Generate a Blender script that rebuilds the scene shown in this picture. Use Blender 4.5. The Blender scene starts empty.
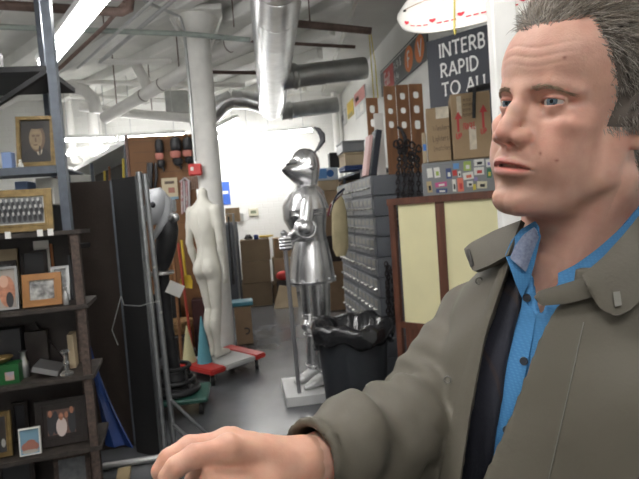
import bpy, bmesh, math, random
import numpy as np
from mathutils import Vector, Matrix

random.seed(7)
rng = np.random.default_rng(7)
SC = bpy.context.scene
COL = SC.collection
PI = math.pi
V = Vector

# ------------------------------------------------------------------ camera
F_PX, CXP, CYP = 510.0, 319.5, 239.5
CAM = V((0.0, 0.0, 1.52))
YAW, PITCH, ROLL = math.radians(8.4), math.radians(3.1), math.radians(4.1)
_f = V((math.sin(YAW) * math.cos(PITCH), math.cos(YAW) * math.cos(PITCH), -math.sin(PITCH)))
_r0 = _f.cross(V((0, 0, 1))).normalized()
_u0 = _r0.cross(_f).normalized()
RIGHT = _r0 * math.cos(ROLL) - _u0 * math.sin(ROLL)
UP = _u0 * math.cos(ROLL) + _r0 * math.sin(ROLL)
FWD = _f


def ray(px, py):
    return FWD + RIGHT * ((px - CXP) / F_PX) - UP * ((py - CYP) / F_PX)


def P(px, py, Y=None, Z=None, X=None, d=None):
    """World point seen at a pixel, on the plane Y, Z or X = const or at depth d along the view axis."""
    r = ray(px, py)
    if d is not None:
        return CAM + r * d
    if Y is not None:
        return CAM + r * ((Y - CAM.y) / r.y)
    if Z is not None:
        return CAM + r * ((Z - CAM.z) / r.z)
    return CAM + r * ((X - CAM.x) / r.x)


def proj(p):
    q = V(p) - CAM
    z = q.dot(FWD)
    return (CXP + F_PX * q.dot(RIGHT) / z, CYP - F_PX * q.dot(UP) / z, z)


def make_camera():
    cd = bpy.data.cameras.new('camera')
    cd.sensor_width = 36.0
    cd.lens = F_PX / 639.0 * 36.0
    cd.clip_start = 0.02
    cd.clip_end = 60
    cd.dof.use_dof = True
    cd.dof.focus_distance = 0.56
    cd.dof.aperture_fstop = 17.0
    co = bpy.data.objects.new('camera', cd)
    COL.objects.link(co)
    m = Matrix((RIGHT, UP, -FWD)).transposed().to_4x4()
    m.translation = CAM
    co.matrix_world = m
    SC.camera = co


# ------------------------------------------------------------------ materials
MATS = {}


def mat(name, col, rough=0.6, metal=0.0, var=0.0, scale=8.0, bump=0.0, bscale=40.0, col2=None, coat=0.0,
        emit=None, estr=0.0, spec=0.5, stretch=None, sss=0.0, detail=4.0, trans=0.0):
    if name in MATS:
        return MATS[name]
    m = bpy.data.materials.new(name)
    m.use_nodes = True
    nt = m.node_tree
    b = nt.nodes['Principled BSDF']
    c = tuple(col) + (1,)
    b.inputs['Base Color'].default_value = c
    b.inputs['Roughness'].default_value = rough
    b.inputs['Metallic'].default_value = metal
    b.inputs['Specular IOR Level'].default_value = spec
    b.inputs['Coat Weight'].default_value = coat
    if trans:
        b.inputs['Transmission Weight'].default_value = trans
    if sss:
        b.inputs['Subsurface Weight'].default_value = sss
        b.inputs['Subsurface Radius'].default_value = (0.006, 0.002, 0.001)
        b.inputs['Subsurface Scale'].default_value = 1.0
    if emit:
        b.inputs['Emission Color'].default_value = tuple(emit) + (1,)
        b.inputs['Emission Strength'].default_value = estr
    tc = nt.nodes.new('ShaderNodeTexCoord')
    src = tc.outputs['Object']
    if stretch:
        mp = nt.nodes.new('ShaderNodeMapping')
        mp.inputs['Scale'].default_value = stretch
        nt.links.new(src, mp.inputs['Vector'])
        src = mp.outputs['Vector']
    if var > 0 or col2:
        n = nt.nodes.new('ShaderNodeTexNoise')
        n.inputs['Scale'].default_value = scale
        n.inputs['Detail'].default_value = detail
        nt.links.new(src, n.inputs['Vector'])
        r = nt.nodes.new('ShaderNodeValToRGB')
        r.color_ramp.elements[0].position = 0.32
        r.color_ramp.elements[1].position = 0.68
        if col2:
            r.color_ramp.elements[0].color = c
            r.color_ramp.elements[1].color = tuple(col2) + (1,)
        else:
            r.color_ramp.elements[0].color = tuple(max(0, x * (1 - var)) for x in col) + (1,)
            r.color_ramp.elements[1].color = tuple(min(1, x * (1 + var)) for x in col) + (1,)
        nt.links.new(n.outputs['Fac'], r.inputs['Fac'])
        nt.links.new(r.outputs['Color'], b.inputs['Base Color'])
    if bump > 0:
        n2 = nt.nodes.new('ShaderNodeTexNoise')
        n2.inputs['Scale'].default_value = bscale
        n2.inputs['Detail'].default_value = 5
        nt.links.new(src, n2.inputs['Vector'])
        bp = nt.nodes.new('ShaderNodeBump')
        bp.inputs['Strength'].default_value = bump
        bp.inputs['Distance'].default_value = 0.01
        nt.links.new(n2.outputs['Fac'], bp.inputs['Height'])
        nt.links.new(bp.outputs['Normal'], b.inputs['Normal'])
    MATS[name] = m
    return m


# ------------------------------------------------------------------ scene objects
def tag(o, label=None, cat=None, group=None, kind=None):
    for k, v in (('label', label), ('category', cat), ('group', group), ('kind', kind)):
        if v:
            o[k] = v
    return o


def mtx(o):
    return Matrix.LocRotScale(o.location, o.rotation_euler, None)


def wmtx(o):
    m = mtx(o)
    return m if o.parent is None else wmtx(o.parent) @ m


def thing(name, loc, label, cat, group=None, rotz=0.0, kind=None):
    o = bpy.data.objects.new(name, None)
    o.empty_display_size = 0.1
    COL.objects.link(o)
    o.location = V(loc)
    o.rotation_euler = (0, 0, rotz)
    return tag(o, label, cat, group, kind)


def copy_tree(o, parent=None):
    c = o.copy()
    COL.objects.link(c)
    if parent is not None:
        c.parent = parent
    for ch in [x for x in o.children]:
        copy_tree(ch, c)
    return c


class B:
    """A mesh builder in world coordinates (or in the parent's own when local=True at build)."""

    def __init__(self):
        self.bm = bmesh.new()
        self.mi = 0

    def _new(self, geom_verts, M=None):
        if M is not None:
            bmesh.ops.transform(self.bm, matrix=M, verts=geom_verts)

    def _setmi(self, verts):
        for v in verts:
            for f in v.link_faces:
                f.material_index = self.mi

    def box(self, c, s, rot=None, bev=0.0, seg=1):
        r = bmesh.ops.create_cube(self.bm, size=1.0)
        vs = r['verts']
        M = Matrix.Translation(V(c)) @ (rot.to_4x4() if rot is not None else Matrix.Identity(4)) @ Matrix.Diagonal(V((s[0], s[1], s[2], 1)))
        bmesh.ops.transform(self.bm, matrix=M, verts=vs)
        self._setmi(vs)
        if bev > 0:
            es = list({e for v in vs for e in v.link_edges})
            bmesh.ops.bevel(self.bm, geom=es, offset=min(bev, min(s) * 0.45), segments=seg, affect='EDGES', profile=0.5)
        return self

    def box2(self, lo, hi, bev=0.0):
        lo, hi = V(lo), V(hi)
        return self.box((lo + hi) / 2, [abs(hi[i] - lo[i]) for i in range(3)], bev=bev)

    def hexa(self, pts):
        """eight corners: bottom 4 (ccw) then top 4"""
        v = [self.bm.verts.new(V(p)) for p in pts]
        for q in ((3, 2, 1, 0), (4, 5, 6, 7), (0, 1, 5, 4), (1, 2, 6, 5), (2, 3, 7, 6), (3, 0, 4, 7)):
            f = self.bm.faces.new([v[i] for i in q])
            f.material_index = self.mi
        return self

    def bar(self, a, b, w, t, up=(0, 0, 1), bev=0.0):
        """a rectangular bar from a to b, w wide across, t thick along 'up'"""
        a, b = V(a), V(b)
        z = (b - a)
        L = z.length
        z.normalize()
        u = V(up)
        x = u.cross(z)
        if x.length < 1e-4:
            x = V((1, 0, 0)).cross(z)
        x.normalize()
        y = z.cross(x)
        R = Matrix((x, y, z)).transposed()
        return self.box((a + b) / 2, (w, t, L), rot=R, bev=bev)

    def cyl(self, a, b, r, r2=None, n=16, cap=True):
        a, b = V(a), V(b)
        return self.tube([a, b], [r, r if r2 is None else r2], n, cap)

    def tube(self, pts, r, n=10, cap=True, closed=False):
        pts = [V(p) for p in pts]
        m = len(pts)
        rs = r if isinstance(r, (list, tuple)) else [r] * m
        rings = []
        prev = None
        for i, p in enumerate(pts):
            if closed:
                t = pts[(i + 1) % m] - pts[(i - 1) % m]
            else:
                t = pts[min(i + 1, m - 1)] - pts[max(i - 1, 0)]
            if t.length < 1e-9:
                t = V((0, 0, 1))
            t.normalize()
            if prev is None:
                ref = V((0, 0, 1)) if abs(t.z) < 0.9 else V((1, 0, 0))
                x = ref.cross(t).normalized()
            else:
                x = prev - t * prev.dot(t)
                if x.length < 1e-6:
                    x = V((1, 0, 0)).cross(t)
                x.normalize()
            prev = x
            y = t.cross(x)
            rings.append([self.bm.verts.new(p + (x * math.cos(2 * PI * k / n) + y * math.sin(2 * PI * k / n)) * rs[i]) for k in range(n)])
        for i in range(m if closed else m - 1):
            A, Bq = rings[i], rings[(i + 1) % m]
            for k in range(n):
                f = self.bm.faces.new((A[k], A[(k + 1) % n], Bq[(k + 1) % n], Bq[k]))
                f.material_index = self.mi
        if cap and not closed:
            for R, rev in ((rings[0], True), (rings[-1], False)):
                try:
                    f = self.bm.faces.new(R[::-1] if rev else R)
                    f.material_index = self.mi
                except ValueError:
                    pass
        return self

    def lathe(self, prof, loc=(0, 0, 0), n=24, R=None, sx=1.0, sy=1.0, wob=None):
        """profile of (r, z) turned about z, moved to loc; R rotates"""
        loc = V(loc)
        rings = []
        for j, (r, z) in enumerate(prof):
            ring = []
            for k in range(n):
                a = 2 * PI * k / n
                rr = r * (1 + (wob(a, j) if wob else 0))
                p = V((rr * math.cos(a) * sx, rr * math.sin(a) * sy, z))
                if R is not None:
                    p = R @ p
                ring.append(self.bm.verts.new(loc + p))
            rings.append(ring)
        for i in range(len(rings) - 1):
            A, Bq = rings[i], rings[i + 1]
            for k in range(n):
                f = self.bm.faces.new((A[k], A[(k + 1) % n], Bq[(k + 1) % n], Bq[k]))
                f.material_index = self.mi
        for R_, rev in ((rings[0], True), (rings[-1], False)):
            f = self.bm.faces.new(R_[::-1] if rev else R_)
            f.material_index = self.mi
        return self

    def ball(self, c, s, rot=None, u=16, v=10):
        r = bmesh.ops.create_uvsphere(self.bm, u_segments=u, v_segments=v, radius=1.0)
        if isinstance(s, (int, float)):
            s = (s, s, s)
        M = Matrix.Translation(V(c)) @ (rot.to_4x4() if rot is not None else Matrix.Identity(4)) @ Matrix.Diagonal(V((s[0], s[1], s[2], 1)))
        bmesh.ops.transform(self.bm, matrix=M, verts=r['verts'])
        self._setmi(r['verts'])
        return self

    def prism(self, pts, ext):
        """polygon (world points in order) pushed out along vector ext"""
        pts = [V(p) for p in pts]
        ext = V(ext)
        a = [self.bm.verts.new(p) for p in pts]
        b = [self.bm.verts.new(p + ext) for p in pts]
        n = len(pts)
        fs = [self.bm.faces.new(a[::-1]), self.bm.faces.new(b)]
        for i in range(n):
            fs.append(self.bm.faces.new((a[i], a[(i + 1) % n], b[(i + 1) % n], b[i])))
        for f in fs:
            f.material_index = self.mi
        return self

    def sheet(self, rows, thick=0.0, flip=False):
        """a lofted sheet through rows of points; thick gives it a body along its normals"""
        G = np.array([[tuple(p) for p in r] for r in rows], dtype=float)
        du = np.gradient(G, axis=1)
        dv = np.gradient(G, axis=0)
        nn = np.cross(du, dv)
        nn /= np.linalg.norm(nn, axis=2, keepdims=True) + 1e-12
        if flip:
            nn = -nn
        nr, nc = G.shape[:2]
        top = [[self.bm.verts.new(G[i, j]) for j in range(nc)] for i in range(nr)]
        fs = []
        for i in range(nr - 1):
            for j in range(nc - 1):
                fs.append(self.bm.faces.new((top[i][j], top[i][j + 1], top[i + 1][j + 1], top[i + 1][j])))
        if thick:
            bot = [[self.bm.verts.new(G[i, j] - nn[i, j] * thick) for j in range(nc)] for i in range(nr)]
            for i in range(nr - 1):
                for j in range(nc - 1):
                    fs.append(self.bm.faces.new((bot[i][j], bot[i + 1][j], bot[i + 1][j + 1], bot[i][j + 1])))
            for i in range(nr - 1):
                for j, s in ((0, 1), (nc - 1, -1)):
                    q = (top[i][j], top[i + 1][j], bot[i + 1][j], bot[i][j])
                    fs.append(self.bm.faces.new(q if s > 0 else q[::-1]))
            for j in range(nc - 1):
                for i, s in ((0, 1), (nr - 1, -1)):
                    q = (top[i][j + 1], top[i][j], bot[i][j], bot[i][j + 1])
                    fs.append(self.bm.faces.new(q if s > 0 else q[::-1]))
        for f in fs:
            f.material_index = self.mi
        return self

    def obj(self, name, m, parent=None, local=False, smooth=35, keep=False):
        bm = self.bm
        bmesh.ops.recalc_face_normals(bm, faces=bm.faces[:])
        me = bpy.data.meshes.new(name)
        if parent is not None:
            if not local:
                bmesh.ops.transform(bm, matrix=wmtx(parent).inverted(), verts=bm.verts[:])
            loc = V((0, 0, 0))
        elif local:
            loc = V((0, 0, 0))
        else:
            xs = [v.co for v in bm.verts]
            loc = V(((min(p.x for p in xs) + max(p.x for p in xs)) / 2, (min(p.y for p in xs) + max(p.y for p in xs)) / 2, min(p.z for p in xs)))
            bmesh.ops.translate(bm, vec=-loc, verts=bm.verts[:])
        bm.to_mesh(me)
        if not keep:
            bm.free()
        for x in (m if isinstance(m, (list, tuple)) else [m]):
            me.materials.append(x)
        if smooth:
            me.polygons.foreach_set('use_smooth', [True] * len(me.polygons))
            me.set_sharp_from_angle(angle=math.radians(smooth))
        o = bpy.data.objects.new(name, me)
        COL.objects.link(o)
        o.location = loc
        if parent is not None:
            o.parent = parent
        return o


def struct(name, b, m, smooth=35, parent=None):
    o = b.obj(name, m, parent, smooth=smooth)
    if parent is None:
        o['kind'] = 'structure'
    return o


def rotz(a):
    return Matrix.Rotation(a, 3, 'Z')


def frame_of(a, b, up=(0, 0, 1)):
    """rotation whose x runs from a to b, z as near to up as can be"""
    x = (V(b) - V(a)).normalized()
    z = V(up)
    z = (z - x * z.dot(x)).normalized()
    y = z.cross(x)
    return Matrix((x, y, z)).transposed()


def lerp(a, b, t):
    return V(a) * (1 - t) + V(b) * t


# ------------------------------------------------------------------ lettering (strokes in a 0..1 box)
def _arc(cx, cy, rx, ry, a0, a1, n=12):
    return [(cx + rx * math.cos(math.radians(a0 + (a1 - a0) * i / n)), cy + ry * math.sin(math.radians(a0 + (a1 - a0) * i / n))) for i in range(n + 1)]


GLYPH = {
    'I': (.16, [[(.08, 0), (.08, 1)]]),
    'N': (.72, [[(.06, 0), (.06, 1)], [(.06, 1), (.66, 0)], [(.66, 0), (.66, 1)]]),
    'T': (.62, [[(.31, 0), (.31, 1)], [(0, .97), (.62, .97)]]),
    'E': (.5, [[(.07, 0), (.07, 1)], [(.07, .97), (.48, .97)], [(.07, .52), (.42, .52)], [(.07, .03), (.5, .03)]]),
    'R': (.6, [[(.07, 0), (.07, 1)], [(.07, .97)] + _arc(.28, .73, .22, .24, 90, -90) + [(.07, .49)], [(.26, .49), (.58, 0)]]),
    'B': (.56, [[(.07, 0), (.07, 1)], [(.07, .97)] + _arc(.26, .75, .19, .22, 90, -90) + [(.07, .53)], [(.07, .53)] + _arc(.27, .28, .23, .25, 90, -90) + [(.07, .03)]]),
    'A': (.7, [[(.02, 0), (.35, 1)], [(.35, 1), (.68, 0)], [(.14, .34), (.56, .34)]]),
    'P': (.54, [[(.07, 0), (.07, 1)], [(.07, .97)] + _arc(.26, .72, .22, .25, 90, -90) + [(.07, .47)]]),
    'D': (.7, [[(.07, 0), (.07, 1)], [(.07, .97)] + _arc(.24, .5, .4, .47, 90, -90) + [(.07, .03)]]),
    'O': (.86, [_arc(.43, .5, .38, .48, 0, 360, 24)]),
    'L': (.46, [[(.07, 0), (.07, 1)], [(.07, .03), (.46, .03)]]),
    'F': (.5, [[(.07, 0), (.07, 1)], [(.07, .95), (.48, .95)], [(.07, .52), (.42, .52)]]),
    'V': (.7, [[(.02, 1), (.35, 0)], [(.35, 0), (.68, 1)]]),
    'G': (.74, [_arc(.4, .5, .34, .47, 45, 330, 18), [(.46, .42), (.72, .42)], [(.7, .42), (.7, .2)]]),
    'U': (.62, [[(.07, 1), (.07, .3)] + _arc(.31, .3, .24, .28, 180, 360) + [(.55, 1)]]),
    'S': (.5, [_arc(.26, .74, .2, .23, 30, 270, 12) + _arc(.25, .27, .22, .25, 90, -150, 12)]),
    '1': (.3, [[(.02, .8), (.18, 1), (.18, 0)]]),
    '4': (.55, [[(.4, 0), (.4, 1), (.02, .3), (.54, .3)]]),
    '6': (.5, [_arc(.26, .3, .21, .27, 0, 360, 16), [(.06, .36), (.12, .7), (.4, .97)]]),
    '&': (.7, [[(.68, 0), (.16, .72)] + _arc(.3, .8, .15, .17, 200, -30, 10) + [(.1, .36)] + _arc(.28, .22, .22, .2, 160, 330, 10) + [(.66, .45)]]),
    'x': (.44, [[(.02, .6), (.42, 0)], [(.02, 0), (.42, .6)]]),
    'i': (.12, [[(.06, 0), (.06, .6)], [(.06, .78), (.06, .9)]]),
    't': (.34, [[(.16, .9), (.16, .08), (.32, .02)], [(.02, .6), (.32, .6)]]),
    'v': (.46, [[(.02, .6), (.23, 0)], [(.23, 0), (.44, .6)]]),
    'W': (.9, [[(.02, .8), (.22, .05), (.42, .7), (.62, .05), (.85, .95)]]),
    'e': (.42, [[(.05, .3), (.38, .34)] + _arc(.22, .3, .17, .27, 10, 320, 12)]),
    's': (.36, [[(.32, .5), (.12, .58), (.08, .38), (.3, .24), (.26, .02), (.04, .06)]]),
    'r': (.34, [[(.06, .6), (.08, 0)], [(.08, .4), (.18, .58), (.32, .54)]]),
    'n': (.46, [[(.06, .6), (.08, 0)], [(.08, .4), (.24, .6), (.38, .5), (.4, 0)]]),
    'g': (.44, [_arc(.22, .32, .16, .24, 20, 360, 12), [(.38, .6), (.38, -.2), (.2, -.34), (.04, -.22)]]),
    'h': (.44, [[(.06, 1), (.06, 0)], [(.06, .4), (.24, .6), (.38, .46), (.4, 0)]]),
    'm': (.66, [[(.05, .6), (.06, 0)], [(.06, .4), (.2, .6), (.3, .5), (.32, 0)], [(.32, .42), (.46, .6), (.58, .5), (.6, 0)]]),
    'a': (.44, [_arc(.2, .3, .16, .27, 30, 360, 12), [(.38, .58), (.38, .04), (.44, 0)]]),
    'c': (.38, [_arc(.22, .3, .18, .28, 50, 310, 12)]),
    '(': (.3, [_arc(.34, .4, .28, .6, 120, 240, 8)]),
    ')': (.3, [_arc(-.04, .4, .28, .6, 60, -60, 8)]),
}


def write(b, text, o, ux, uz, h, w, flare=0.0, lift=0.0006, gap=.16, squash=1.0, n=None):
    """flat letters standing proud of a surface: o = foot of the first letter, ux/uz unit vectors along the line and up"""
    o, ux, uz = V(o), V(ux).normalized(), V(uz).normalized()
    nn = ux.cross(uz).normalized()
    x0 = 0.0
    k = 0
    for ch in text:
        if ch == ' ':
            x0 += .42
            continue
        adv, strokes = GLYPH[ch]
        for s in strokes:
            k += 1
            pts = np.array(s, float)
            t = np.gradient(pts, axis=0)
            t /= np.linalg.norm(t, axis=1, keepdims=True) + 1e-9
            m = len(pts)
            if m == 2:
                pts = np.linspace(pts[0], pts[1], 5)
                t = np.repeat(t[:1], 5, axis=0)
                m = 5
            q = np.linspace(-1, 1, m)
            ww = w * .5 * (1 + flare * np.abs(q) ** 4)
            perp = np.stack([-t[:, 1], t[:, 0]], axis=1)
            A = pts + perp * ww[:, None]
            C = pts - perp * ww[:, None]
            off = nn * (lift + 0.00006 * (k % 5))
            va = [b.bm.verts.new(o + ux * ((x0 + a[0]) * h * squash) + uz * (a[1] * h) + off) for a in A]
            vc = [b.bm.verts.new(o + ux * ((x0 + a[0]) * h * squash) + uz * (a[1] * h) + off) for a in C]
            for i in range(m - 1):
                f = b.bm.faces.new((va[i], va[i + 1], vc[i + 1], vc[i]))
                f.material_index = b.mi
        x0 += adv + gap
    return x0 * h * squash


# ------------------------------------------------------------------ implicit surfaces
def surface_nets(val, org, h):
    """mesh of the zero level of a grid of signed distances: verts, quads"""
    nx, ny, nz = val.shape
    ins = val < 0
    c = np.zeros((nx - 1, ny - 1, nz - 1), np.uint8)
    for dx in (0, 1):
        for dy in (0, 1):
            for dz in (0, 1):
                c += ins[dx:nx - 1 + dx, dy:ny - 1 + dy, dz:nz - 1 + dz]
    act = (c > 0) & (c < 8)
    idx = np.full(act.shape, -1, np.int64)
    I = np.argwhere(act)
    idx[act] = np.arange(len(I))
    acc = np.zeros((len(I), 3))
    cnt = np.zeros(len(I))
    cor = [(a, b, d) for a in (0, 1) for b in (0, 1) for d in (0, 1)]
    for p in cor:
        for ax in range(3):
            if p[ax]:
                continue
            q = list(p)
            q[ax] = 1
            a = val[I[:, 0] + p[0], I[:, 1] + p[1], I[:, 2] + p[2]]
            b = val[I[:, 0] + q[0], I[:, 1] + q[1], I[:, 2] + q[2]]
            s = (a < 0) != (b < 0)
            t = np.where(s, a / np.where(s, a - b, 1), 0)
            pos = np.array(p, float)[None, :].repeat(len(I), 0)
            pos[:, ax] += t
            acc[s] += pos[s]
            cnt[s] += 1
    verts = (I + acc / np.maximum(cnt, 1)[:, None]) * h + np.array(org)
    quads = []
    for ax in range(3):
        o1, o2 = (ax + 1) % 3, (ax + 2) % 3
        sl0 = [slice(None)] * 3
        sl1 = [slice(None)] * 3
        sl0[ax] = slice(0, -1)
        sl1[ax] = slice(1, None)
        a, b = ins[tuple(sl0)], ins[tuple(sl1)]
        E = np.argwhere(a != b)
        ok = (E[:, o1] > 0) & (E[:, o2] > 0) & (E[:, o1] < val.shape[o1] - 1) & (E[:, o2] < val.shape[o2] - 1)
        E = E[ok]
        out = a[E[:, 0], E[:, 1], E[:, 2]]
        e1 = np.zeros(3, int)
        e1[o1] = 1
        e2 = np.zeros(3, int)
        e2[o2] = 1
        Q = np.stack([idx[tuple((E - e1 - e2).T)], idx[tuple((E - e2).T)], idx[tuple(E.T)], idx[tuple((E - e1).T)]], axis=1)
        Q = np.where(out[:, None], Q, Q[:, ::-1])
        quads.append(Q)
    return verts, np.concatenate(quads)


def grid(lo, hi, h):
    ax = [np.arange(lo[i], hi[i] + h, h, dtype=np.float32) for i in range(3)]
    return np.meshgrid(*ax, indexing='ij', sparse=True)


def smin(a, b, k):
    hh = np.maximum(k - np.abs(a - b), 0) / k
    return np.minimum(a, b) - hh * hh * k * .25


def smax(a, b, k):
    return -smin(-a, -b, k)


def s_ell(g, c, r):
    x, y, z = g[0] - c[0], g[1] - c[1], g[2] - c[2]
    k0 = np.sqrt((x / r[0]) ** 2 + (y / r[1]) ** 2 + (z / r[2]) ** 2)
    k1 = np.sqrt((x / r[0] ** 2) ** 2 + (y / r[1] ** 2) ** 2 + (z / r[2] ** 2) ** 2) + 1e-6
    return k0 * (k0 - 1) / k1


def s_cap(g, a, b, ra, rb):
    a, b = np.array(a, float), np.array(b, float)
    d = b - a
    L2 = float(d @ d) + 1e-9
    x, y, z = g[0] - a[0], g[1] - a[1], g[2] - a[2]
    t = np.clip((x * d[0] + y * d[1] + z * d[2]) / L2, 0, 1)
    return np.sqrt((x - t * d[0]) ** 2 + (y - t * d[1]) ** 2 + (z - t * d[2]) ** 2) - (ra + (rb - ra) * t)


def s_chain(g, pts, rs, k=0.0):
    d = None
    for i in range(len(pts) - 1):
        e = s_cap(g, pts[i], pts[i + 1], rs[i], rs[i + 1])
        d = e if d is None else (smin(d, e, k) if k else np.minimum(d, e))
    return d


def gauss(g, c, r):
    if isinstance(r, (int, float)):
        r = (r, r, r)
    return np.exp(-(((g[0] - c[0]) / r[0]) ** 2 + ((g[1] - c[1]) / r[1]) ** 2 + ((g[2] - c[2]) / r[2]) ** 2))


def mesh_np(name, verts, faces, m, parent=None, smooth=True):
    me = bpy.data.meshes.new(name)
    me.vertices.add(len(verts))
    me.vertices.foreach_set('co', np.asarray(verts, np.float32).ravel())
    faces = np.asarray(faces)
    k = faces.shape[1]
    me.loops.add(faces.size)
    me.loops.foreach_set('vertex_index', faces.astype(np.int32).ravel())
    me.polygons.add(len(faces))
    me.polygons.foreach_set('loop_start', np.arange(0, faces.size, k, dtype=np.int32))
    me.update(calc_edges=True)
    me.validate()
    if smooth:
        me.polygons.foreach_set('use_smooth', [True] * len(me.polygons))
    for x in (m if isinstance(m, (list, tuple)) else [m]):
        me.materials.append(x)
    o = bpy.data.objects.new(name, me)
    COL.objects.link(o)
    if parent is not None:
        o.parent = parent
    return o
# ================================================================== ROOM
XW, YF, XL, YB, ZC = 2.05, 9.85, -4.6, -3.0, 3.85
m_white = mat('white_paint', (.80, .80, .77), .75, var=.05, scale=2.5, bump=.25, bscale=30)
m_ceil = mat('ceiling_paint', (.76, .76, .73), .85, var=.12, scale=1.7, bump=.5, bscale=14)
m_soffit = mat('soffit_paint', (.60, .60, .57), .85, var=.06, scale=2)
m_pipe = mat('white_pipe_paint', (.82, .81, .78), .5, var=.05, scale=6, bump=.15, bscale=25)
m_conc = mat('polished_concrete', (.105, .108, .115), .24, var=.22, scale=2.2, bump=.12, bscale=9, spec=.5)
m_galv = mat('galvanised_duct', (.62, .63, .64), .28, 1.0, var=.10, scale=7, bump=.08, bscale=18)
m_galv_dull = mat('dull_galvanised_duct', (.40, .41, .40), .42, 1.0, var=.14, scale=6, bump=.1, bscale=18)
m_conduit = mat('steel_conduit', (.55, .56, .56), .4, .8, var=.1)
m_iron = mat('brown_iron_pipe', (.13, .085, .07), .6, .1, var=.3, scale=14)
m_green_pipe = mat('grey_green_pipe', (.30, .34, .31), .55, .1, var=.2, scale=10)
m_tube = mat('fluorescent_tube', (1, 1, 1), .4, emit=(1.0, .985, .97), estr=62.0)
m_fix = mat('fixture_enamel', (.86, .86, .84), .35)
m_black = mat('black_metal', (.018, .018, .02), .5, .2, var=.3)


def brick_mat():
    m = mat('painted_brick', (.82, .82, .79), .7)
    nt = m.node_tree
    b = nt.nodes['Principled BSDF']
    tc = nt.nodes.new('ShaderNodeTexCoord')
    mp = nt.nodes.new('ShaderNodeMapping')
    mp.inputs['Rotation'].default_value = (PI / 2, 0, 0)
    br = nt.nodes.new('ShaderNodeTexBrick')
    br.inputs['Scale'].default_value = 2.4
    br.inputs['Mortar Size'].default_value = .03
    br.inputs['Mortar Smooth'].default_value = .6
    br.inputs['Color1'].default_value = (1, 1, 1, 1)
    br.inputs['Color2'].default_value = (.8, .8, .8, 1)
    br.inputs['Mortar'].default_value = (0, 0, 0, 1)
    bp = nt.nodes.new('ShaderNodeBump')
    bp.inputs['Strength'].default_value = .35
    bp.inputs['Distance'].default_value = .012
    nt.links.new(tc.outputs['Object'], mp.inputs['Vector'])
    nt.links.new(mp.outputs['Vector'], br.inputs['Vector'])
    nt.links.new(br.outputs['Color'], bp.inputs['Height'])
    nt.links.new(bp.outputs['Normal'], b.inputs['Normal'])
    return m


m_brick = brick_mat()

struct('floor', B().box2((XL - .2, YB - .2, -.1), (XW + .2, YF + .2, 0)), m_conc)
struct('ceiling', B().box2((XL - .2, YB - .2, ZC), (XW + .2, YF + .2, ZC + .12)), m_ceil)
struct('wall_back', B().box2((XL - .2, YF, 0), (XW + .2, YF + .15, ZC)), m_brick)
struct('wall_right', B().box2((XW, YB, 0), (XW + .15, YF, ZC)), m_white)
struct('wall_left', B().box2((XL - .15, YB, 0), (XL, YF, ZC)), m_white)
struct('wall_front', B().box2((XL - .2, YB - .15, 0), (XW + .2, YB, ZC)), m_white)
struct('baseboard_back', B().box2((XL, YF - .02, 0), (XW, YF, .12)), mat('baseboard_grey', (.22, .22, .22), .6))
# flat plaster soffit strip along the right wall
struct('trim_1', B().hexa([(1.38, 4.9, ZC - .1), (XW, 4.9, ZC - .1), (XW, YF, ZC - .1), (1.7, YF, ZC - .1),
                           (1.38, 4.9, ZC), (XW, 4.9, ZC), (XW, YF, ZC), (1.7, YF, ZC)]), m_soffit)

# ceiling joists, running diagonally
JD = V((-.65, .76, 0)).normalized()
JN = V((JD.y, -JD.x, 0))
for k in range(-9, 12):
    o = V((-1.2, 4.5, 0)) + JN * (k * .62)
    # clip the line to the room
    ts = []
    t0, t1 = -30.0, 30.0
    for ax, lo, hi in ((0, XL + .08, XW - .08), (1, YB + .08, YF - .08)):
        a, b = (lo - o[ax]) / JD[ax], (hi - o[ax]) / JD[ax]
        t0, t1 = max(t0, min(a, b)), min(t1, max(a, b))
    if t1 - t0 < .6:
        continue
    if True:
        a, b = o + JD * t0, o + JD * t1
        a.z = b.z = ZC - .075
        # stop short of the soffit
        while a.x > 1.3 and (b - a).length > .5:
            a = a + (b - a).normalized() * .05
        struct('ceiling_beam', B().bar(a, b, .13, .148, bev=.012), m_ceil)

# round painted column with its flared cap
bc = B()
CX, CY = -.32, 5.75
bc.lathe([(.155, 0), (.155, .06), (.132, .09), (.127, 1.5), (.127, 3.30), (.13, 3.5), (.175, 3.60), (.21, 3.66), (.21, 3.70)], (CX, CY, 0), 32)
bc.box((CX, CY, 3.73), (.56, .5, .06), bev=.01)
for s in (-1, 1):
    bc.hexa([(CX + s * .12 - .012, CY - .02, 3.36), (CX + s * .12 + .012, CY - .02, 3.36), (CX + s * .12 + .012, CY + .02, 3.36), (CX + s * .12 - .012, CY + .02, 3.36),
             (CX + s * .27 - .012, CY - .02, 3.7), (CX + s * .27 + .012, CY - .02, 3.7), (CX + s * .27 + .012, CY + .02, 3.7), (CX + s * .27 - .012, CY + .02, 3.7)])
struct('column', bc, mat('column_paint', (.80, .79, .75), .55, var=.05, scale=9, bump=.5, bscale=22))
bp_ = B()
_px = P(489, 70, Y=2.0).x
bp_.box2((_px, 1.95, 0), (_px + .105, 2.0, ZC - .001), bev=.006)
struct('pillar', bp_, m_pipe)

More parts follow.
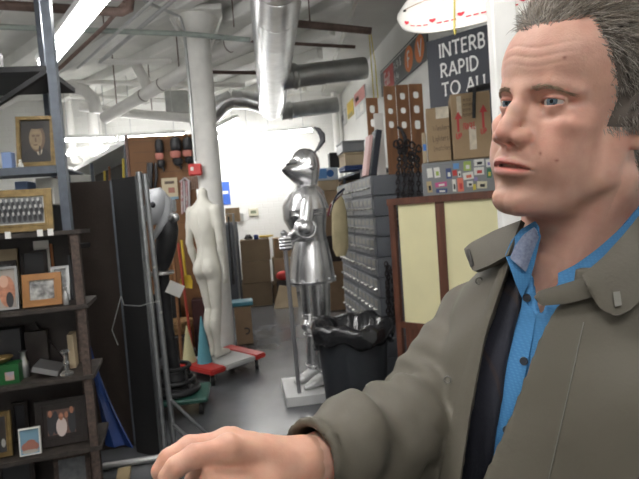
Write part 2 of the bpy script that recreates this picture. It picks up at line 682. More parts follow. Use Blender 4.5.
# vertical painted pipes
for (px, Y, r, z0) in ((57, 9.4, .05, 2.6), (68, 9.5, .075, 2.75), (93, 9.45, .11, 2.75), (335, 9.6, .06, 0.0), (341, 9.75, .035, 0)):
    q = P(px, 110, Y=Y)
    b = B().cyl((q.x, q.y, z0), (q.x, q.y, ZC - (.0 if r < .1 else .0)), r, n=20)
    if z0 > 1:
        b.tube([(q.x, q.y, z0 + .12), (q.x, q.y + .01, z0 + .04), (q.x, q.y + .06, z0), (q.x, YF - .002, z0)], r, 20)
    tag(b.obj('drain_pipe', m_pipe), {57: 'slim white vertical pipe nearest the steel rack post', 68: 'white vertical pipe beside the slim one by the steel rack',
                                     93: 'thick white vertical pipe with a collar near the brown flats', 335: 'white vertical pipe in the corner behind the armour plume',
                                     341: 'thin white riser in the corner of the back wall and sign wall'}[px], 'pipe')

# ---------------------------------------------------------------- overhead pipes and ducts
def run(name, pts, r, m, label, cat='pipe', n=16):
    return tag(B().tube(pts, r, n).obj(name, m), label, cat)


# big white drain pipe with a branch and clamps
a, b_ = P(115, 112, Y=7.4), P(262, 26, Y=5.6)
a2 = a + (a - b_).normalized() * .25
dp = thing('drain_pipe', (a2.x, a2.y, a2.z), 'long white sloping drain pipe passing behind the column', 'pipe')
B().cyl(a2, b_ + (b_ - a) * .30, .078, n=20).obj('pipe_run', m_pipe, dp)
for t in (.22, .36, .80):
    c = lerp(a, b_, t)
    dd = (b_ - a).normalized()
    B().cyl(c - dd * .03, c + dd * .03, .088, n=20).obj('coupling', m_pipe, dp)
    B().cyl(c + dd * .032, c + dd * .045, .0805, n=20).obj('seal_ring', m_iron, dp)
c = lerp(a, b_, .28)
e = P(137, 66, Y=c.y + .35)
B().tube([c, lerp(c, e, .5) + V((0, 0, .02)), e], .07, 16).obj('branch', m_pipe, dp)
for t in (.02, .5):
    c = lerp(a, b_, t)
    B().cyl(c, (c.x, c.y, ZC - .01), .008, n=6).obj('hanger_rod', m_iron, dp)
run('drain_pipe', [P(52, 84, Y=7.6), P(84, 90, Y=7.6), P(94, 99, Y=7.6), P(96, 112, Y=7.65)], .085, m_pipe, 'white elbow pipe beside the tall rack post under the ceiling')
run('drain_pipe', [P(80, 106, Y=8.0), P(120, 113, Y=8.0), P(190, 118, Y=8.0)], .07, m_pipe, 'white level pipe below the end of the sloping drain pipe')
# brown iron pipe with elbow and rising tail
run('iron_pipe', [P(-60, 2, Y=4.2), P(0, 5, Y=4.2), P(60, 8.5, Y=4.2), P(122, 12, Y=4.2), P(129, 9, Y=4.2), P(131, -6, Y=4.2)], .035, m_iron, 'dark brown iron pipe with an elbow crossing above the lit tube')
run('iron_pipe', [P(125, 2, Y=4.5), P(104, 27, Y=4.9), P(60, 68, Y=5.5), P(50, 78, Y=5.8)], .018, m_iron, 'thin brown pipe running diagonally behind the bright tube')
run('water_pipe', [P(-40, 25, Y=5.2), P(30, 28, Y=5.25), P(110, 31, Y=5.3), P(185, 34, Y=5.4), P(250, 40, Y=5.45)], .026, m_green_pipe, 'grey green pipe running level behind the column top')
for i, (p0, p1, Y0, Y1, r, lab) in enumerate((((160, -6), (78, 68), 4.6, 5.9, .014, 'grey conduit running diagonally nearest the lit tube'),
                                              ((178, -4), (100, 62), 5.0, 6.1, .02, 'second grey conduit along a diagonal joist'),)):
    run('conduit', [P(*p0, Y=Y0), P(*p1, Y=Y1)], r, m_conduit, lab)
# conduit down the column to the alarm box
run('conduit', [P(120, -30, Y=5.0), P(146, 2, Y=5.25), P(172, 13, Y=5.5), P(180, 17, Y=5.53), P(184, 30, Y=5.53), P(190, 90, Y=5.53), P(195, 161, Y=5.53)], .016, m_conduit, 'bare steel conduit dropping beside the column to the red box')
run('sprinkler_pipe', [P(291, 23, Y=4.95), P(300, 24, Y=4.95), P(371, 31, Y=4.95)], .035, m_iron, 'dark brown level pipe ending beside the sign wall')
run('sprinkler_pipe', [P(210, 38, Y=6.2), P(300, 44, Y=6.2), P(355, 47, Y=6.2)], .02, m_iron, 'thin dark pipe below the brown pipe behind the duct')
run('sprinkler_pipe', [P(204, 72, Y=7.3), P(262, 73, Y=7.3)], .025, m_iron, 'short dark pipe above the elbow of the far duct')
for i, (x0, y0, x1, y1, Y) in enumerate(((98, 62, 172, 61, 6.6), (70, 82, 245, 85, 7.8), (70, 96, 180, 101, 8.9))):
    run('water_pipe', [P(x0, y0, Y=Y), P(x1, y1, Y=Y)], .035, m_pipe, ('white level pipe highest of three behind the column', 'white level pipe in the middle of three behind the column', 'white level pipe lowest of three behind the column')[i])
for (px, y0, y1, Y) in ((310, 5, 22, 4.95), (234, 12, 27, 5.3), (104, 2, 26, 5.1), (152, 90, 110, 7.2)):
    t, bt = P(px, y0, Y=Y), P(px, y1, Y=Y)
    tag(B().cyl(bt, (bt.x, bt.y, ZC - .004), .007, n=6).obj('hanger_rod', m_iron),
        {310: 'thin hanger rod holding the brown pipe by the sign wall', 234: 'thin hanger rod above the grey green pipe by the duct', 104: 'thin hanger rod over the grey green pipe near the lit tube', 152: 'thin hanger rod at the low end of the drain'}[px], 'rod')

# main spiral duct coming towards us overhead, its branches, and the far elbow
def ribbed(b, a, c, r, n=28, step=.35, rib=.0018):
    a, c = V(a), V(c)
    L = (c - a).length
    d = (c - a) / L
    pts, rs = [a], [r]
    s = step
    while s < L - .05:
        for q, rr in ((-.022, r), (-.008, r), (-.005, r + rib), (.005, r + rib), (.008, r), (.022, r)):
            pts.append(a + d * (s + q))
            rs.append(rr)
        s += step
    pts.append(c)
    rs.append(r)
    return b.tube(pts, rs, n)


dn, df = P(277, -60, Y=3.3), P(272, 103, Y=7.3)
duct = thing('spiral_duct', df, 'big shiny spiral duct running overhead away from us', 'duct')
zz = P(275, 42, Y=4.6)
# the axis must stay level: derive near and far ends at one height
Zd = P(275, 30, Y=4.6).z
dn, df = P(277, -40, Z=Zd), P(272, 106, Z=Zd)
du = (df - dn).normalized()
ribbed(B(), dn - du * .8, df, .195, step=.52).obj('main_run', m_galv, duct)
ek = B()
ek.ball(df, (.2, .2, .2), u=28, v=16)
ek.obj('end_cap', m_galv, duct)
bA = P(300, 78, Z=Zd - .02)
for (px, py, ex, ey, r, nm) in ((283, 78, 366, 68, .13, 'branch'), (281, 112, 336, 105, .12, 'branch')):
    q = P(px, py, Z=Zd - .05)
    e = P(ex, ey, Y=q.y)
    b = B()
    d_ = (e - q).normalized()
    b.tube([q + d_ * .0, q + d_ * .10, q + d_ * .12, q + d_ * .16, q + d_ * .18, q + d_ * .22], [r * 1.08, r * 1.05, r * 1.16, r * 1.16, r * 1.02, r], 24)
    b.tube([q + d_ * .22, q + d_ * .9, e - d_ * .03, e], [r, r, r, r * .93], 24)
    b.obj('branch', m_galv_dull, duct)
q = df + du * .05
elb = [q + V((-.02, .1, -.02)), P(250, 100, Y=q.y + .1), P(232, 99, Y=q.y + .1), P(222, 104, Y=q.y + .1), P(205, 122, Y=q.y + .15), P(196, 130, Y=q.y + .2)]
b = B()
ribbed(b, elb[1], elb[2], .14, step=.12)
b.tube([q, elb[1]], .14, 24)
b.tube(elb[2:], .14, 24)
b.obj('elbow_branch', m_galv, duct)
B().box(P(178, 105, Y=8.6), (.36, .3, .40), bev=.01).obj('dummy', m_galv_dull)
o = bpy.data.objects['dummy']
o.name = 'duct_box'
tag(o, 'grey sheet metal duct box under the ceiling behind the column', 'duct')

# ---------------------------------------------------------------- fluorescent fixtures
def fixture(a, b, label, w=.13, tubes=2, group=None, rods=True):
    a, b = V(a), V(b)
    mid = (a + b) / 2
    t = thing('strip_light', mid, label, 'light', group)
    d = (b - a).normalized()
    n = V((-d.y, d.x, 0)).normalized()
    up = n.cross(d)
    if up.z < 0:
        up = -up
    B().bar(a, b, w, .05, up=up, bev=.006).obj('housing', m_fix, t)
    for k in range(tubes):
        s = (k - (tubes - 1) / 2) * w * .5
        o = n * s - up * .045
        B().cyl(a + d * .03 + o, b - d * .03 + o, .018, n=12).obj('tube', m_tube, t)
        for e, sg in ((a, 1), (b, -1)):
            B().box(e + d * sg * .02 + o + up * .01, (.03, .03, .05)).obj('tube_holder', m_fix, t)
    if rods:
        for q in (.18, .82):
            c = lerp(a, b, q)
            B().cyl(c + up * .02, (c.x, c.y, ZC - .003), .006, n=6).obj('hanger_rod', m_conduit, t)
    return t


ZL = 2.95
fixture(P(45, 60, Z=ZL), P(102, -14, Z=ZL), 'lit strip light hanging diagonally beside the tall rack post', w=.15)
fixture(P(201, 137, Y=9.1), P(257, 132.5, Y=9.1), 'lit strip light on the back wall just beside the column', w=.12)
fixture(P(258.5, 132.5, Y=9.1), P(313, 127.5, Y=9.1), 'lit strip light on the back wall above the armour', w=.12)
fixture(P(57, 137.5, Y=8.4), P(117, 136.5, Y=8.4), 'lit strip light behind the shelves, beside the tall rack post', w=.14)
fixture(P(119, 136, Y=8.4), P(186, 132, Y=8.4), 'lit strip light just above the brown pegboard panel', w=.14)
fixture(P(60, 152, Y=8.95), P(110, 147, Y=8.95), 'lower lit strip light behind the flats, under another', w=.14)
fixture(P(212, 128, Y=8.3), P(236, 116, Y=8.9), 'short lit strip light below the far duct elbow', w=.1)
# the rest of the room's rows, overhead and behind
fixture((-1.35, 1.7, ZL), (-.25, .45, ZL), 'lit strip light overhead out of the frame, nearest the man', w=.15)
fixture((.2, 1.9, ZL + .2), (.9, 1.0, ZL + .2), 'lit strip light overhead out of the frame, before the surfboard', w=.15)
fixture((-.6, -.6, ZL), (.4, -1.7, ZL), 'lit strip light overhead behind the camera', w=.15)
fixture((-3.2, 4.6, ZL), (-2.4, 3.7, ZL), 'lit strip light above the far side of the flats', w=.15)
# ================================================================== THE RIGHT HAND SIDE
m_card = mat('corrugated_cardboard', (.36, .255, .15), .8, var=.10, scale=5, bump=.1, bscale=60)
m_card2 = mat('brown_cardboard', (.255, .17, .10), .8, var=.12, scale=5)
m_card3 = mat('pale_cardboard', (.45, .36, .24), .8, var=.08, scale=5)
m_tape = mat('packing_tape', (.62, .56, .45), .25, var=.15, scale=30)
m_steel_grey = mat('grey_enamel_steel', (.145, .155, .175), .45, .15, var=.06, scale=4)
m_steel_mid = mat('mid_grey_enamel', (.24, .25, .26), .45, .1, var=.05, scale=5)
m_chrome = mat('worn_nickel', (.46, .45, .43), .3, 1.0, var=.2, scale=20)
m_paper = mat('white_paper', (.80, .79, .75), .7)
m_ink = mat('black_ink', (.015, .015, .02), .6)
m_red_ink = mat('red_print', (.50, .05, .05), .6)
m_sign_dark = mat('slate_sign_enamel', (.048, .052, .066), .5, var=.06, scale=3)
m_white_enamel = mat('white_enamel', (.85, .85, .83), .4)
m_orange = mat('orange_enamel', (.83, .22, .04), .45)
m_red = mat('red_enamel', (.56, .05, .045), .45)
m_walnut = mat('dark_stained_wood', (.10, .036, .02), .45, var=.3, scale=6, stretch=(6, 6, .6))
m_cane = mat('cream_panel_paint', (.72, .67, .40), .6, var=.05, scale=3)
m_oak = mat('brown_plywood', (.23, .105, .045), .6, var=.22, scale=5, stretch=(4, 4, .7))
m_chain = mat('rusty_iron_chain', (.045, .04, .042), .5, .6, var=.4, scale=30)
m_bag = mat('black_plastic_film', (.012, .012, .014), .22, bump=.1, bscale=30)
m_bin = mat('dark_grey_bin_plastic', (.016, .019, .024), .55, var=.15, scale=4)
m_rubber = mat('black_rubber', (.012, .012, .013), .7)
m_yellow_strap = mat('yellow_strap', (.62, .52, .12), .7)


def chain(b, pts, r=.006, L=.032):
    """interlocking oval links along a polyline"""
    pts = [V(p) for p in pts]
    seg = [(pts[i + 1] - pts[i]).length for i in range(len(pts) - 1)]
    tot = sum(seg)
    n = max(2, int(tot / (L * .78)))
    for k in range(n):
        s = (k + .5) / n * tot
        i = 0
        while i < len(seg) - 1 and s > seg[i]:
            s -= seg[i]
            i += 1
        d = (pts[i + 1] - pts[i]).normalized()
        c = pts[i] + d * s
        x = d.cross(V((.3, 1, .2))).normalized()
        if k % 2:
            x = d.cross(x)
        ring = [c + d * (math.sin(a) * L * .5) + x * (math.cos(a) * L * .3) for a in [2 * PI * j / 8 for j in range(8)]]
        b.tube(ring, r, 5, closed=True)
    return b


# ---------------------------------------------------------------- black and white station sign
A, Bq = P(430.5, 110, Y=4.06), P(489, 98, Y=3.70)
ztop = P(427, 42, Y=4.06).z
zbot = 1.92
Bq = A + (V((Bq.x, Bq.y, A.z)) - A) * 1.05
A.z = Bq.z = 0
ux = (Bq - A).normalized()
nn = ux.cross(V((0, 0, 1)))
W = (Bq - A).length
sg = thing('station_sign', (A.x, A.y, zbot), 'dark station sign with white capital letters behind the cardboard boxes', 'sign')
B().prism([A + V((0, 0, zbot)), Bq + V((0, 0, zbot)), Bq + V((0, 0, ztop)), A + V((0, 0, ztop))], -nn * .03).obj('board', m_sign_dark, sg)
for row, (txt, px, py, h) in enumerate((('INTERB', 439.5, 58.5, .110), ('RAPID', 441, 78, .108), ('TO ALL', 442.5, 97, .106))):
        # meet the board's plane
    r = ray(px, py)
    t = (A - CAM).dot(nn) / r.dot(nn)
    q = CAM + r * t
    b = B()
    write(b, txt, q, ux, V((0, 0, 1)), h, .135, flare=.5, squash=.90, gap=.13)
    b.obj('lettering', m_white_enamel, sg)

# ---------------------------------------------------------------- subway exit sign flat on the wall
xs = XW - .012
def wall_pt(px, py):
    return P(px, py, X=xs)
p1, p2 = wall_pt(427, 30), wall_pt(381, 67)
y1, y2 = p1.y, p2.y
zt = (p1.z + p2.z) / 2
zb = (wall_pt(428, 59).z + wall_pt(387, 93).z) / 2
es = thing('exit_sign', (XW, (y1 + y2) / 2, zb), 'long grey subway exit sign with two orange discs on the wall', 'sign')
B().box2((XW - .001, y1, zb), (XW - .03, y2, zt), bev=.003).obj('board', mat('charcoal_enamel', (.12, .12, .12), .45), es)
B().box2((XW - .032, y1, zt - .035), (XW - .0305, y2, zt - .027)).obj('white_rule', m_white_enamel, es)
H = zt - zb
Lw = y2 - y1
uy, uz = V((0, -1, 0)), V((0, 0, 1))
for k, (t, ch) in enumerate(((.32, 'F'), (.115, 'V'))):
    c = V((XW - .0305, y1 + Lw * t, zb + H * .46))
    dsc = B().cyl(c, c - V((.002, 0, 0)), H * .42, n=28).obj('line_disc', m_orange, es)
    b = B()
    write(b, ch, c + V((-.0022, H * .13, -H * .25)), uy, uz, H * .50, .17)
    b.obj('letter', m_white_enamel, dsc)
b = B()
b.box2((XW - .0305, y1 + Lw * .66, zb + H * .06), (XW - .032, y1 + Lw * .90, zb + H * .86))
ex = b.obj('exit_panel', m_red, es)
b = B()
write(b, 'Exit', V((XW - .0325, y1 + Lw * .885, zb + H * .24)), uy, uz, H * .50, .15, squash=.72)
b.obj('lettering', m_white_enamel, ex)
b = B()
write(b, '14 St &', V((XW - .031, y1 + Lw * .645, zb + H * .52)), uy, uz, H * .27, .15, squash=.8)
write(b, '6 Av', V((XW - .031, y1 + Lw * .645, zb + H * .14)), uy, uz, H * .27, .15, squash=.8)
b.obj('lettering', m_white_enamel, es)
# further posters along the same wall
def wall_card(px0, px1, pyt, pyb, m, label, bands=()):
    a, c = P(px1, pyt, X=xs), P(px0, pyt, X=xs)
    zt_ = a.z
    zb_ = P(px1, pyb, X=xs).z
    t = thing('wall_poster', (XW, (a.y + c.y) / 2, zb_), label, 'poster', 'posters along the sign wall')
    B().box2((XW - .001, a.y, zb_), (XW - .015, c.y, zt_), bev=.002).obj('board', m, t)
    for k, (f0, f1, g0, g1, mm) in enumerate(bands):
        B().box2((XW - .0155, a.y + (c.y - a.y) * f0, zb_ + (zt_ - zb_) * g0), (XW - .017, a.y + (c.y - a.y) * f1, zb_ + (zt_ - zb_) * g1)).obj('printed_band', mm, t)
m_pink = mat('faded_red_print', (.55, .24, .22), .6, var=.15, scale=6)
m_pale = mat('pale_grey_print', (.62, .63, .62), .6, var=.12, scale=9)
m_yel = mat('yellow_print', (.72, .52, .08), .6, var=.1)
wall_card(353.5, 364.5, 84, 112, m_pale, 'small red and white poster beyond the exit sign', ((.0, 1, .5, 1, m_pink), (.2, .5, .1, .4, m_paper), (.55, .9, .62, .8, m_paper)))
wall_card(346.5, 352.5, 98, 115, m_yel, 'small yellow poster furthest but one along the sign wall', ((.1, .9, .0, .25, mat('olive_print', (.35, .3, .12), .6)),))
wall_card(338.5, 345.5, 108, 124, m_pale, 'pale grey poster at the far end of the sign wall', ((.3, .7, .3, .7, m_steel_mid),))

# ---------------------------------------------------------------- surfboard slung from two yellow straps
sb = thing('surfboard', P(470, 14, Y=2.3), 'white surfboard with red hearts along its rail, slung in a yellow strap', 'surfboard')
ta = P(395.5, 8, Y=2.5)
tb = P(545, -24, Z=ta.z)
ax = (tb - ta)
ax.normalize()
L = 1.25
side = V((ax.y, -ax.x, 0)).normalized()
up_ = side.cross(ax)
if up_.z < 0:
    up_ = -up_
# the board hangs on edge a little: its bottom faces us
tilt = math.radians(48)
wv = side * math.cos(tilt) - up_ * math.sin(tilt)
tv = wv.cross(ax).normalized()
def sb_pt(s, a):
    wd = .275 * (max(0.0, 1 - abs((s - .52) / .52) ** 5)) ** .6 + .004
    if s < .03:
        wd = max(wd, .055 * (s / .03) ** .4 + .03)
    th = .034 * (max(0.0, 1 - abs((s - .5) / .5) ** 4)) ** .5 + .006
    rk = .05 * ((s - .5) * 2) ** 2
    return ta + ax * (L * s) + wv * (wd * math.cos(a)) + tv * (th * math.sin(a) - rk)
b = B()
rings = []
NS, NA = 36, 28
for i in range(NS + 1):
    s = i / NS
    rings.append([b.bm.verts.new(sb_pt(s, 2 * PI * k / NA)) for k in range(NA)])
for i in range(NS):
    for k in range(NA):
        b.bm.faces.new((rings[i][k], rings[i][(k + 1) % NA], rings[i + 1][(k + 1) % NA], rings[i + 1][k]))
b.bm.faces.new(rings[0][::-1])
b.bm.faces.new(rings[-1])
b.obj('board', mat('surfboard_glass', (.78, .76, .71), .22, coat=.3, var=.03, scale=4), sb, smooth=60)
m_heart = mat('red_heart_print', (.62, .05, .07), .4)
b = B()
def sb_surf(s, w, side_):
    """point on the broad face at s along, w across (-1..1)"""
    wd = .275 * (max(0.0, 1 - abs((s - .52) / .52) ** 5)) ** .6 + .004
    th = .034 * (max(0.0, 1 - abs((s - .5) / .5) ** 4)) ** .5 + .006
    rk = .05 * ((s - .5) * 2) ** 2
    return ta + ax * (L * s) + wv * (wd * w) + tv * (side_ * (th * math.sqrt(max(0, 1 - w * w)) + .0015) - rk)
face = 1 if tv.dot(CAM - ta) > 0 else -1
for k in range(34):
    s = .05 + k * .026
    for w in ((.86,), (-.86,)):
        w = w[0]
        if k % 4 == 0:
            c = sb_surf(s, w * .88, face)
            u_ = (sb_surf(s + .01, w * .88, face) - c).normalized()
            v_ = (sb_surf(s, w * .88 - .05, face) - c).normalized()
            pts = []
            for a in range(14):
                q = 2 * PI * a / 14
                pts.append(c + tv * face * .001 + u_ * (.016 * math.sin(q) ** 3 * 1.1) + v_ * (.001 * (13 * math.cos(q) - 5 * math.cos(2 * q) - 2 * math.cos(3 * q))))
            hb_ = B()
            hb_.prism(pts, tv * face * .0008)
            hb_.obj('heart_print', m_heart, sb)
        else:
            db_ = B()
            db_.sheet([[sb_surf(s - .009, w, face), sb_surf(s + .009, w, face)], [sb_surf(s - .009, w - .03, face), sb_surf(s + .009, w - .03, face)]])
            db_.obj('dash_print', m_heart, sb)
b = B()
b.tube([sb_surf(.03 + .94 * k / 20, 0, face) for k in range(21)], .0022, 6)
b.obj('stringer', mat('stringer_brown', (.42, .3, .2), .5), sb)
q = sb_surf(.035, .1, face)
B().cyl(q, q + tv * face * .004, .008, n=12).obj('leash_plug', m_black, sb)
for nm, px, lab in (('strap', 456, 'yellow strap round the surfboard just beside the white pillar'),):
    s = min(range(400), key=lambda i: abs(proj(ta + ax * (L * i / 400))[0] - px)) / 400
    loop = []
    for k in range(24):
        a = 2 * PI * k / 24
        p = sb_pt(s, a)
        c = sb_pt(s, 0) * .5 + sb_pt(s, PI) * .5
        loop.append(p + (p - c).normalized() * .034)
    hi = max(range(24), key=lambda k: loop[k].z)
    b = B().tube(loop, .004, 6, closed=True)
    b.cyl(loop[hi] + V((0, 0, .004)), (loop[hi].x, loop[hi].y, ZC - .005), .004, n=6)
    tag(b.obj(nm, m_yellow_strap), lab, 'strap')
# yellow cords hanging near the sign wall
b = B()
qa, qb = P(369, 33, Y=5.62), P(374, 100, Y=5.6)
qc = P(378, 98, Y=5.62)
b.tube([qa, lerp(qa, qb, .5) + V((.0, 0, 0)), qb], .006, 6)
b.tube([qa + V((.02, 0, 0)), lerp(qa, qc, .5) + V((.02, 0, 0)), qc], .006, 6)
tag(b.obj('cord', m_yellow_strap), 'doubled yellow cord hanging from the brown pipe by the signs', 'cord')

# ---------------------------------------------------------------- stacked steel card files
YC0, XC0 = 4.33, 1.13
DW, DH, DD = .80, .178, .54
def card_file(label):
    t = thing('card_file', (0, 0, 0), label, 'cabinet', 'grey steel card files in two stacks')
    b = B()
    b.box2((.012, 0, .002), (DD, DW - .004, DH - .002), bev=.004)
    b.box2((.0, 0, .002), (.012, DW - .004, .012))
    b.box2((.0, 0, DH - .012), (.012, DW - .004, DH - .002))
    b.obj('casing', m_steel_grey, t, local=True)
    n = 5
    for k in range(n):
        y0, y1 = .012 + k * (DW - .02) / n, .004 + (k + 1) * (DW - .02) / n
        d = B().box2((-.006, y0, .016), (.0115, y1, DH - .016), bev=.003).obj('drawer', m_steel_mid, t, local=True)
        c = (y0 + y1) / 2
        B().box2((-.010, c - .045, .10), (-.0065, c + .045, .145)).obj('label_holder', mat('aged_label', (.34, .33, .30), .7), d, local=True)
        b = B()
        b.tube([(-.0065, c - .035, .075), (-.026, c - .03, .07), (-.03, c, .066), (-.026, c + .03, .07), (-.0065, c + .035, .075)], .008, 8)
        b.obj('handle', m_chrome, d, local=True)
    return t
proto = card_file('grey steel card file at the foot of the nearer stack')
names = ['foot', 'second level', 'third level', 'fourth level', 'fifth level', 'sixth level', 'seventh level', 'eighth level', 'ninth level', 'top']
for col_ in range(2):
    for k in range(10):
        o = proto if (col_ == 0 and k == 0) else copy_tree(proto)
        o.location = (XC0 + (.006 if k % 3 == 1 else 0), YC0 + col_ * (DW + .01), .005 + k * (DH + .002))
        o['label'] = f"grey steel card file with drawers at the {names[k]} of the {'nearer' if col_ == 0 else 'further'} stack"
ZCAB = .005 + 10 * (DH + .002)

# ---------------------------------------------------------------- perforated wooden boards standing on the files
def perforated(px0, px1, pyt, pyb, Y, label, cols, rows, tilt=0.0):
    a, c = P(px0, pyt, Y=Y), P(px1, pyt, Y=Y)
    zt_, zb_ = a.z, ZCAB + .001
    w = c.x - a.x
    t = .02
    b = B()
    xs_ = [0.0]
    # lattice: uprights and cross pieces, openings between them
    holes = len(rows)
    hw = w * .46
    zs = [zb_] + [z for r in rows for z in r] + [zt_]
    side_w = (w - hw) / 2
    b.box2((a.x, Y, zb_), (a.x + side_w, Y + t, zt_))
    b.box2((c.x - side_w, Y, zb_), (c.x, Y + t, zt_))
    for i in range(0, len(zs), 2):
        b.box2((a.x + side_w, Y, zs[i]), (c.x - side_w, Y + t, zs[i + 1]))
    # softly rounded openings
    for r in rows:
        for (xx, sx) in ((a.x + side_w, 1), (c.x - side_w, -1)):
            for (zz_, sz) in ((r[0], 1), (r[1], -1)):
                q = .018
                b.prism([(xx, Y, zz_), (xx + sx * q, Y, zz_), (xx + sx * q * .3, Y, zz_ + sz * q * .3), (xx, Y, zz_ + sz * q)], V((0, t, 0)))
    o = b.obj('perforated_board', m_oak)
    tag(o, label, 'board', 'perforated wooden boards on the card files')
    return o
def zrow(px, a, b_, Y):
    return (P(px, b_, Y=Y).z, P(px, a, Y=Y).z)
Yp = 4.55
perforated(383.5, 395, 86, 168, Yp, 'tallest perforated brown board, leftmost of the tight three with chains before it', 1, [zrow(388, 155, 146, Yp)[::1] if False else zrow(390, 121, 128, Yp), zrow(390, 108, 114, Yp), zrow(390, 94, 100, Yp)][0:3])
perforated(396, 408, 85, 168, Yp + .02, 'perforated brown board in the middle of the tight three', 1, [zrow(402, 121, 128, Yp), zrow(402, 107, 113, Yp), zrow(402, 92, 99, Yp)])
perforated(409, 422, 84, 168, Yp + .01, 'perforated brown board beside the cardboard boxes', 1, [zrow(415, 120, 129, Yp), zrow(415, 105, 113, Yp), zrow(415, 91, 98, Yp)])
perforated(366, 377.5, 98, 168, Yp + .35, 'shorter perforated brown board standing apart beside the dark binder', 1, [zrow(372, 118, 126, Yp + .3), zrow(372, 104, 112, Yp + .3)])

# pale card and white stick behind the boards
q = P(381, 112, Y=4.75)
tag(B().box2((q.x - .055, 4.8, ZCAB + .002), (q.x + .03, 4.83, P(381, 112, Y=4.75).z), bev=.002).obj('white_board', m_paper), 'tall white board wedged between two perforated brown boards', 'board')
# dark binder leaning, with its pink spine neighbour
def leaning(px0, py0, px1, py1, Y, th, m, name, label, cat, dep=.28):
    bt, tp = P(px0, py0, Y=Y), P(px1, py1, Y=Y)
    bt.z = ZCAB + .012
    d = (tp - bt)
    o = B().bar(bt, tp, th, dep, up=(0, 1, 0), bev=.004).obj(name, m)
    return tag(o, label, cat)
leaning(371, 168, 377, 131, 4.62, .055, mat('navy_binder', (.018, .022, .035), .5), 'binder', 'thick black binder leaning on the card files', 'binder', .16)
leaning(364.5, 168, 369.5, 136, 4.62, .03, mat('pink_cover', (.62, .40, .38), .6), 'folder', 'pale pink folder leaning beside the black binder', 'folder', .16)

# heavy chain hanging over the files' near side
yk = YC0 - .03
b = B()
hook = [P(397, 127, Y=4.50), P(401, 129, Y=4.49), P(405, 137, Y=4.48), P(406, 148, Y=4.47), P(402, 152, Y=4.48), P(396, 147, Y=4.49)]
ch = thing('chain', P(404, 160, Y=yk), 'black iron chain with a big hook hanging down the side of the card files', 'chain')
B().tube(hook, [.010, .014, .018, .020, .016, .010], 10).obj('hook', m_chain, ch)
b = B()
for (x0, y0, x1, y1, x2, y2) in ((400, 150, 398, 175, 397, 235), (405, 150, 404, 175, 402, 215), (410, 152, 412, 170, 411, 240), (414, 150, 418, 168, 419, 205), (402, 150, 409, 168, 407, 250)):
    p0, p1, p2 = P(x0, y0, Y=4.42), P(x1, y1, Y=yk - .012), P(x2, y2, Y=yk - .012)
    chain(b, [p0, p1, p2], .0075, .05)
b.obj('links', m_chain, ch)
b = B()
for k in range(10):
    p = P(397 + k * 2.4 + random.uniform(-2, 2), 146 + random.uniform(-5, 14), Y=4.44)
    b.tube([p + V((.025 * math.cos(a), .012 * math.sin(a * 2), .03 * math.sin(a))) for a in [2 * PI * j / 8 for j in range(8)]], .009, 6, closed=True)
b.obj('tangle', m_chain, ch)
# second hank of chain low on the files
b = B()
for k in range(4):
    x = 386 + k * 3.2
    chain(b, [P(x, 262 + k * 4, Y=yk - .01), P(x + random.uniform(-2, 2), 290, Y=yk - .02), P(x + 2, 318 + k * 3, Y=yk - .012)], .008, .05)
tag(b.obj('hanging_chain', m_chain), 'second rusty chain hanging low between the card files and the screen', 'chain')

# ---------------------------------------------------------------- sticker covered grey cabinet with boxes on it
Yg = 3.32
P_room = P
CA = P_room(422, 168, Y=Yg)
CANG = math.radians(-20)          # the cabinet and its boxes stand turned towards the aisle
CR = rotz(CANG)
before = set(bpy.data.objects)


def P(px, py, Y=Yg):
    """point on the turned cabinet's own planes, given in the frame before it is turned"""
    n = CR @ V((0, 1, 0))
    o = V((CA.x, CA.y, 0)) + n * (Y - Yg)
    r = ray(px, py)
    q = CAM + r * ((o - CAM).dot(n) / r.dot(n))
    piv = V((CA.x, CA.y, 0))
    return piv + CR.inverted() @ (q - piv)


a, c = P(422, 168, Y=Yg), P(505, 150, Y=Yg)
zg = P(455, 160.5, Y=Yg).z
xg1 = min(c.x, XW - .02)
cab = thing('steel_cabinet', ((a.x + xg1) / 2, Yg, 0), 'grey steel cabinet covered in small stickers behind the yellow screen', 'cabinet')
b = B().box2((a.x, Yg, .01), (xg1, Yg + .24, zg), bev=.006)
b.obj('body', m_steel_mid, cab)
B().box2((a.x + .012, Yg - .009, .05), (xg1 - .01, Yg - .001, zg - .02), bev=.003).obj('door', m_steel_mid, cab)
B().cyl((a.x + .04, Yg - .009, 1.05), (a.x + .04, Yg - .035, 1.05), .012, n=12).obj('handle', m_chrome, cab)
cols = dict(w=m_paper, c=mat('cream_card', (.72, .68, .5), .6), g=mat('lime_sticker', (.38, .5, .12), .5), b=mat('navy_sticker', (.05, .08, .22), .5),
            r=m_red, o=mat('coral_sticker', (.75, .2, .13), .5), l=mat('sky_blue_sticker', (.12, .3, .62), .5), d=mat('tan_sticker', (.5, .38, .2), .6),
            k=m_ink, e=mat('dark_green_sticker', (.05, .18, .1), .5), y=mat('yellow_sticker', (.75, .62, .08), .5), p=mat('magenta_sticker', (.6, .1, .28), .5), v=mat('violet_sticker', (.3, .25, .5), .5))
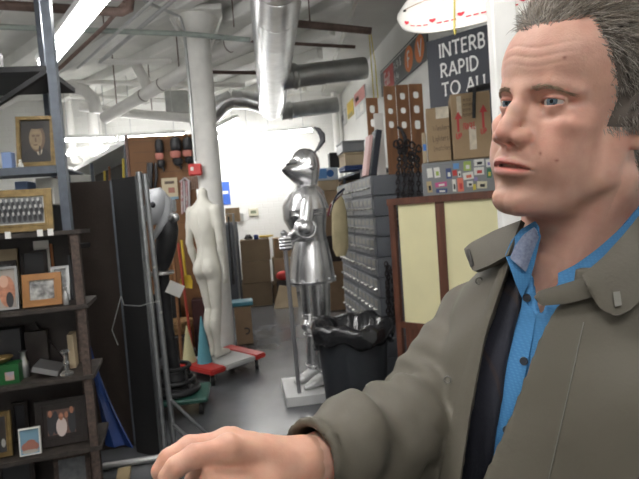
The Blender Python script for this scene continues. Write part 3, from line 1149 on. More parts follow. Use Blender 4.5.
stk = [(427, 168, 432.5, 178, 'w', '', 'white card magnet at the top corner, nearest the card files'), (434, 167, 440, 178, 'w', 'g', 'white slip with a green edge beside the corner card'),
       (446, 168, 451.5, 179, 'b', 'w', 'navy bordered white sticker'), (453, 163, 459, 169, 'l', '', 'sky blue sticker above the red one'), (452.5, 170, 457, 176, 'r', '', 'small red square sticker under the blue one'),
       (458, 171, 461, 177, 'w', 'k', 'narrow white tag with dark print beside the red square'), (463.5, 161, 471, 171, 'g', 'w', 'lime green sticker near the boxes'), (474, 159, 484, 166, 'w', 'k', 'white printed card at the top edge, nearest the pillar'),
       (474, 167, 484, 175, 'w', 'r', 'white card showing a red picture'), (463, 172, 473.5, 179.5, 'w', 'o', 'white card with coloured dots below the green sticker'), (427, 181, 432, 193, 'd', 'k', 'tan sticker with a dark patch'),
       (435, 182, 447, 187, 'p', 'w', 'magenta and white strip sticker'), (436, 188.5, 447.5, 193, 'b', 'w', 'navy and white strip sticker below the magenta one'), (452.5, 179, 456, 192, 'w', 'k', 'tall white strip beside the coral sticker'),
       (457.5, 177.5, 463.5, 192, 'o', 'r', 'tall coral sticker'), (467, 181, 473, 187, 'w', 'k', 'white sticker with dark blot beside the coral one'), (474, 177, 477.5, 181, 'v', '', 'small violet sticker'),
       (473, 184, 476, 190, 'y', '', 'small yellow sticker'), (477, 181, 487, 188.5, 'c', 'k', 'cream card with a dark figure'), (487, 168, 491.5, 178, 'e', 'y', 'dark green tag with a yellow spot next to the pillar'), (486, 159, 491, 167, 'w', 'v', 'white slip tilted next to the pillar')]
for (x0, y0, x1, y1, cc, c2, lab) in stk:
    yy = Yg - .0095
    p = P((x0 + x1) / 2, (y0 + y1) / 2, Y=yy)
    w, h = (x1 - x0) / F_PX * Yg * .98, (y1 - y0) / F_PX * Yg * .96
    R = Matrix.Rotation(random.uniform(-.1, .1), 3, 'Y')
    s = B().box(p, (w, .0014, h), rot=R).obj('sticker', cols[cc])
    tag(s, lab + ', stuck on the grey cabinet', 'sticker', 'stickers on the grey cabinet')
    if c2:
        b = B()
        b.box(p + V((0, -.0011, 0)) + R @ V((w * .05, 0, -h * .1)), (w * .5, .0006, h * .42), rot=R)
        b.obj('print', cols[c2], s)

# cardboard boxes on the cabinet
def carton(lo, hi, m, label, cat='box', group=None, flap=True, tape=True, rot=0.0, name='cardboard_box'):
    lo, hi = V(lo), V(hi)
    c = V(((lo.x + hi.x) / 2, (lo.y + hi.y) / 2, lo.z))
    t = thing(name, c, label, cat, group, rotz=rot)
    s = hi - lo
    B().box((0, 0, s.z / 2), (s.x, s.y, s.z - .002), bev=.005).obj('body', m, t, local=True)
    if flap:
        b = B()
        b.box((0, -s.y * .255, s.z + .001), (s.x * .995, s.y * .485, .004))
        b.box((0, s.y * .255, s.z + .001), (s.x * .995, s.y * .485, .004))
        b.obj('flap', m, t, local=True)
    if tape:
        b = B()
        b.box((0, 0, s.z + .0035), (s.x * 1.002, .05, .0012))
        for sg_ in (-1, 1):
            b.box((sg_ * (s.x / 2 + .0008), 0, s.z * .9), (.0012, .05, s.z * .2))
        b.obj('tape', m_tape, t, local=True)
    return t
zc = zg + .004
l1 = P(428, 150, Y=3.34)
r1 = P(453, 150, Y=3.34)
c1 = carton((l1.x, 3.335, zc), (r1.x - .012, 3.55, P(440, 108, Y=3.34).z), m_card, 'cardboard box with handwriting, next to the bigger one with red arrows', tape=False)
l2, r2 = P(453, 150, Y=3.325), P(492, 140, Y=3.325)
xr = r2.x
c2 = carton((l2.x, 3.325, zc), (xr, 3.55, P(470, 93, Y=3.325).z), m_card, 'bigger cardboard box with red arrows, beside the white pillar', tape=False)
yy = 3.334
b = B()
for txt, px, py, h in (('Western', 433, 131.5, .060), ('Lighters', 433, 142, .058), ('(matches)', 434, 151.5, .055)):
    write(b, txt, P(px, py, Y=yy), V((1, 0, .04)), V((0, 0, 1)), h * .68, .09, squash=.72, gap=.1)
b.obj('handwriting', mat('brown_marker', (.10, .07, .05), .6), c1)
B().box(P(442, 112.5, Y=yy), (.085, .0012, .075)).obj('tape', m_tape, c1)
yy = 3.324
b = B()
for px, y0, y1 in ((458, 132, 119), (483, 128, 112)):
    p0, p1 = P(px, y0, Y=yy), P(px + .4, y1, Y=yy)
    b.box((p0 + p1) / 2 + V((0, -.0005, 0)), (.014, .001, abs(p1.z - p0.z)))
    b.prism([p1 + V((-.024, -.0002, 0)), p1 + V((.024, -.0002, 0)), p1 + V((0, -.0002, .05))], V((0, -.001, 0)))
    b.obj('red_arrow', m_red_ink, c2)
    b = B()
write(b, 'UP', P(456.5, 139, Y=yy), V((1, 0, .03)), V((0, 0, 1)), .034, .22, squash=.8)
b.obj('red_lettering', m_red_ink, c2)
b = B()
write(b, 'UP', P(481, 134, Y=yy), V((1, 0, .03)), V((0, 0, 1)), .034, .22, squash=.8)
b.obj('red_lettering', m_red_ink, c2)
b = B()
write(b, 'FRAGILE', P(463.5, 130, Y=yy), V((1, 0, .03)), V((0, 0, 1)), .042, .2, squash=.42, gap=.08)
b.obj('red_lettering', m_red_ink, c2)
b = B()
b.box(P(459, 106, Y=yy), (.03, .0012, .13))
b.obj('tape', m_tape, c2)
b = B()
b.box(P(473, 138, Y=yy), (.045, .0013, .15))
b.obj('tape', m_tape, c2)
b = B()
for i in range(4):
    write(b, 'mnem'[: 3 + i % 2], P(463, 102 + i * 5, Y=yy), V((1, 0, .05)), V((0, 0, 1)), .032, .08, squash=.8)
b.obj('handwriting', mat('brown_marker', (.1, .07, .05), .6), c2)
# small end carton with blue tape
l3, r3 = P(422.6, 150, Y=3.37), P(427.6, 150, Y=3.37)
c3 = carton((l3.x, 3.365, zc), (l1.x - .008, 3.54, P(425, 133, Y=3.37).z), m_card3, 'narrow pale carton with blue tape, beside the handwritten box', tape=False)
B().box(P(424.6, 147.5, Y=3.364), (.022, .0014, .045)).obj('blue_tape', mat('blue_tape', (.05, .2, .6), .4), c3)
# black strap draped over the big box
b = B()
zt_ = P(470, 93, Y=3.325).z + .032
p = [P(468, 93, Y=3.39), P(474, 90, Y=3.38), P(482, 87, Y=3.37), P(493, 85, Y=3.39)]
for q in p:
    q.z = max(q.z, zt_)
    q.z = min(q.z, zt_ + .03)
b.tube(p, [.014, .02, .022, .018], 8)
b.tube([p[1] + V((0, -.02, .0)), V((P(475, 95, Y=3.3).x, 3.300, zt_ - .005)), P(474, 104, Y=3.303), P(474, 118, Y=3.305)], .011, 8)
tag(b.obj('strap', m_rubber), 'black rubber strap draped over the box with red arrows', 'strap')

piv = V((CA.x, CA.y, 0))
for o in set(bpy.data.objects) - before:
    if o.parent is None:
        o.location = piv + CR @ (o.location - piv)
        o.rotation_euler = (CR @ o.rotation_euler.to_matrix()).to_euler()
P = P_room

# ---------------------------------------------------------------- yellow panelled folding screen
sc_ = thing('folding_screen', P(430, 300, Y=3.2), 'folding screen with cream panels in a dark wood frame behind the man', 'screen')
sA, sB = P(390.5, 204, Y=3.38), P(520, 196, Y=2.75)
zs = P(391, 199, Y=3.38).z
sd = V((sB.x - sA.x, sB.y - sA.y, 0)).normalized()
sn = V((sd.y, -sd.x, 0))
sA = V((sA.x, sA.y, 0))
t1 = None
def scr_t(px):
    r = ray(px, 230)
    # intersect the plane through sA with normal sn
    t = (sA - CAM).dot(sn) / r.dot(sn)
    return (CAM + r * t - sA).dot(sd)
w0, w1, w2, w3 = 0.0, scr_t(401), scr_t(438.5), scr_t(447)
wE = scr_t(524)
zb = .06
fr = B()
def board(x0, x1, z0, z1, d0, d1, b):
    pts = [sA + sd * x0 + sn * d0, sA + sd * x1 + sn * d0, sA + sd * x1 + sn * d1, sA + sd * x0 + sn * d1]
    b.hexa([p + V((0, 0, z0)) for p in pts] + [p + V((0, 0, z1)) for p in pts])
TK = .032
zr = .045
board(w0, w1 - .028, .004, zs - zr, 0, TK, fr)
fr.obj('stile', m_walnut, sc_)
fr = B()
board(w2, w3, .004, zs - zr, 0, TK, fr)
fr.obj('stile', m_walnut, sc_)
fr = B()
board(wE, wE + .05, .004, zs - zr, 0, TK, fr)
fr.obj('stile', m_walnut, sc_)
fr = B()
board(w0 - .008, wE + .06, zs - zr, zs, -.004, TK + .006, fr)
fr.obj('top_rail', m_walnut, sc_)
fr = B()
zl = P(400, 323, Y=3.3).z
board(w1 - .028, wE, zl - .04, zl, .002, TK - .002, fr)
fr.obj('lower_rail', m_walnut, sc_)
for (x0, x1) in ((w1 - .001, w2), (w3, wE)):
    fr = B()
    board(x0, x1, zl, zs - zr, .010, .020, fr)
    fr.obj('panel', m_cane, sc_)
    fr = B()
    board(x0, x1, .1, zl - .04, .010, .020, fr)
    fr.obj('lower_panel', m_walnut, sc_)

# ---------------------------------------------------------------- black dustbin with a liner
tc = P(352, 404, Z=0.0)
tc = V((P(352, 330, Y=3.60).x, 3.60, 0))
bn = thing('dustbin', tc, 'dark plastic dustbin lined with a black bag beside the armour', 'bin')
RB, RT, HB = .215, .258, .69
b = B()
b.lathe([(RB, .003), (RB + .004, .02), (RT - .004, HB - .05), (RT + .01, HB - .05), (RT + .014, HB - .03), (RT + .014, HB), (RT, HB), (RT - .012, HB - .03), (RB - .01, .03), (.02, .02)], tc, 40)
b.obj('bin_body', m_bin, bn)
for s in (-1, 1):
    B().box(tc + V((s * (RT + .016), 0, HB - .14)), (.04, .13, .02), bev=.006).obj('handle', m_bin, bn)
b = B()
random.seed(3)
ph = [random.uniform(0, 6.28) for _ in range(8)]
def wob(a, j):
    return .035 * math.sin(5 * a + ph[0] + j * .5) + .025 * math.sin(11 * a + ph[1] - j * .7) + .018 * math.sin(19 * a + ph[2] + j) if j in (0, 1, 2, 3) else .02 * math.sin(7 * a + ph[3] + j) + .015 * math.sin(13 * a + j)
N = 72
rings = []
prof = [(RT + .022, HB - .10), (RT + .030, HB - .075), (RT + .034, HB - .05), (RT + .036, HB - .01), (RT + .022, HB + .03), (RT - .02, HB + .03), (RT - .06, HB + .01), (RT - .09, HB - .08), (.05, HB - .16)]
for j, (r, z) in enumerate(prof):
    ring = []
    for k in range(N):
        a = 2 * PI * k / N
        w = .011 * math.sin(5 * a + ph[0] + j * .5) + .008 * math.sin(11 * a + ph[1] - j * .7) + .006 * math.sin(19 * a + ph[2] + j)
        dz = (.022 * math.sin(4 * a + ph[4]) + .016 * math.sin(9 * a + ph[5])) * (1 if j == 0 else .55)
        rr = r + (max(0, w) + .002 if j <= 3 else w)
        ring.append(b.bm.verts.new(tc + V((rr * math.cos(a), rr * math.sin(a), z + (dz if j != 3 else dz * .5)))))
    rings.append(ring)
for i in range(len(rings) - 1):
    for k in range(N):
        b.bm.faces.new((rings[i][k], rings[i][(k + 1) % N], rings[i + 1][(k + 1) % N], rings[i + 1][k]))
b.bm.faces.new(rings[-1])
o = b.obj('bin_liner', m_bag, bn, smooth=80)
md = o.modifiers.new('thick', 'SOLIDIFY')
md.thickness = .002
# ================================================================== THE LEFT HAND SIDE
m_rackpost = mat('blue_grey_angle_steel', (.13, .15, .18), .5, .3, var=.12, scale=20)
m_shelfwood = mat('mottled_brown_shelf', (.038, .030, .025), .7, .0, var=.4, scale=25)
m_shelfpost = mat('mottled_brown_post', (.075, .052, .042), .7, .0, var=.45, scale=60)
m_gold = mat('old_gilt', (.20, .135, .05), .45, .35, var=.25, scale=30)
m_honey = mat('honey_wood', (.34, .155, .045), .45, var=.15, scale=10)
m_dkframe = mat('dark_frame_wood', (.022, .015, .013), .45, var=.3, scale=12)
m_silver = mat('silver_frame', (.5, .5, .5), .35, .9)
m_glass = mat('clear_glass', (.9, .92, .92), .05, trans=.9)
m_brownflat = mat('dark_brown_cloth', (.030, .020, .015), .85, var=.18, scale=3, bump=.2, bscale=80)
m_blackflat = mat('black_cloth', (.009, .009, .010), .8, var=.2, scale=4)
m_alu = mat('dull_aluminium', (.30, .31, .32), .38, .9, var=.15, scale=14)
m_blue = mat('royal_blue_tarpaulin', (.010, .035, .15), .5, var=.15, scale=6)
m_pine = mat('pale_pine', (.46, .35, .20), .6, var=.12, scale=8)
m_photo_bw = mat('grey_photograph', (.06, .06, .06), .35, col2=(.62, .62, .6), scale=26)
m_sepia = mat('sepia_oil_ground', (.030, .024, .02), .45, var=.4, scale=6)

# photographs and paintings: small patches of tone set in the picture's own plane
def picture(name, p, ux, uz, w, h, fm, m_pic, fw, dep, label, cat='picture frame', mat_w=0.0, mm=None, patches=(), group=None, glossy=True):
    """p = lower left corner of the face, ux along, uz up; the frame's body runs backwards"""
    p, ux, uz = V(p), V(ux).normalized(), V(uz).normalized()
    nn = ux.cross(uz)            # towards the viewer when ux runs right
    t = thing(name, p + ux * (w / 2) - nn * dep * .5, label, cat, group)
    def slab(x0, x1, z0, z1, d0, d1, b=None):
        b = b or B()
        c = [p + ux * x + uz * z + nn * d for z in (z0, z1) for (x, d) in ((x0, d1), (x1, d1), (x1, d0), (x0, d0))]
        return b.hexa(c)
    b = B()
    for (x0, x1, z0, z1) in ((0, w, 0, fw), (0, w, h - fw, h), (0, fw, fw, h - fw), (w - fw, w, fw, h - fw)):
        slab(x0, x1, z0, z1, -dep, 0, b)
    # raised inner lip
    q = fw * .72
    for (x0, x1, z0, z1) in ((q, w - q, q, fw), (q, w - q, h - fw, h - q), (q, fw, fw, h - fw), (w - fw, w - q, fw, h - fw)):
        slab(x0, x1, z0, z1, -.001, .004, b)
    b.obj('frame', fm, t)
    slab(fw, w - fw, fw, h - fw, -dep * .9, -dep * .35).obj('picture', m_pic, t)
    if mat_w:
        b = B()
        q = fw + mat_w
        for (x0, x1, z0, z1) in ((fw, w - fw, fw, q), (fw, w - fw, h - q, h - fw), (fw, q, q, h - q), (w - q, w - fw, q, h - q)):
            slab(x0, x1, z0, z1, -dep * .34, -dep * .26, b)
        b.obj('mount', mm or m_paper, t)
    for i, (fx, fz, rx, rz, m_) in enumerate(patches):
        iw, ih = w - 2 * fw, h - 2 * fw
        c = p + ux * (fw + iw * fx) + uz * (fw + ih * fz) - nn * (dep * .345 - .0005 * (i + 1))
        b = B()
        b.prism([c + ux * (iw * rx * math.cos(a)) + uz * (ih * rz * math.sin(a)) for a in [2 * PI * k / 18 for k in range(18)]], nn * .0003)
        for v_ in b.bm.verts:
            rel = v_.co - p
            a_, c_ = rel.dot(ux), rel.dot(uz)
            v_.co += ux * (min(max(a_, fw), w - fw) - a_) + uz * (min(max(c_, fw), h - fw) - c_)
        b.obj('painted_patch', m_, t)
    return t

# ---------------------------------------------------------------- steel angle rack with the portrait on it
RY = 2.95
pt, pb = P(46, -5, Y=RY), P(62, 190, Y=RY)
xp = (pt.x + pb.x) / 2 - .0
rk = thing('steel_rack', (xp - .5, RY + .2, 0), 'tall blue grey steel angle rack holding the portrait', 'rack')
def post(x, y, sx, sy):
    b = B()
    b.box2((x, y, 0.002), (x + sx * .045, y + sy * .004, 3.3))
    b.box2((x, y + sy * .0041, .002), (x + sx * .004, y + sy * .045, 3.3))
    return b
for (x, y, sx, sy) in ((xp + .02, RY, -1, 1), (xp - 1.1, RY, 1, 1), (P(61, 200, Y=RY + .5).x, RY + .5, -1, -1), (xp - 1.1, RY + .5, 1, -1)):
    post(x, y, sx, sy).obj('post', m_rackpost, rk)
zsh = P(30, 160, Y=RY).z
zs2 = P(20, 66, Y=RY).z
zs1 = P(20, 103, Y=RY).z
b = B().box2((xp - 1.09, RY + .006, zsh - .045), (xp - .03, RY + .49, zsh - .035))
b.box2((xp - 1.09, RY + .006, zsh - .075), (xp - .03, RY + .010, zsh - .036))
b.obj('shelf', m_rackpost, rk)
b = B().box2((xp - 1.09, RY + .006, zs2 - .03), (xp - .03, RY + .49, zs2))
b.obj('shelf', m_black, rk)
b = B().box2((xp - 1.09, RY + .006, zs1 - .02), (xp - .30, RY + .03, zs1 + .02))
b.bar((xp - .30, RY + .018, zs1), (xp - .035, RY + .018, zs2 - .03), .03, .024)
b.bar((xp - .36, RY + .018, zs1 + .02), (xp - .36, RY + .018, zs2 - .03), .03, .024)
b.obj('gusset_brace', m_black, rk)
b = B().box2((xp - 1.09, RY + .006, 1.40), (xp - .03, RY + .49, 1.43))
b.obj('shelf', m_black, rk)
for xs_ in ((xp - .95, xp - .62, zs2, .22, 'dark storage case on the top of the steel rack', m_black),):
    pass
tag(B().box2((xp - .9, RY + .12, zs2 + .001), (xp - .40, RY + .42, zs2 + .2), bev=.01).obj('storage_case', m_dkframe), 'dark case lying on top of the steel angle rack', 'case')

# portrait painting leaning on the rack's shelf
pl = P(14.5, 157, Y=RY + .07)
pr_ = P(53, 154, Y=RY + .07)
zfoot = zsh - .034
th = P(14.5, 108, Y=RY + .07).z - pl.z
w = pr_.x - pl.x
m_face = mat('painted_flesh', (.30, .22, .13), .5, var=.2, scale=30)
m_facesh = mat('painted_flesh_shadow', (.16, .10, .06), .5)
m_shirtp = mat('painted_collar', (.42, .37, .28), .5)
m_suitp = mat('painted_coat', (.018, .016, .015), .5)
uzl = V((0, .14, 1)).normalized()
picture('portrait_painting', (pl.x, RY + .09, zfoot + .012), (1, .03, 0), uzl, w, th + .02, m_gold, m_sepia, .022, .03,
        'framed dark portrait of a person in a suit, on the steel rack', 'painting',
        patches=[(.5, .10, .48, .26, m_suitp), (.60, .30, .10, .13, m_shirtp), (.54, .57, .27, .32, m_facesh), (.50, .58, .22, .28, m_face), (.54, .86, .26, .07, m_suitp), (.62, .28, .03, .12, m_suitp), (.42, .63, .06, .025, m_facesh), (.58, .63, .06, .025, m_facesh), (.49, .41, .08, .02, m_facesh), (.50, .53, .03, .06, m_facesh)])
# bright oddments behind the portrait on the rack
for (px, y0, y1, wd, m_, lab) in ((5, 150, 161, .05, mat('blue_white_carton', (.25, .35, .6), .6), 'small blue and white carton beside the portrait'),
                                  (20, 152, 157, .03, m_paper, 'small white figurine at the foot of the portrait')):
    p = P(px, y1, Y=RY + .03)
    if px > 10:
        b = B().lathe([(.004, 0), (.014, .002), (.012, .02), (.006, .026), (.009, .034), (.004, .042)], (p.x, RY + .028, zfoot + .001), 12)
        tag(b.obj('figurine', m_paper), lab, 'figurine')
    else:
        b = B().box2((p.x - wd / 2, RY + .05, zfoot + .001), (p.x + wd / 2, RY + .10, zfoot + .09), bev=.002)
        tag(b.obj('carton', m_), lab, 'carton')
# boxes on the middle shelf of the rack
for (x0, x1, h, m_, lab) in ((-1.0, -.72, .26, m_card2, 'brown carton on the middle shelf of the steel rack'), (-.68, -.40, .22, m_black, 'black case on the middle shelf of the steel rack'),
                             (-.37, -.12, .24, m_blackflat, 'dark trunk at the post end of the rack middle shelf')):
    tag(B().box2((xp + x0, RY + .1, 1.431), (xp + x1, RY + .42, 1.43 + h), bev=.008).obj('case', m_), lab, 'case')
for (px0, px1, py0, py1, m_, lab) in ((36, 51, 166, 189, m_paper, 'white carton on the dark trunk in the steel rack'), (15, 27, 181, 190, mat('blue_white_carton', (.25, .35, .6), .6), 'small blue carton on the black case in the steel rack')):
    p0, p1 = P(px0, py1, Y=RY + .2), P(px1, py0, Y=RY + .2)
    zb0 = 1.43 + (.24 if px0 > 30 else .26) + .003
    tag(B().box2((p0.x, RY + .2, zb0), (p1.x, RY + .36, min(max(p1.z, zb0 + .04), zsh - .08)), bev=.004).obj('carton', m_), lab, 'carton')
for k, (x0, h) in enumerate(((-1.0, .5), (-.56, .62))):
    tag(B().box2((xp + x0, RY + .06, .002), (xp + x0 + .38, RY + .42, h), bev=.01).obj('crate', m_dkframe), ('dark crate on the floor at the far end of the steel rack', 'taller dark crate on the floor by the steel rack post')[k], 'crate')

# ---------------------------------------------------------------- bookcase of framed photographs
SY = 2.62
S0 = P(77, 250, Y=SY)
SX = V((-.990, -.14, 0)).normalized()         # along the shelf, running left
SD = V((-SX.y, SX.x, 0))
if SD.y < 0:
    SD = -SD
base = V((S0.x + .01, S0.y, 0))
Wb, Db = 1.15, .30
bk = thing('bookcase', base + SX * (Wb / 2) + SD * (Db / 2), 'open brown shelf unit crowded with framed photographs', 'shelf unit')
def sp(a, d, z):
    return base + SX * a + SD * d + V((0, 0, z))
def sbox(a0, a1, d0, d1, z0, z1, b=None):
    b = b or B()
    return b.hexa([sp(a1, d0, z0), sp(a0, d0, z0), sp(a0, d1, z0), sp(a1, d1, z0), sp(a1, d0, z1), sp(a0, d0, z1), sp(a0, d1, z1), sp(a1, d1, z1)])
ztops = []
for y in (229.5, 304, 374, 445):
    r = ray(76 + (y - 230) * .115, y)
    t = (base - CAM).dot(SD) / r.dot(SD)
    ztops.append((CAM + r * t).z)
ztops.append(.07)
for (a, d) in ((0.0, 0.0), (Wb - .04, 0), (0.055, Db - .035), (Wb - .04, Db - .035)):
    sbox(a, a + .036, d, d + .035, .002, ztops[0] - .022).obj('post', m_shelfpost, bk)
for z in ztops:
    sbox(-.016, Wb + .02, -.012, Db + .01, z - .02, z).obj('shelf', m_shelfwood, bk)
sbox(.036, Wb - .04, Db - .012, Db - .002, .09, ztops[0] - .022).obj('back_panel', m_dkframe, bk)

def on_shelf(px, k, d=.05):
    """distance along the shelf of a pixel column, at depth d on shelf k"""
    z = ztops[k]
    r = ray(px, 300)
    # plane parallel to the front
    o = base + SD * d
    t = (o - CAM).dot(SD) / r.dot(SD)
    q0 = CAM + r * t
    # refine for the lean of the picture
    for _ in range(3):
        yy = proj(V((q0.x, q0.y, z)))[1]
        r = ray(px, yy)
        t = (o - CAM).dot(SD) / r.dot(SD)
        q0 = CAM + r * t
    return (q0 - base).dot(SX)
PXM = F_PX / 2.62
def sframe(px0, px1, k, hpx, fm, m_pic, fw, label, d=.05, lean=.12, cat='picture frame', name='picture_frame', **kw):
    a0, a1 = on_shelf(px0, k, d), on_shelf(px1, k, d)
    h = hpx / PXM
    p = sp(a0, d, ztops[k] + .008)
    uz = (V((0, 0, 1)) + SD * lean).normalized()
    return picture(name, p, -SX, uz, a0 - a1, h, fm, m_pic, fw, .018, label, cat, group='framed photographs on the brown shelves', **kw)
m_group = mat('group_photo_ground', (.13, .135, .14), .4, var=.25, scale=30)
m_figure = mat('photo_figure_grey', (.42, .42, .40), .4, var=.2, scale=60)
m_figdk = mat('photo_figure_dark', (.035, .035, .04), .4)
pat = []
for row in range(3):
    for k in range(13):
        pat.append((.04 + .075 * k + (.03 if row % 2 else 0), .22 + .24 * row, .026, .13, m_figdk))
for row in range(3):
    for k in range(13):
        pat.append((.04 + .075 * k + (.03 if row % 2 else 0), .36 + .24 * row, .017, .07, m_figure))
sframe(-34, 54, 0, 40, m_gold, m_group, .036, 'wide gilt framed group photograph on the top brown shelf', d=.05, mat_w=.006, mm=m_figure, patches=pat)
sframe(-9, 19.5, 1, 40, m_silver, mat('pale_photo_ground', (.36, .32, .28), .4, var=.1), .010, 'silver framed colour photo beside the honey wood frame', d=.03,
       patches=[(.62, .42, .34, .40, mat('photo_skin', (.46, .20, .12), .45, var=.25, scale=40)), (.72, .20, .16, .2, m_figdk), (.5, .68, .2, .16, mat('photo_pale_skin', (.60, .36, .26), .45))])
sframe(23, 62.5, 1, 31, m_honey, m_photo_bw, .032, 'honey wood frame with a grey photograph on the second shelf', d=.035, lean=.2)
sframe(52, 70.5, 1, 35, m_silver, m_photo_bw, .014, 'slim silver frame leaning behind the honey wood frame', d=.17, lean=.25)
sframe(-8, 19, 1, 44, m_dkframe, m_group, .02, 'tall dark frame at the back of the second shelf', d=.20, lean=.1)
sframe(24, 50, 1, 52, m_dkframe, m_figdk, .014, 'black frame standing behind the honey wood frame', d=.22, lean=.08)
sframe(-6, 13, 3, 42, m_gold, m_figdk, .022, 'gilt frame with a dark oval photo on the fourth shelf', d=.05, lean=.1, patches=[(.5, .5, .36, .4, m_sepia), (.6, .25, .25, .12, m_figure)])
fam = [(.20, .45, .10, .36, m_figdk), (.80, .48, .12, .40, m_figdk), (.34, .5, .09, .36, m_figdk), (.5, .34, .15, .30, mat('white_dress', (.62, .52, .48), .5)), (.5, .66, .06, .12, mat('photo_skin', (.46, .2, .12), .45)),
       (.2, .78, .055, .11, mat('photo_skin', (.46, .2, .12), .45)), (.8, .82, .055, .11, mat('photo_skin', (.46, .2, .12), .45)), (.65, .7, .05, .1, mat('photo_skin', (.46, .2, .12), .45))]
sframe(37, 88, 3, 44, m_dkframe, mat('warm_photo_ground', (.16, .09, .07), .4), .034, 'wide dark wood frame with a family photo on the fourth shelf', d=.07, lean=.16, mat_w=.018, mm=m_dkframe, patches=fam)
sframe(20, 41.5, 3, 25, m_paper, mat('sky_print', (.18, .32, .42), .45), .005, 'small card with a red brick building under blue sky', d=.012, lean=.10,
       patches=[(.5, .28, .46, .22, mat('brick_print', (.34, .14, .10), .5)), (.55, .45, .25, .12, mat('brick_print', (.34, .14, .10), .5)), (.5, .1, .45, .08, mat('pavement_print', (.4, .38, .33), .5))])
sframe(13, 30, 3, 38, m_dkframe, m_figdk, .016, 'dark frame half hidden behind the small building card', d=.23, lean=.1)
sframe(58, 94, 4, 62, m_shelfpost, m_group, .02, 'brown frame standing on the lowest shelf', d=.05, lean=.1, patches=[(.5, .3, .3, .2, mat('maroon_print', (.2, .03, .04), .5))])
sframe(2, 38, 4, 58, m_dkframe, m_figdk, .02, 'dark frame beside the brown frame on the lowest shelf', d=.19, lean=.06)
# oddments under the top shelf and behind
def sblock(px0, px1, k, hpx, m_, name, label, cat, d0=.1, d1=.2, rot=0.0, lift=0.0):
    a0, a1 = on_shelf(px0, k, d0), on_shelf(px1, k, d0)
    b = sbox(a1, a0, d0, d1, ztops[k] + .002 + lift, ztops[k] + .002 + lift + hpx / PXM)
    if rot:
        c = sp((a0 + a1) / 2, (d0 + d1) / 2, ztops[k])
        bmesh.ops.rotate(b.bm, cent=c, matrix=Matrix.Rotation(rot, 3, SD), verts=b.bm.verts[:])
        lo = min(v.co.z for v in b.bm.verts)
        bmesh.ops.translate(b.bm, vec=(0, 0, ztops[k] + .002 - lo), verts=b.bm.verts[:])
    return tag(b.obj(name, m_), label, cat)
sblock(39, 54, 1, 62, m_paper, 'envelope', 'large white envelope standing at the back of the second shelf', 'envelope', .265, .275)
sblock(55, 57, 1, 58, mat('orange_board_edge', (.4, .15, .05), .6), 'board', 'thin orange board standing beside the white envelope', 'board', .262, .282)
sblock(72, 74, 1, 45, m_figdk, 'book', 'thin dark book standing at the shelf post', 'book', .2, .255)
sblock(-5, 22, 1, 56, m_card3, 'carton', 'pale carton at the back of the second shelf behind dark frames', 'carton', .25, .28)
# tags clipped on the top shelf's edge
for k, px in enumerate((8, 40, 50.5)):
    a = on_shelf(px, 0, -.012)
    b = sbox(a - .012, a + .012, -.0155, -.0125, ztops[0] - .02, ztops[0] + .012)
    tag(b.obj('price_tag', m_paper), ('white tag on the top shelf edge, furthest from the post', 'white tag on the top shelf edge, in the middle of three', 'white tag on the top shelf edge, nearest the post')[k], 'tag', 'white tags on the top shelf edge')
# little bottle, gold dish, green box, tilted frame, glass candlestick
p = sp(on_shelf(66.5, 1, .03), .03, ztops[1] + .002)
tag(B().lathe([(.013, 0), (.014, .004), (.014, .05), (.006, .062), (.006, .075), (.009, .078), (.009, .088), (.002, .09)], p, 14).obj('bottle', m_silver), 'small silver bottle at the end of the second shelf', 'bottle')
green = sblock(-9, 20, 2, 18, mat('green_tin', (.012, .10, .025), .4), 'tin_box', 'green tin box with a small picture on the third shelf', 'box', .03, .12)
a0, a1 = on_shelf(6, 2, .029), on_shelf(15, 2, .029)
b = sbox(a1, a0, .0285, .0297, ztops[2] + .02, ztops[2] + .06)
b.obj('picture_label', mat('blue_skin_print', (.35, .36, .5), .5, col2=(.5, .3, .22), scale=30), green)
p = sp(on_shelf(3, 2, .08), .08, ztops[2] + 18 / PXM + .006)
tag(B().lathe([(.02, 0), (.04, .008), (.055, .024), (.052, .028), (.03, .012), (.002, .01)], p, 20).obj('dish', m_gold), 'gilt dish resting on the green tin box', 'dish')
sblock(31, 58, 2, 5, m_silver, 'picture_frame', 'silver frame lying tilted on the third shelf', 'picture frame', .04, .20, rot=.35)
p = sp(on_shelf(67, 2, .05), .05, ztops[2] + .003)
tag(B().lathe([(.03, 0), (.03, .01), (.012, .02), (.01, .05), (.018, .06), (.01, .07), (.01, .10), (.022, .115), (.022, .12), (.004, .112)], p, 16).obj('candlestick', m_glass), 'clear glass candlestick on the third shelf by the post', 'candlestick')
p = sp(on_shelf(29, 2, .19), .12, ztops[2] + .003)
tag(B().lathe([(.02, 0), (.024, .02), (.022, .07), (.014, .09), (.012, .12), (.018, .13), (.002, .128)], p, 16).obj('vase', m_silver), 'silver vase between the green tin and the tilted frame', 'vase')
sblock(58, 66, 2, 50, m_dkframe, 'picture_frame', 'dark frame slanting at the back of the third shelf', 'picture frame', .258, .272, rot=-.5)
sblock(70, 76, 2, 34, m_card3, 'book', 'pale book standing by the post on the third shelf', 'book', .16, .255)
sblock(-4, 24, 2, 46, m_figdk, 'case', 'black case at the back of the third shelf', 'case', .18, .27)
sblock(28, 50, 2, 40, m_dkframe, 'box', 'dark brown box at the back of the third shelf', 'box', .21, .25)

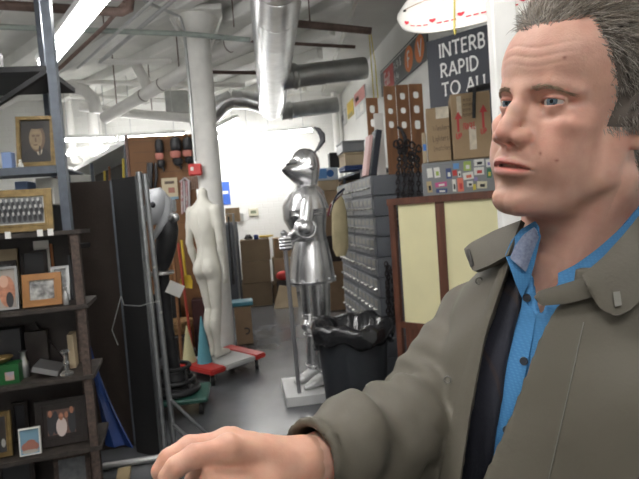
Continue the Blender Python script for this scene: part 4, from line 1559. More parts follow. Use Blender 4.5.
# ---------------------------------------------------------------- stage flats
def flat(tl, tr, br_, bl, Yt, m_, label, th=.04):
    pass
fb0, fb1 = P(67, 200, Y=3.45), P(110, 200, Y=3.62)
ztop = P(90, 180, Y=3.5).z
def standing_panel(name, a, b_, z1, th, m_, label, cat, edge=None):
    a, b_ = V((a.x, a.y, 0)), V((b_.x, b_.y, 0))
    d = (b_ - a).normalized()
    n = V((d.y, -d.x, 0))
    t = thing(name, (a + b_) / 2, label, cat)
    B().hexa([a + V((0, 0, .005)), b_ + V((0, 0, .005)), b_ - n * th + V((0, 0, .005)), a - n * th + V((0, 0, .005)),
              a + V((0, 0, z1)), b_ + V((0, 0, z1)), b_ - n * th + V((0, 0, z1)), a - n * th + V((0, 0, z1))]).obj('panel', m_, t)
    if edge:
        for q in (b_,):
            B().hexa([q + d * .001 + n * .004 + V((0, 0, .005)), q + d * .012 + n * .004 + V((0, 0, .005)), q + d * .012 - n * (th + .004) + V((0, 0, .005)), q + d * .001 - n * (th + .004) + V((0, 0, .005)),
                      q + d * .001 + n * .004 + V((0, 0, z1)), q + d * .012 + n * .004 + V((0, 0, z1)), q + d * .012 - n * (th + .004) + V((0, 0, z1)), q + d * .001 - n * (th + .004) + V((0, 0, z1))]).obj('edge_strip', edge, t)
    return t
standing_panel('stage_flat', P(62, 230, Y=3.58), P(114, 230, Y=3.62), ztop, .04, m_brownflat, 'tall dark brown cloth panel standing beside the shelves', 'panel', edge=m_rackpost)
standing_panel('stage_flat', P(116, 230, Y=3.50), P(140, 230, Y=3.36), P(124, 178, Y=3.45).z, .035, m_blackflat, 'tall black cloth panel beside the brown one', 'panel', edge=m_alu)
standing_panel('stage_flat', P(113, 230, Y=3.85), P(135, 230, Y=4.2), P(120, 190, Y=3.9).z, .03, m_blackflat, 'second black panel just behind the front black panel', 'panel')
# string round the flats
b = B()
b.tube([P(121, 296, Y=3.28), P(124, 305, Y=3.28), P(140, 306, Y=3.22), P(150, 303, Y=3.14), P(160, 301, Y=3.12)], .0025, 6)
b.tube([P(121, 296, Y=3.28), P(116, 315, Y=3.28), P(112, 330, Y=3.29), P(118, 345, Y=3.30)], .0025, 6)
tag(b.obj('string', m_conduit), 'loose string tied across the black panel to the steel stand', 'string')

# ---------------------------------------------------------------- folded steel tube stand
st = thing('tube_stand', P(170, 460, Z=0.0), 'folded steel tube stand with bolts leaning by the black panels', 'stand')
def tube_px(x0, y0, x1, y1, Y0, Y1, r, nm='upright'):
    a, c = P(x0, y0, Y=Y0), P(x1, y1, Y=Y1)
    a.z, c.z = max(a.z, .02), max(c.z, .02)
    B().cyl(a, c, r, n=12).obj(nm, m_alu, st)
    return a, c
zb_ = P(174, 474, Z=.02)
Yb = zb_.y
u1 = tube_px(138.5, 172, 167, 474, 3.22, Yb + .02, .017)
u2 = tube_px(144.5, 174, 177, 470, 3.22, Yb + .06, .017)
tube_px(171, 400, 213, 440, 3.14, 3.2, .010, 'brace')
tube_px(173, 424, 208, 455, 3.12, 3.15, .010, 'brace')
tube_px(168, 468, 216, 452, Yb, Yb + .18, .011, 'foot')
for (x, y) in ((154.5, 267), (161.5, 312), (168.5, 378), (173, 421), (157, 301)):
    c = P(x, y, Y=3.19)
    B().cyl(c, c + V((0, -.022, 0)), .008, n=8).obj('bolt', m_chrome, st)
# plank and pipe on the floor
pA, pB = P(103, 466, Z=.03), P(160, 457, Z=.03)
tag(B().cyl(V((pA.x, pA.y, .026)), V((pB.x, pB.y, .026)), .022, n=14).obj('pipe', m_conduit), 'steel pipe lying on the floor below the black panel', 'pipe')
q = P(126, 475, Z=.02)
tag(B().bar(V((q.x - .03, q.y + .10, .015)), V((q.x + .05, q.y - .45, .015)), .075, .024, bev=.002).obj('plank', m_pine), 'pale pine plank end on the floor by the steel pipe', 'plank')
# blue tarpaulin slumped between the shelves and the flats
rows = []
for i in range(10):
    t = i / 9
    y = 342 + 104 * t
    xL = 84.5 + 21 * t + 2 * math.sin(3 * t)
    xR = 88 + 46 * t - 3 * math.sin(PI * t)
    row = []
    for j in range(7):
        s = j / 6
        q = P(xL + (xR - xL) * s, y, Y=3.34 - .22 * t)
        q = q + V((0, .02 * math.sin(9 * s + 2 * t), 0))
        q.z = max(q.z, .012)
        row.append(q)
    rows.append(row)
tag(B().sheet(rows, .008).obj('tarpaulin', m_blue), 'royal blue tarpaulin slumped against the brown panel beside the shelves', 'tarpaulin')
# ================================================================== THE MIDDLE OF THE ROOM
m_armour = mat('polished_armour_steel', (.74, .74, .75), .27, 1.0, var=.22, scale=6, bump=.12, bscale=14)
m_armour_dk = mat('armour_shadow_steel', (.10, .10, .105), .4, .9)
m_plaster = mat('white_plaster', (.78, .78, .77), .6, var=.06, scale=8)
m_feather = mat('dark_grey_feather', (.10, .10, .11), .7, var=.2, scale=40)

# ---------------------------------------------------------------- suit of armour on a white base
KY = 4.22
kO = P(314.5, 300, Y=KY)
kO = V((kO.x, KY, 0))
KF = V((-.93, -.37, 0)).normalized()       # the way the armour faces
KS = V((-KF.y, KF.x, 0))                   # its side
if KS.y > 0:
    KS = -KS                                # towards us
def kz(y):
    return P(318, y, Y=KY).z
def kp(f, s, z):
    return kO + KF * f + KS * s + V((0, 0, z))
def loft(b, secs, n=24, cap=True):
    """sections (centre, semi axis a, vector A, semi axis b, vector B)"""
    rings = []
    for (c, a, A, bb, Bv) in secs:
        rings.append([b.bm.verts.new(c + A * (a * math.cos(2 * PI * k / n)) + Bv * (bb * math.sin(2 * PI * k / n))) for k in range(n)])
    for i in range(len(rings) - 1):
        for k in range(n):
            b.bm.faces.new((rings[i][k], rings[i][(k + 1) % n], rings[i + 1][(k + 1) % n], rings[i + 1][k]))
    if cap:
        b.bm.faces.new(rings[0][::-1])
        b.bm.faces.new(rings[-1])
    return b
def hsec(f, s, z, a, bb):
    return (kp(f, s, z), a, KF, bb, KS)
kn = thing('suit_of_armour', kO, 'polished steel suit of armour with a raised pointed visor on a white base', 'suit of armour')
# base and plaster ground
b = B()
bw, bd = .26, .24
cb = kp(.06, 0, 0)
b.prism([cb + V((x, y, .003)) for (x, y) in ((-.26, -.25), (.30, -.25), (.34, .0), (.30, .25), (-.26, .25))], V((0, 0, .075)))
b.obj('base', m_plaster, kn)
# legs: cuisse, knee, greave, pointed sabaton
zb = .082
zkn, zhip = .56, 1.02
for s in (-.085, .085):
    b = B()
    loft(b, [hsec(.0, s, zb + .10, .052, .05), hsec(-.005, s, zb + .25, .07, .062), hsec(-.01, s, zkn - .06, .058, .055), hsec(.012, s, zkn - .02, .076, .072), hsec(.02, s, zkn + .02, .08, .075), hsec(.0, s, zkn + .06, .068, .066),
              hsec(-.005, s, zkn + .14, .080, .078), hsec(-.01, s, zhip, .095, .09)])
    b.obj('leg_plate', m_armour, kn)
    for z_ in (zkn + .075, zkn + .10, zkn - .075, zb + .14):
        B().tube([kp(.0, s, z_) + KF * (.074 * math.cos(a)) + KS * (.071 * math.sin(a)) for a in [2 * PI * k / 20 for k in range(20)]], .006, 6, closed=True).obj('lame', m_armour, kn)
    b = B()
    loft(b, [(kp(-.09, s, zb + .05), .03, KS, .045, V((0, 0, 1))), (kp(-.03, s, zb + .075), .05, KS, .07, V((0, 0, 1))), (kp(.05, s, zb + .055), .052, KS, .05, V((0, 0, 1))), (kp(.13, s, zb + .036), .048, KS, .034, V((0, 0, 1))), (kp(.20, s, zb + .02), .02, KS, .018, V((0, 0, 1)))])
    for k in range(4):
        c = .0 + .04 * k
        b.tube([kp(c, s, zb + .06 - .006 * k) + KS * (.052 * math.cos(a)) + V((0, 0, .055 - .008 * k)) * math.sin(a) for a in [PI * q / 10 for q in range(11)]], .005, 6)
    b.obj('sabaton', mat('bright_steel', (.72, .72, .72), .35, .7), kn)
# fauld skirt, breastplate, gorget
zf = kz(281)
b = B()
loft(b, [hsec(.015, 0, zf, .205, .215), hsec(.015, 0, zf + .02, .208, .218), hsec(.01, 0, zf + .022, .195, .205), hsec(.005, 0, kz(258), .17, .185), hsec(0, 0, kz(240), .14, .155)], 32)
for k in range(10):
    a = 2 * PI * k / 10
    b.ball(kp(.015 + .198 * math.cos(a), .21 * math.sin(a), zf + .035), .012, u=8, v=6)
b.obj('skirt_plate', m_armour, kn)
b = B()
loft(b, [hsec(0, 0, kz(241), .136, .15), hsec(.01, 0, kz(232), .14, .155), hsec(.035, 0, kz(218), .175, .185), hsec(.035, 0, kz(204), .18, .195), hsec(.01, 0, kz(192), .14, .185), hsec(0, 0, kz(185), .085, .10)], 32)
b.obj('breastplate', m_armour, kn)
b = B()
loft(b, [hsec(.0, 0, kz(192), .10, .115), hsec(.0, 0, kz(184), .078, .085), hsec(0, 0, kz(180), .082, .088)], 28)
b.obj('gorget', m_armour, kn)
# helmet: skull, pointed visor raised, eye slit, comb
zh = kz(166)
b = B()
loft(b, [hsec(-.005, 0, kz(185), .085, .085), hsec(-.008, 0, kz(177), .105, .10), hsec(-.005, 0, kz(166), .125, .112), hsec(-.005, 0, kz(158), .118, .105), hsec(-.006, 0, kz(152), .09, .085), hsec(-.008, 0, kz(148.6), .05, .045), hsec(-.008, 0, kz(147.6), .012, .012)], 28)
b.obj('helmet', m_armour, kn)
vd = (KF * .93 + V((0, 0, .02))).normalized()
vu = KS.cross(vd)
if vu.z < 0:
    vu = -vu
vc = kp(.03, 0, kz(171))
b = B()
rows = []
lv = [(185, .045, .80), (181, .105, .92), (176, .155, .98), (171.5, .195, 1.0), (168.5, .205, 1.0), (165, .165, .99), (161.5, .135, .98), (158.5, .118, .94)]
for (y, Fz, wz) in lv:
    rows.append([kp(.012 + Fz * (1 - abs(a) ** 1.45), .124 * wz * a, kz(y)) for a in [-1 + 2 * k / 16 for k in range(17)]])
b.sheet(rows, .006)
b.obj('visor', m_armour, kn)
b = B()
b.sheet([[kp(.0185 + Fz * (1 - abs(a) ** 1.45) + .003, .125 * wz * a, kz(y)) for a in [-.55 + 1.1 * k / 12 for k in range(13)]] for (y, Fz, wz) in ((163.6, .153, .985), (162.2, .141, .98))], .003)
b.obj('eye_slit', m_armour_dk, kn)
b = B()
b.ball(kp(.0, .118, kz(168)), (.028, .028, .028), u=14, v=10)
b.obj('visor_pivot', m_armour, kn)
# plume: a curled feather rising from the crown
pts, rs = [], []
p0 = P(315.5, 151, Y=KY)
for (x, y, r) in ((315, 152, .008), (319, 147, .016), (322.5, 141, .024), (322, 135, .026), (318.5, 130, .02), (314, 127, .006)):
    pts.append(P(x, y, Y=KY + .02))
    rs.append(r)
b = B().tube(pts, rs, 10)
for k in range(60):
    i = random.random() * (len(pts) - 1.01)
    c = lerp(pts[int(i)], pts[int(i) + 1], i % 1)
    b.tube([c, c + V((random.uniform(-.02, .03), random.uniform(-.02, .02), random.uniform(-.03, .015)))], [.003, .001], 4)
b.obj('plume', m_feather, kn)
# arms; near arm bent with the gauntlet on the pole
def kpx(px, y, s=0.0):
    return P(px, y, Y=KY - s)
sh = kpx(308, 198, .22)
el = kpx(305, 228, .30)
hd = kpx(285, 242, .20)
b = B()
# pauldron with lames
c = kpx(308, 200, .17)
b.lathe([(.004, .125), (.06, .11), (.105, .07), (.135, .01), (.158, -.075), (.150, -.078)], c, 24, sx=1.05, sy=.85)
for k, z_ in enumerate((-.082, -.10, -.118)):
    b.tube([c + V((.128 * math.cos(a) - .004 * k, .098 * math.sin(a), z_)) for a in [2 * PI * q / 24 for q in range(24)]], .012, 8, closed=True)
b.obj('pauldron', m_armour, kn)
B().tube([sh, lerp(sh, el, .3), lerp(sh, el, .7), el], [.062, .066, .06, .052], 18).obj('upper_arm_plate', m_armour, kn)
b = B().ball(el, (.082, .07, .076), u=20, v=14)
b.tube([el + V((.083 * math.cos(a), -.03 + .02 * math.sin(a), .076 * math.sin(a))) for a in [2 * PI * q / 20 for q in range(20)]], .009, 6, closed=True)
b.obj('elbow_cop', m_armour, kn)
B().tube([el, lerp(el, hd, .35), lerp(el, hd, .72), lerp(el, hd, .76), hd], [.052, .056, .045, .062, .06], 18).obj('forearm_plate', m_armour, kn)
gp = P(286.5, 243, Y=KY - .23)
b = B().ball(gp, (.055, .05, .06), u=18, v=12)
for k in range(4):
    z_ = .035 - .024 * k
    b.tube([gp + V((.03, -.045, z_)), gp + V((-.02, -.055, z_)), gp + V((-.05, -.03, z_)), gp + V((-.045, .012, z_))], .014, 8)
b.tube([gp + V((.03, .02, .05)), gp + V((-.01, .03, .06)), gp + V((-.04, .02, .045))], .015, 8)
b.obj('gauntlet', m_armour, kn)
# far arm
sh2, el2, hd2 = kp(.02, -.2, kz(197)), kp(-.02, -.24, kz(229)), kp(.12, -.2, kz(243))
b = B()
b.lathe([(.004, .115), (.05, .10), (.085, .06), (.105, .01), (.112, -.05), (.105, -.052)], kp(0, -.17, kz(199)), 24)
b.obj('pauldron', m_armour, kn)
B().tube([sh2, el2], [.06, .052], 16).obj('upper_arm_plate', m_armour, kn)
B().tube([el2, lerp(el2, hd2, .7), hd2], [.055, .045, .06], 16).obj('forearm_plate', m_armour, kn)
B().ball(hd2, (.06, .05, .055)).obj('gauntlet', m_armour, kn)
# the shaft in its fist
pa, pb_ = P(299, 388, Y=KY - .20), P(283.5, 233, Y=KY - .235)
pa.z = .084
pole = B()
pole.tube([pa, pb_], .017, 14)
pole.ball(pb_, .024, u=12, v=8)
tag(pole.obj('pole', mat('grey_pole', (.30, .30, .31), .4, .6)), 'plain grey shaft held upright in the armour gauntlet', 'pole')

# ---------------------------------------------------------------- red and grey platform dolly
ZD = .165
fl, frr, br_, bl = P(177, 363, Z=ZD), P(211, 371, Z=ZD), P(266, 352, Z=ZD), P(231, 344, Z=ZD)
def dq(u, v, z=ZD):
    p = fl * ((1 - u) * (1 - v)) + frr * (u * (1 - v)) + br_ * (u * v) + bl * ((1 - u) * v)
    return V((p.x, p.y, z))
dol = thing('platform_dolly', dq(.5, .5, 0), 'low platform dolly with red ends and a grey deck under the white mannequin', 'dolly')
def dslab(v0, v1, nm, m_):
    c = [dq(0, v0, ZD - .05), dq(1, v0, ZD - .05), dq(1, v1, ZD - .05), dq(0, v1, ZD - .05), dq(0, v0), dq(1, v0), dq(1, v1), dq(0, v1)]
    b = B().hexa(c)
    bmesh.ops.bevel(b.bm, geom=b.bm.edges[:], offset=.012, segments=2, affect='EDGES')
    b.obj(nm, m_, dol)
m_dred = mat('red_dolly_plastic', (.45, .03, .025), .4)
dslab(.0, .26, 'end_cap', m_dred)
dslab(.262, .80, 'deck', mat('grey_deck', (.42, .42, .41), .55))
dslab(.802, 1.0, 'end_cap', m_dred)
for (u, v) in ((.14, .1), (.86, .1), (.14, .9), (.86, .9)):
    c = dq(u, v, 0)
    w = B()
    w.cyl(c + V((-.016, 0, .052)), c + V((.016, 0, .052)), .05, n=20)
    wh = w.obj('caster_wheel', m_rubber, dol)
    b = B()
    b.box(c + V((-.022, 0, .078)), (.004, .03, .07))
    b.box(c + V((.022, 0, .078)), (.004, .03, .07))
    b.box(c + V((0, 0, .1125)), (.05, .05, .004))
    b.obj('caster_fork', m_chrome, wh)

# ---------------------------------------------------------------- white headless mannequin, seen from behind
m_manq = mat('mannequin_ivory', (.74, .72, .64), .5, var=.05, scale=6, bump=.1, bscale=20)
MY = P(216, 357, Z=ZD).y
mo = P(211, 300, Y=MY)
MO = V((mo.x, MY, ZD + .004))
my = math.radians(-34)
def mz(y):
    return P(213, y, Y=MY).z - MO.z
S_ = mz(192) / 1.56
def mannequin():
    g = grid((-.34, -.24, -.01), (.34, .26, 1.62), .009)
    d = s_ell(g, (0, 0, 1.27), (.165, .105, .20))                       # rib cage
    d = smin(d, s_ell(g, (0, .0, 1.39), (.185, .075, .085)), .08)         # shoulder girdle
    d = smin(d, s_ell(g, (0, .005, 1.07), (.118, .085, .16)), .10)      # waist
    d = smin(d, s_ell(g, (0, -.005, .90), (.150, .105, .13)), .08)      # hips
    for s in (-1, 1):
        d = smin(d, s_ell(g, (s * .072, -.062, .845), (.080, .078, .088)), .035)  # buttocks
        d = smin(d, s_ell(g, (s * .085, -.07, 1.30), (.06, .03, .09)), .06)      # shoulder blades
        d = smin(d, s_ell(g, (s * .075, .075, 1.31), (.075, .04, .07)), .06)      # chest
    d = smin(d, s_cap(g, (0, -.005, 1.40), (0, .012, 1.555), .062, .052), .06)
    d = d + .012 * gauss(g, (0, -.115, 1.15), (.014, .05, .25)) + .012 * gauss(g, (0, -.13, .86), (.012, .06, .07))
    for s in (-1, 1):                                                   # legs
        off = .0 if s > 0 else .05
        leg = s_chain(g, [(s * .085, -.01 + off * .3, .82), (s * .075, .0 + off, .46), (s * .065, -.022 + off * .6, .30), (s * .06, -.02 + off, .07)], [.088, .058, .052, .034])
        leg = smin(leg, s_ell(g, (s * .068, -.04 + off * .8, .33), (.05, .052, .11)), .04)
        leg = smin(leg, s_chain(g, [(s * .06, -.045 + off, .032), (s * .065, .05 + off, .038), (s * .075, .14 + off, .022)], [.033, .038, .024]), .04)
        d = smin(d, leg, .035)
    # arms hang, elbows a little out, hands by the thighs
    for s, sh, el, wr in ((-1, (-.195, -.005, 1.385), (-.232, -.03, 1.10), (-.215, .03, .86)), (1, (.195, -.005, 1.385), (.235, -.03, 1.10), (.225, .02, .86))):
        a = s_chain(g, [sh, lerp(sh, el, .45), el, lerp(el, wr, .35), wr], [.056, .050, .038, .041, .026], .02)
        d = smin(d, a, .035)
        wr = V(wr)
        h = s_ell(g, (wr.x, wr.y + .012, wr.z - .055), (.020, .040, .055))
        for k in range(4):
            y0 = wr.y - .018 + .02 * k
            h = smin(h, s_chain(g, [(wr.x, y0, wr.z - .085), (wr.x - s * .006, y0 + .004, wr.z - .13), (wr.x - s * .02, y0 + .006, wr.z - .16)], [.011, .0105, .009]), .008)
        h = smin(h, s_chain(g, [(wr.x - s * .005, wr.y + .035, wr.z - .03), (wr.x - s * .015, wr.y + .06, wr.z - .075), (wr.x - s * .02, wr.y + .06, wr.z - .105)], [.013, .012, .010]), .01)
        d = smin(d, h, .02)
    v, q = surface_nets(d, (-.34, -.24, -.01), .009)
    return v, q
v, q = mannequin()
v = v * S_ * np.array((.76, .92, 1.0))
ca, sa = math.cos(my), math.sin(my)
vv = np.stack([v[:, 0] * ca - v[:, 1] * sa, v[:, 0] * sa + v[:, 1] * ca, v[:, 2]], axis=1)
vv[:, 2] -= vv[:, 2].min()
o = mesh_np('mannequin', vv, q, m_manq)
o.location = MO
md = o.modifiers.new('smooth', 'SMOOTH')
md.iterations = 4
md.factor = .5
tag(o, 'headless ivory male mannequin seen from behind, standing on the dolly', 'mannequin')

# ---------------------------------------------------------------- paper cones on the dolly
for (px, y0, y1, w, m_, lab) in ((189.5, 363.5, 327, 14, mat('pale_yellow_card', (.60, .56, .32), .7), 'pale yellow card cone standing on the dolly'), (204.8, 364, 317.5, 15, mat('turquoise_card', (.10, .30, .36), .7), 'taller turquoise card cone on the dolly before the mannequin')):
    p = P(px, y0 - 1.5, Z=ZD)
    dd = (p - CAM).dot(FWD)
    h = (y0 - y1) / F_PX * dd
    r = w / 2 / F_PX * dd
    b = B().lathe([(r, .002), (r * .99, .006), (.006, h), (.002, h + .002)], V((p.x, p.y, ZD)), 28)
    tag(b.obj('card_cone', m_), lab, 'cone')

# ---------------------------------------------------------------- red alarm box, column label
p0, p1 = P(188.5, 175.5, Y=5.52), P(201, 163, Y=5.52)
al = thing('alarm_box', ((p0.x + p1.x) / 2, 5.55, p0.z), 'red alarm box on the white column at the end of the conduit', 'alarm box')
B().box2((p0.x, 5.54, p0.z), (p1.x, 5.615, p1.z), bev=.012).obj('housing', m_red, al)
B().box2((p0.x + .025, 5.534, p0.z + .05), (p0.x + .055, 5.539, p1.z - .035)).obj('label', m_paper, al)

# ---------------------------------------------------------------- pegboard with hanging tools
m_peg = mat('brown_hardboard', (.17, .078, .028), .7, var=.12, scale=4)
PY = 6.15
pa, pb_ = P(133, 200, Y=PY), P(197, 200, Y=PY)
zt = P(160, 135.5, Y=PY).z
peg = thing('pegboard', ((pa.x + pb_.x) / 2, PY, 0), 'large brown pegboard panel hung with black tools behind the mannequin', 'pegboard')
B().box2((pa.x, PY, .02), (pb_.x, PY + .03, zt), bev=.003).obj('panel', m_peg, peg)
B().box2((pa.x - .03, PY - .01, .004), (pa.x - .001, PY + .04, zt + .02)).obj('stile', m_walnut, peg)
b = B()
for i in range(26):
    for j in range(9):
        x = pa.x + .06 + i * (pb_.x - pa.x - .12) / 25
        z = zt - .06 - j * .12
        b.cyl((x, PY - .0008, z), (x, PY - .0002, z), .005, n=6)
o = b.obj('peg_hole', m_ink, peg)
o['kind'] = 'stuff'
m_tool = mat('black_tool_plastic', (.014, .014, .016), .45)
m_grip = mat('salmon_grip', (.50, .19, .15), .6)
for (px, y0, y1, w, lab) in ((158.5, 138, 168, 9, 'black hand tool with a salmon grip hanging alone on the pegboard'), (175, 136, 166, 12, 'black hand tool with a salmon grip hanging in the middle of the pegboard'),
                             (187, 136, 164, 11, 'black hand tool with a salmon grip hanging nearest the column')):
    Yt = PY - .07
    p = P(px, y0, Y=Yt)
    e = P(px + .5, y1, Y=Yt)
    s = w / F_PX * Yt
    H_ = p.z - e.z
    t = thing('hanging_tool', e, lab, 'tool', 'hand tools on the pegboard')
    b = B()
    b.tube([p + V((0, .05, .0)), p + V((0, 0, .012)), p + V((0, -.012, -.01))], .005, 6)
    b.obj('hook', m_chrome, t)
    b = B()
    b.lathe([(s * .15, 0), (s * .34, -.01), (s * .46, -H_ * .2), (s * .42, -H_ * .42), (s * .30, -H_ * .46)], p + V((0, 0, -.012)), 16, sy=.6)
    b.obj('body', m_tool, t)
    b = B()
    b.lathe([(s * .32, -H_ * .465), (s * .44, -H_ * .5), (s * .42, -H_ * .64), (s * .3, -H_ * .69)], p + V((-s * .08, 0, -.012)), 14, sy=.6)
    b.obj('grip', m_grip, t)
    b = B()
    b.lathe([(s * .28, -H_ * .70), (s * .42, -H_ * .75), (s * .36, -H_ * .9), (s * .12, -H_ * .97)], p + V((s * .05, 0, -.012)), 14, sy=.6)
    b.tube([p + V((s * .1, 0, -.012 - H_ * .95)), p + V((s * .3, 0, -H_ * 1.05)), p + V((s * .2, 0, -H_ * 1.12))], .012, 8)
    b.obj('nozzle', m_tool, t)
# printed cards, brown perforated tile, striped rope, dark hank on the board
def pinned(px0, py0, px1, py1, m_, name, label, cat, d=.012, patches=()):
    a, c = P(px0, py1, Y=PY - .004), P(px1, py0, Y=PY - .004)
    t = thing(name, ((a.x + c.x) / 2, PY - .004, a.z), label, cat)
    B().box2((a.x, PY - .004 - d, a.z), (c.x, PY - .003, c.z), bev=.001).obj('sheet', m_, t)
    for i, (f0, f1, g0, g1, mm) in enumerate(patches):
        B().box2((a.x + (c.x - a.x) * f0, PY - .0046 - d, a.z + (c.z - a.z) * g0), (a.x + (c.x - a.x) * f1, PY - .0041 - d, a.z + (c.z - a.z) * g1)).obj('print', mm, t)
pinned(163, 177.5, 177, 200, mat('cream_print', (.58, .50, .34), .6), 'poster', 'small illustrated card pinned on the pegboard under the tools', 'poster',
       patches=[(.4, .8, .3, .55, mat('brick_print', (.34, .14, .10), .5)), (0, 1, 0, .12, mat('sky_print', (.3, .5, .62), .45)), (.2, .8, .72, .85, mat('brown_marker', (.1, .07, .05), .6))])
pinned(151, 190, 162.5, 199, mat('tan_paper', (.5, .42, .26), .7), 'paper_sheet', 'tan paper sheet pinned beside the illustrated card', 'paper')
pinned(183, 176, 199, 190, mat('brown_wire_tile', (.17, .09, .06), .6, col2=(.32, .22, .16), scale=40), 'perforated_tile', 'square perforated brown tile beside the column below the alarm box', 'tile', patches=[(.08 + .13 * i, .12 + .13 * i, .05, .95, m_walnut) for i in range(7)])
b = B()
for k, m_ in enumerate((m_red, m_paper, mat('navy_binder', (.018, .022, .035), .5))):
    pass
for k in range(4):
    b.mi = k % 2
    x = 181.5 + 2.4 * k
    b.tube([P(x, 181, Y=PY - .05), P(x + .5, 195, Y=PY - .06), P(x + .8, 214 - 2 * k, Y=PY - .05)], .012, 8)
b.tube([P(180, 182, Y=PY - .05), P(185, 178, Y=PY - .03), P(190, 182, Y=PY - .05)], .012, 8)
tag(b.obj('hanging_rope', [mat('red_white_rope', (.42, .16, .18), .7, col2=(.6, .56, .55), scale=30), mat('pale_rope', (.52, .48, .5), .7)]), 'red and white rope hank hanging on the pegboard below the perforated tile', 'rope')
b = B()
for k in range(7):
    x = 147 + random.uniform(0, 9)
    b.tube([P(x, 163, Y=PY - .05), P(x + random.uniform(-1, 1), 177, Y=PY - .06), P(x + random.uniform(-1, 1), 188, Y=PY - .05)], .018, 7)
tag(b.obj('hanging_straps', m_tool), 'bunch of dark straps hanging at the near edge of the pegboard', 'straps')

# diagonal shelving behind the flats, with yellow rods
d0 = P(124, 139, Y=6.35)
d1 = P(58, 177, Z=d0.z)
dv = V((d1.x - d0.x, d1.y - d0.y, 0))
LL = dv.length * .80
dv.normalize()
dn_ = V((-dv.y, dv.x, 0))
if dn_.y < 0:
    dn_ = -dn_
sh_ = thing('storage_rack', V((d0.x, d0.y, 0)) + dv * LL / 2, 'long storage rack running back diagonally beside the pegboard', 'rack')
def dbox(a0, a1, n0, n1, z0, z1, nm, m_):
    o = V((d0.x, d0.y, 0))
    return B().hexa([o + dv * a + dn_ * n + V((0, 0, z)) for z in (z0, z1) for (a, n) in ((a0, n0), (a1, n0), (a1, n1), (a0, n1))]).obj(nm, m_, sh_)
dbox(0, LL, 0, .5, d0.z - .06, d0.z, 'top_board', m_fix)
for z in (.15, .9, 1.5, 1.95):
    dbox(.05, LL, .02, .5, z - .03, z, 'shelf', m_black)
dbox(.05, LL, .46, .5, .16, d0.z - .07, 'back_panel', m_dkframe)
for a in (.02, LL * .5, LL - .04):
    dbox(a, a + .04, .0, .04, .003, d0.z - .062, 'post', m_rackpost)
    dbox(a, a + .04, .47, .51, .003, d0.z - .062, 'post', m_rackpost)
m_rod = mat('yellow_fibre_rod', (.62, .48, .06), .5)
for k, (t, h) in enumerate(((.10, .5), (.20, .42), (.29, .52), (.62, .5), (.75, .46))):
    o = V((d0.x, d0.y, 0)) + dv * t * LL * .6 + dn_ * .12
    tag(B().cyl(o + V((0, 0, 1.953)), o + V((.02, .03, 1.953 + h * .85)), .017, n=10).obj('rod', m_rod if k != 3 else m_oak), 
        ('yellow rod in the storage rack, nearest the pegboard', 'second yellow rod from the pegboard', 'third yellow rod from the pegboard', 'brown rod in the storage rack', 'yellow rod beyond the brown one')[k], 'rod', 'rods in the storage rack')
for k, (t, w_, h, m_) in enumerate(((.35, .3, .3, m_card2), (.55, .35, .34, m_black), (.75, .3, .25, m_card3), (.12, .3, .4, m_dkframe))):
    o = V((d0.x, d0.y, 0)) + dv * (t * LL) + dn_ * .25
    z = 1.503 if k != 3 else 1.503
    b = B().box(o + V((0, 0, z + h / 2)), (w_, .28, h), rot=rotz(math.atan2(dv.y, dv.x)), bev=.01)
    tag(b.obj('carton', m_), ('brown carton on the storage rack, nearest the pegboard but one', 'black carton in the middle of the storage rack', 'pale carton far along the storage rack', 'dark carton at the pegboard end of the storage rack')[k], 'box')

# ---------------------------------------------------------------- white hooded machine on a black curved body
HY = 4.2
def hp(x, y, d=0.0):
    return P(x, y, Y=HY + d)
hm = thing('hooded_machine', P(180, 405, Y=HY), 'white hooded machine on a curved black body and ringed foot, beside the tube stand', 'machine')
b = B()
c = hp(156, 207)
R = Matrix.Rotation(.35, 3, 'Y')
b.ball(c, (.085, .10, .15), rot=R, u=24, v=16)
b.tube([hp(149, 194), hp(158, 193), hp(165, 201), hp(166, 215), hp(160, 230), hp(153, 238)], [.035, .05, .052, .05, .04, .02], 14)
b.obj('hood', mat('grey_white_enamel', (.42, .43, .45), .4), hm)
B().ball(hp(153, 205, -.09), (.022, .02, .026)).obj('eye_hole', m_ink, hm)
B().box(hp(168.5, 206, .05), (.11, .12, .10), bev=.01).obj('motor_block', m_steel_mid, hm)
b = B()
b.tube([hp(170, 216, .0), hp(175, 217.5, -.03)], [.035, .04], 16)
b.ball(hp(175.5, 217.5, -.035), (.03, .03, .033))
b.obj('knob', m_silver, hm)
b = B()
b.tube([hp(169, 214, .04), hp(169, 228, .03), hp(166, 245, .03), hp(162, 258, .04), hp(160, 270, .04)], [.05, .075, .085, .085, .06], 18)
b.obj('curved_body', m_black, hm)
zf = hp(161, 272).z
B().lathe([(.10, -.012), (.105, 0), (.10, .012), (.03, .014)], hp(161, 273), 24).obj('collar', m_silver, hm)
foot = P(177, 396, Y=HY)
ft = V((foot.x, HY, 0))
top = hp(162, 274)
b = B()
b.tube([top, V((ft.x - .03, HY, top.z * .6)), V((ft.x, HY, .25))], [.055, .05, .055], 18)
b.obj('column_tube', m_black, hm)
b = B()
b.lathe([(.09, .20), (.10, .26), (.06, .33), (.05, .34)], ft, 24)
b.obj('foot_boss', m_black, hm)
for (z, r, rr) in ((.36, .12, .016), (.25, .145, .018), (.175, .17, .026)):
    B().tube([ft + V((r * math.cos(a), r * math.sin(a), z)) for a in [2 * PI * k / 32 for k in range(32)]], rr, 10, closed=True).obj('foot_ring', m_black, hm)
for k in range(4):
    a = PI / 4 + k * PI / 2
    B().cyl(ft + V((.12 * math.cos(a), .12 * math.sin(a), .36)), ft + V((.165 * math.cos(a), .165 * math.sin(a), .18)), .012, n=8).obj('ring_stay', m_black, hm)
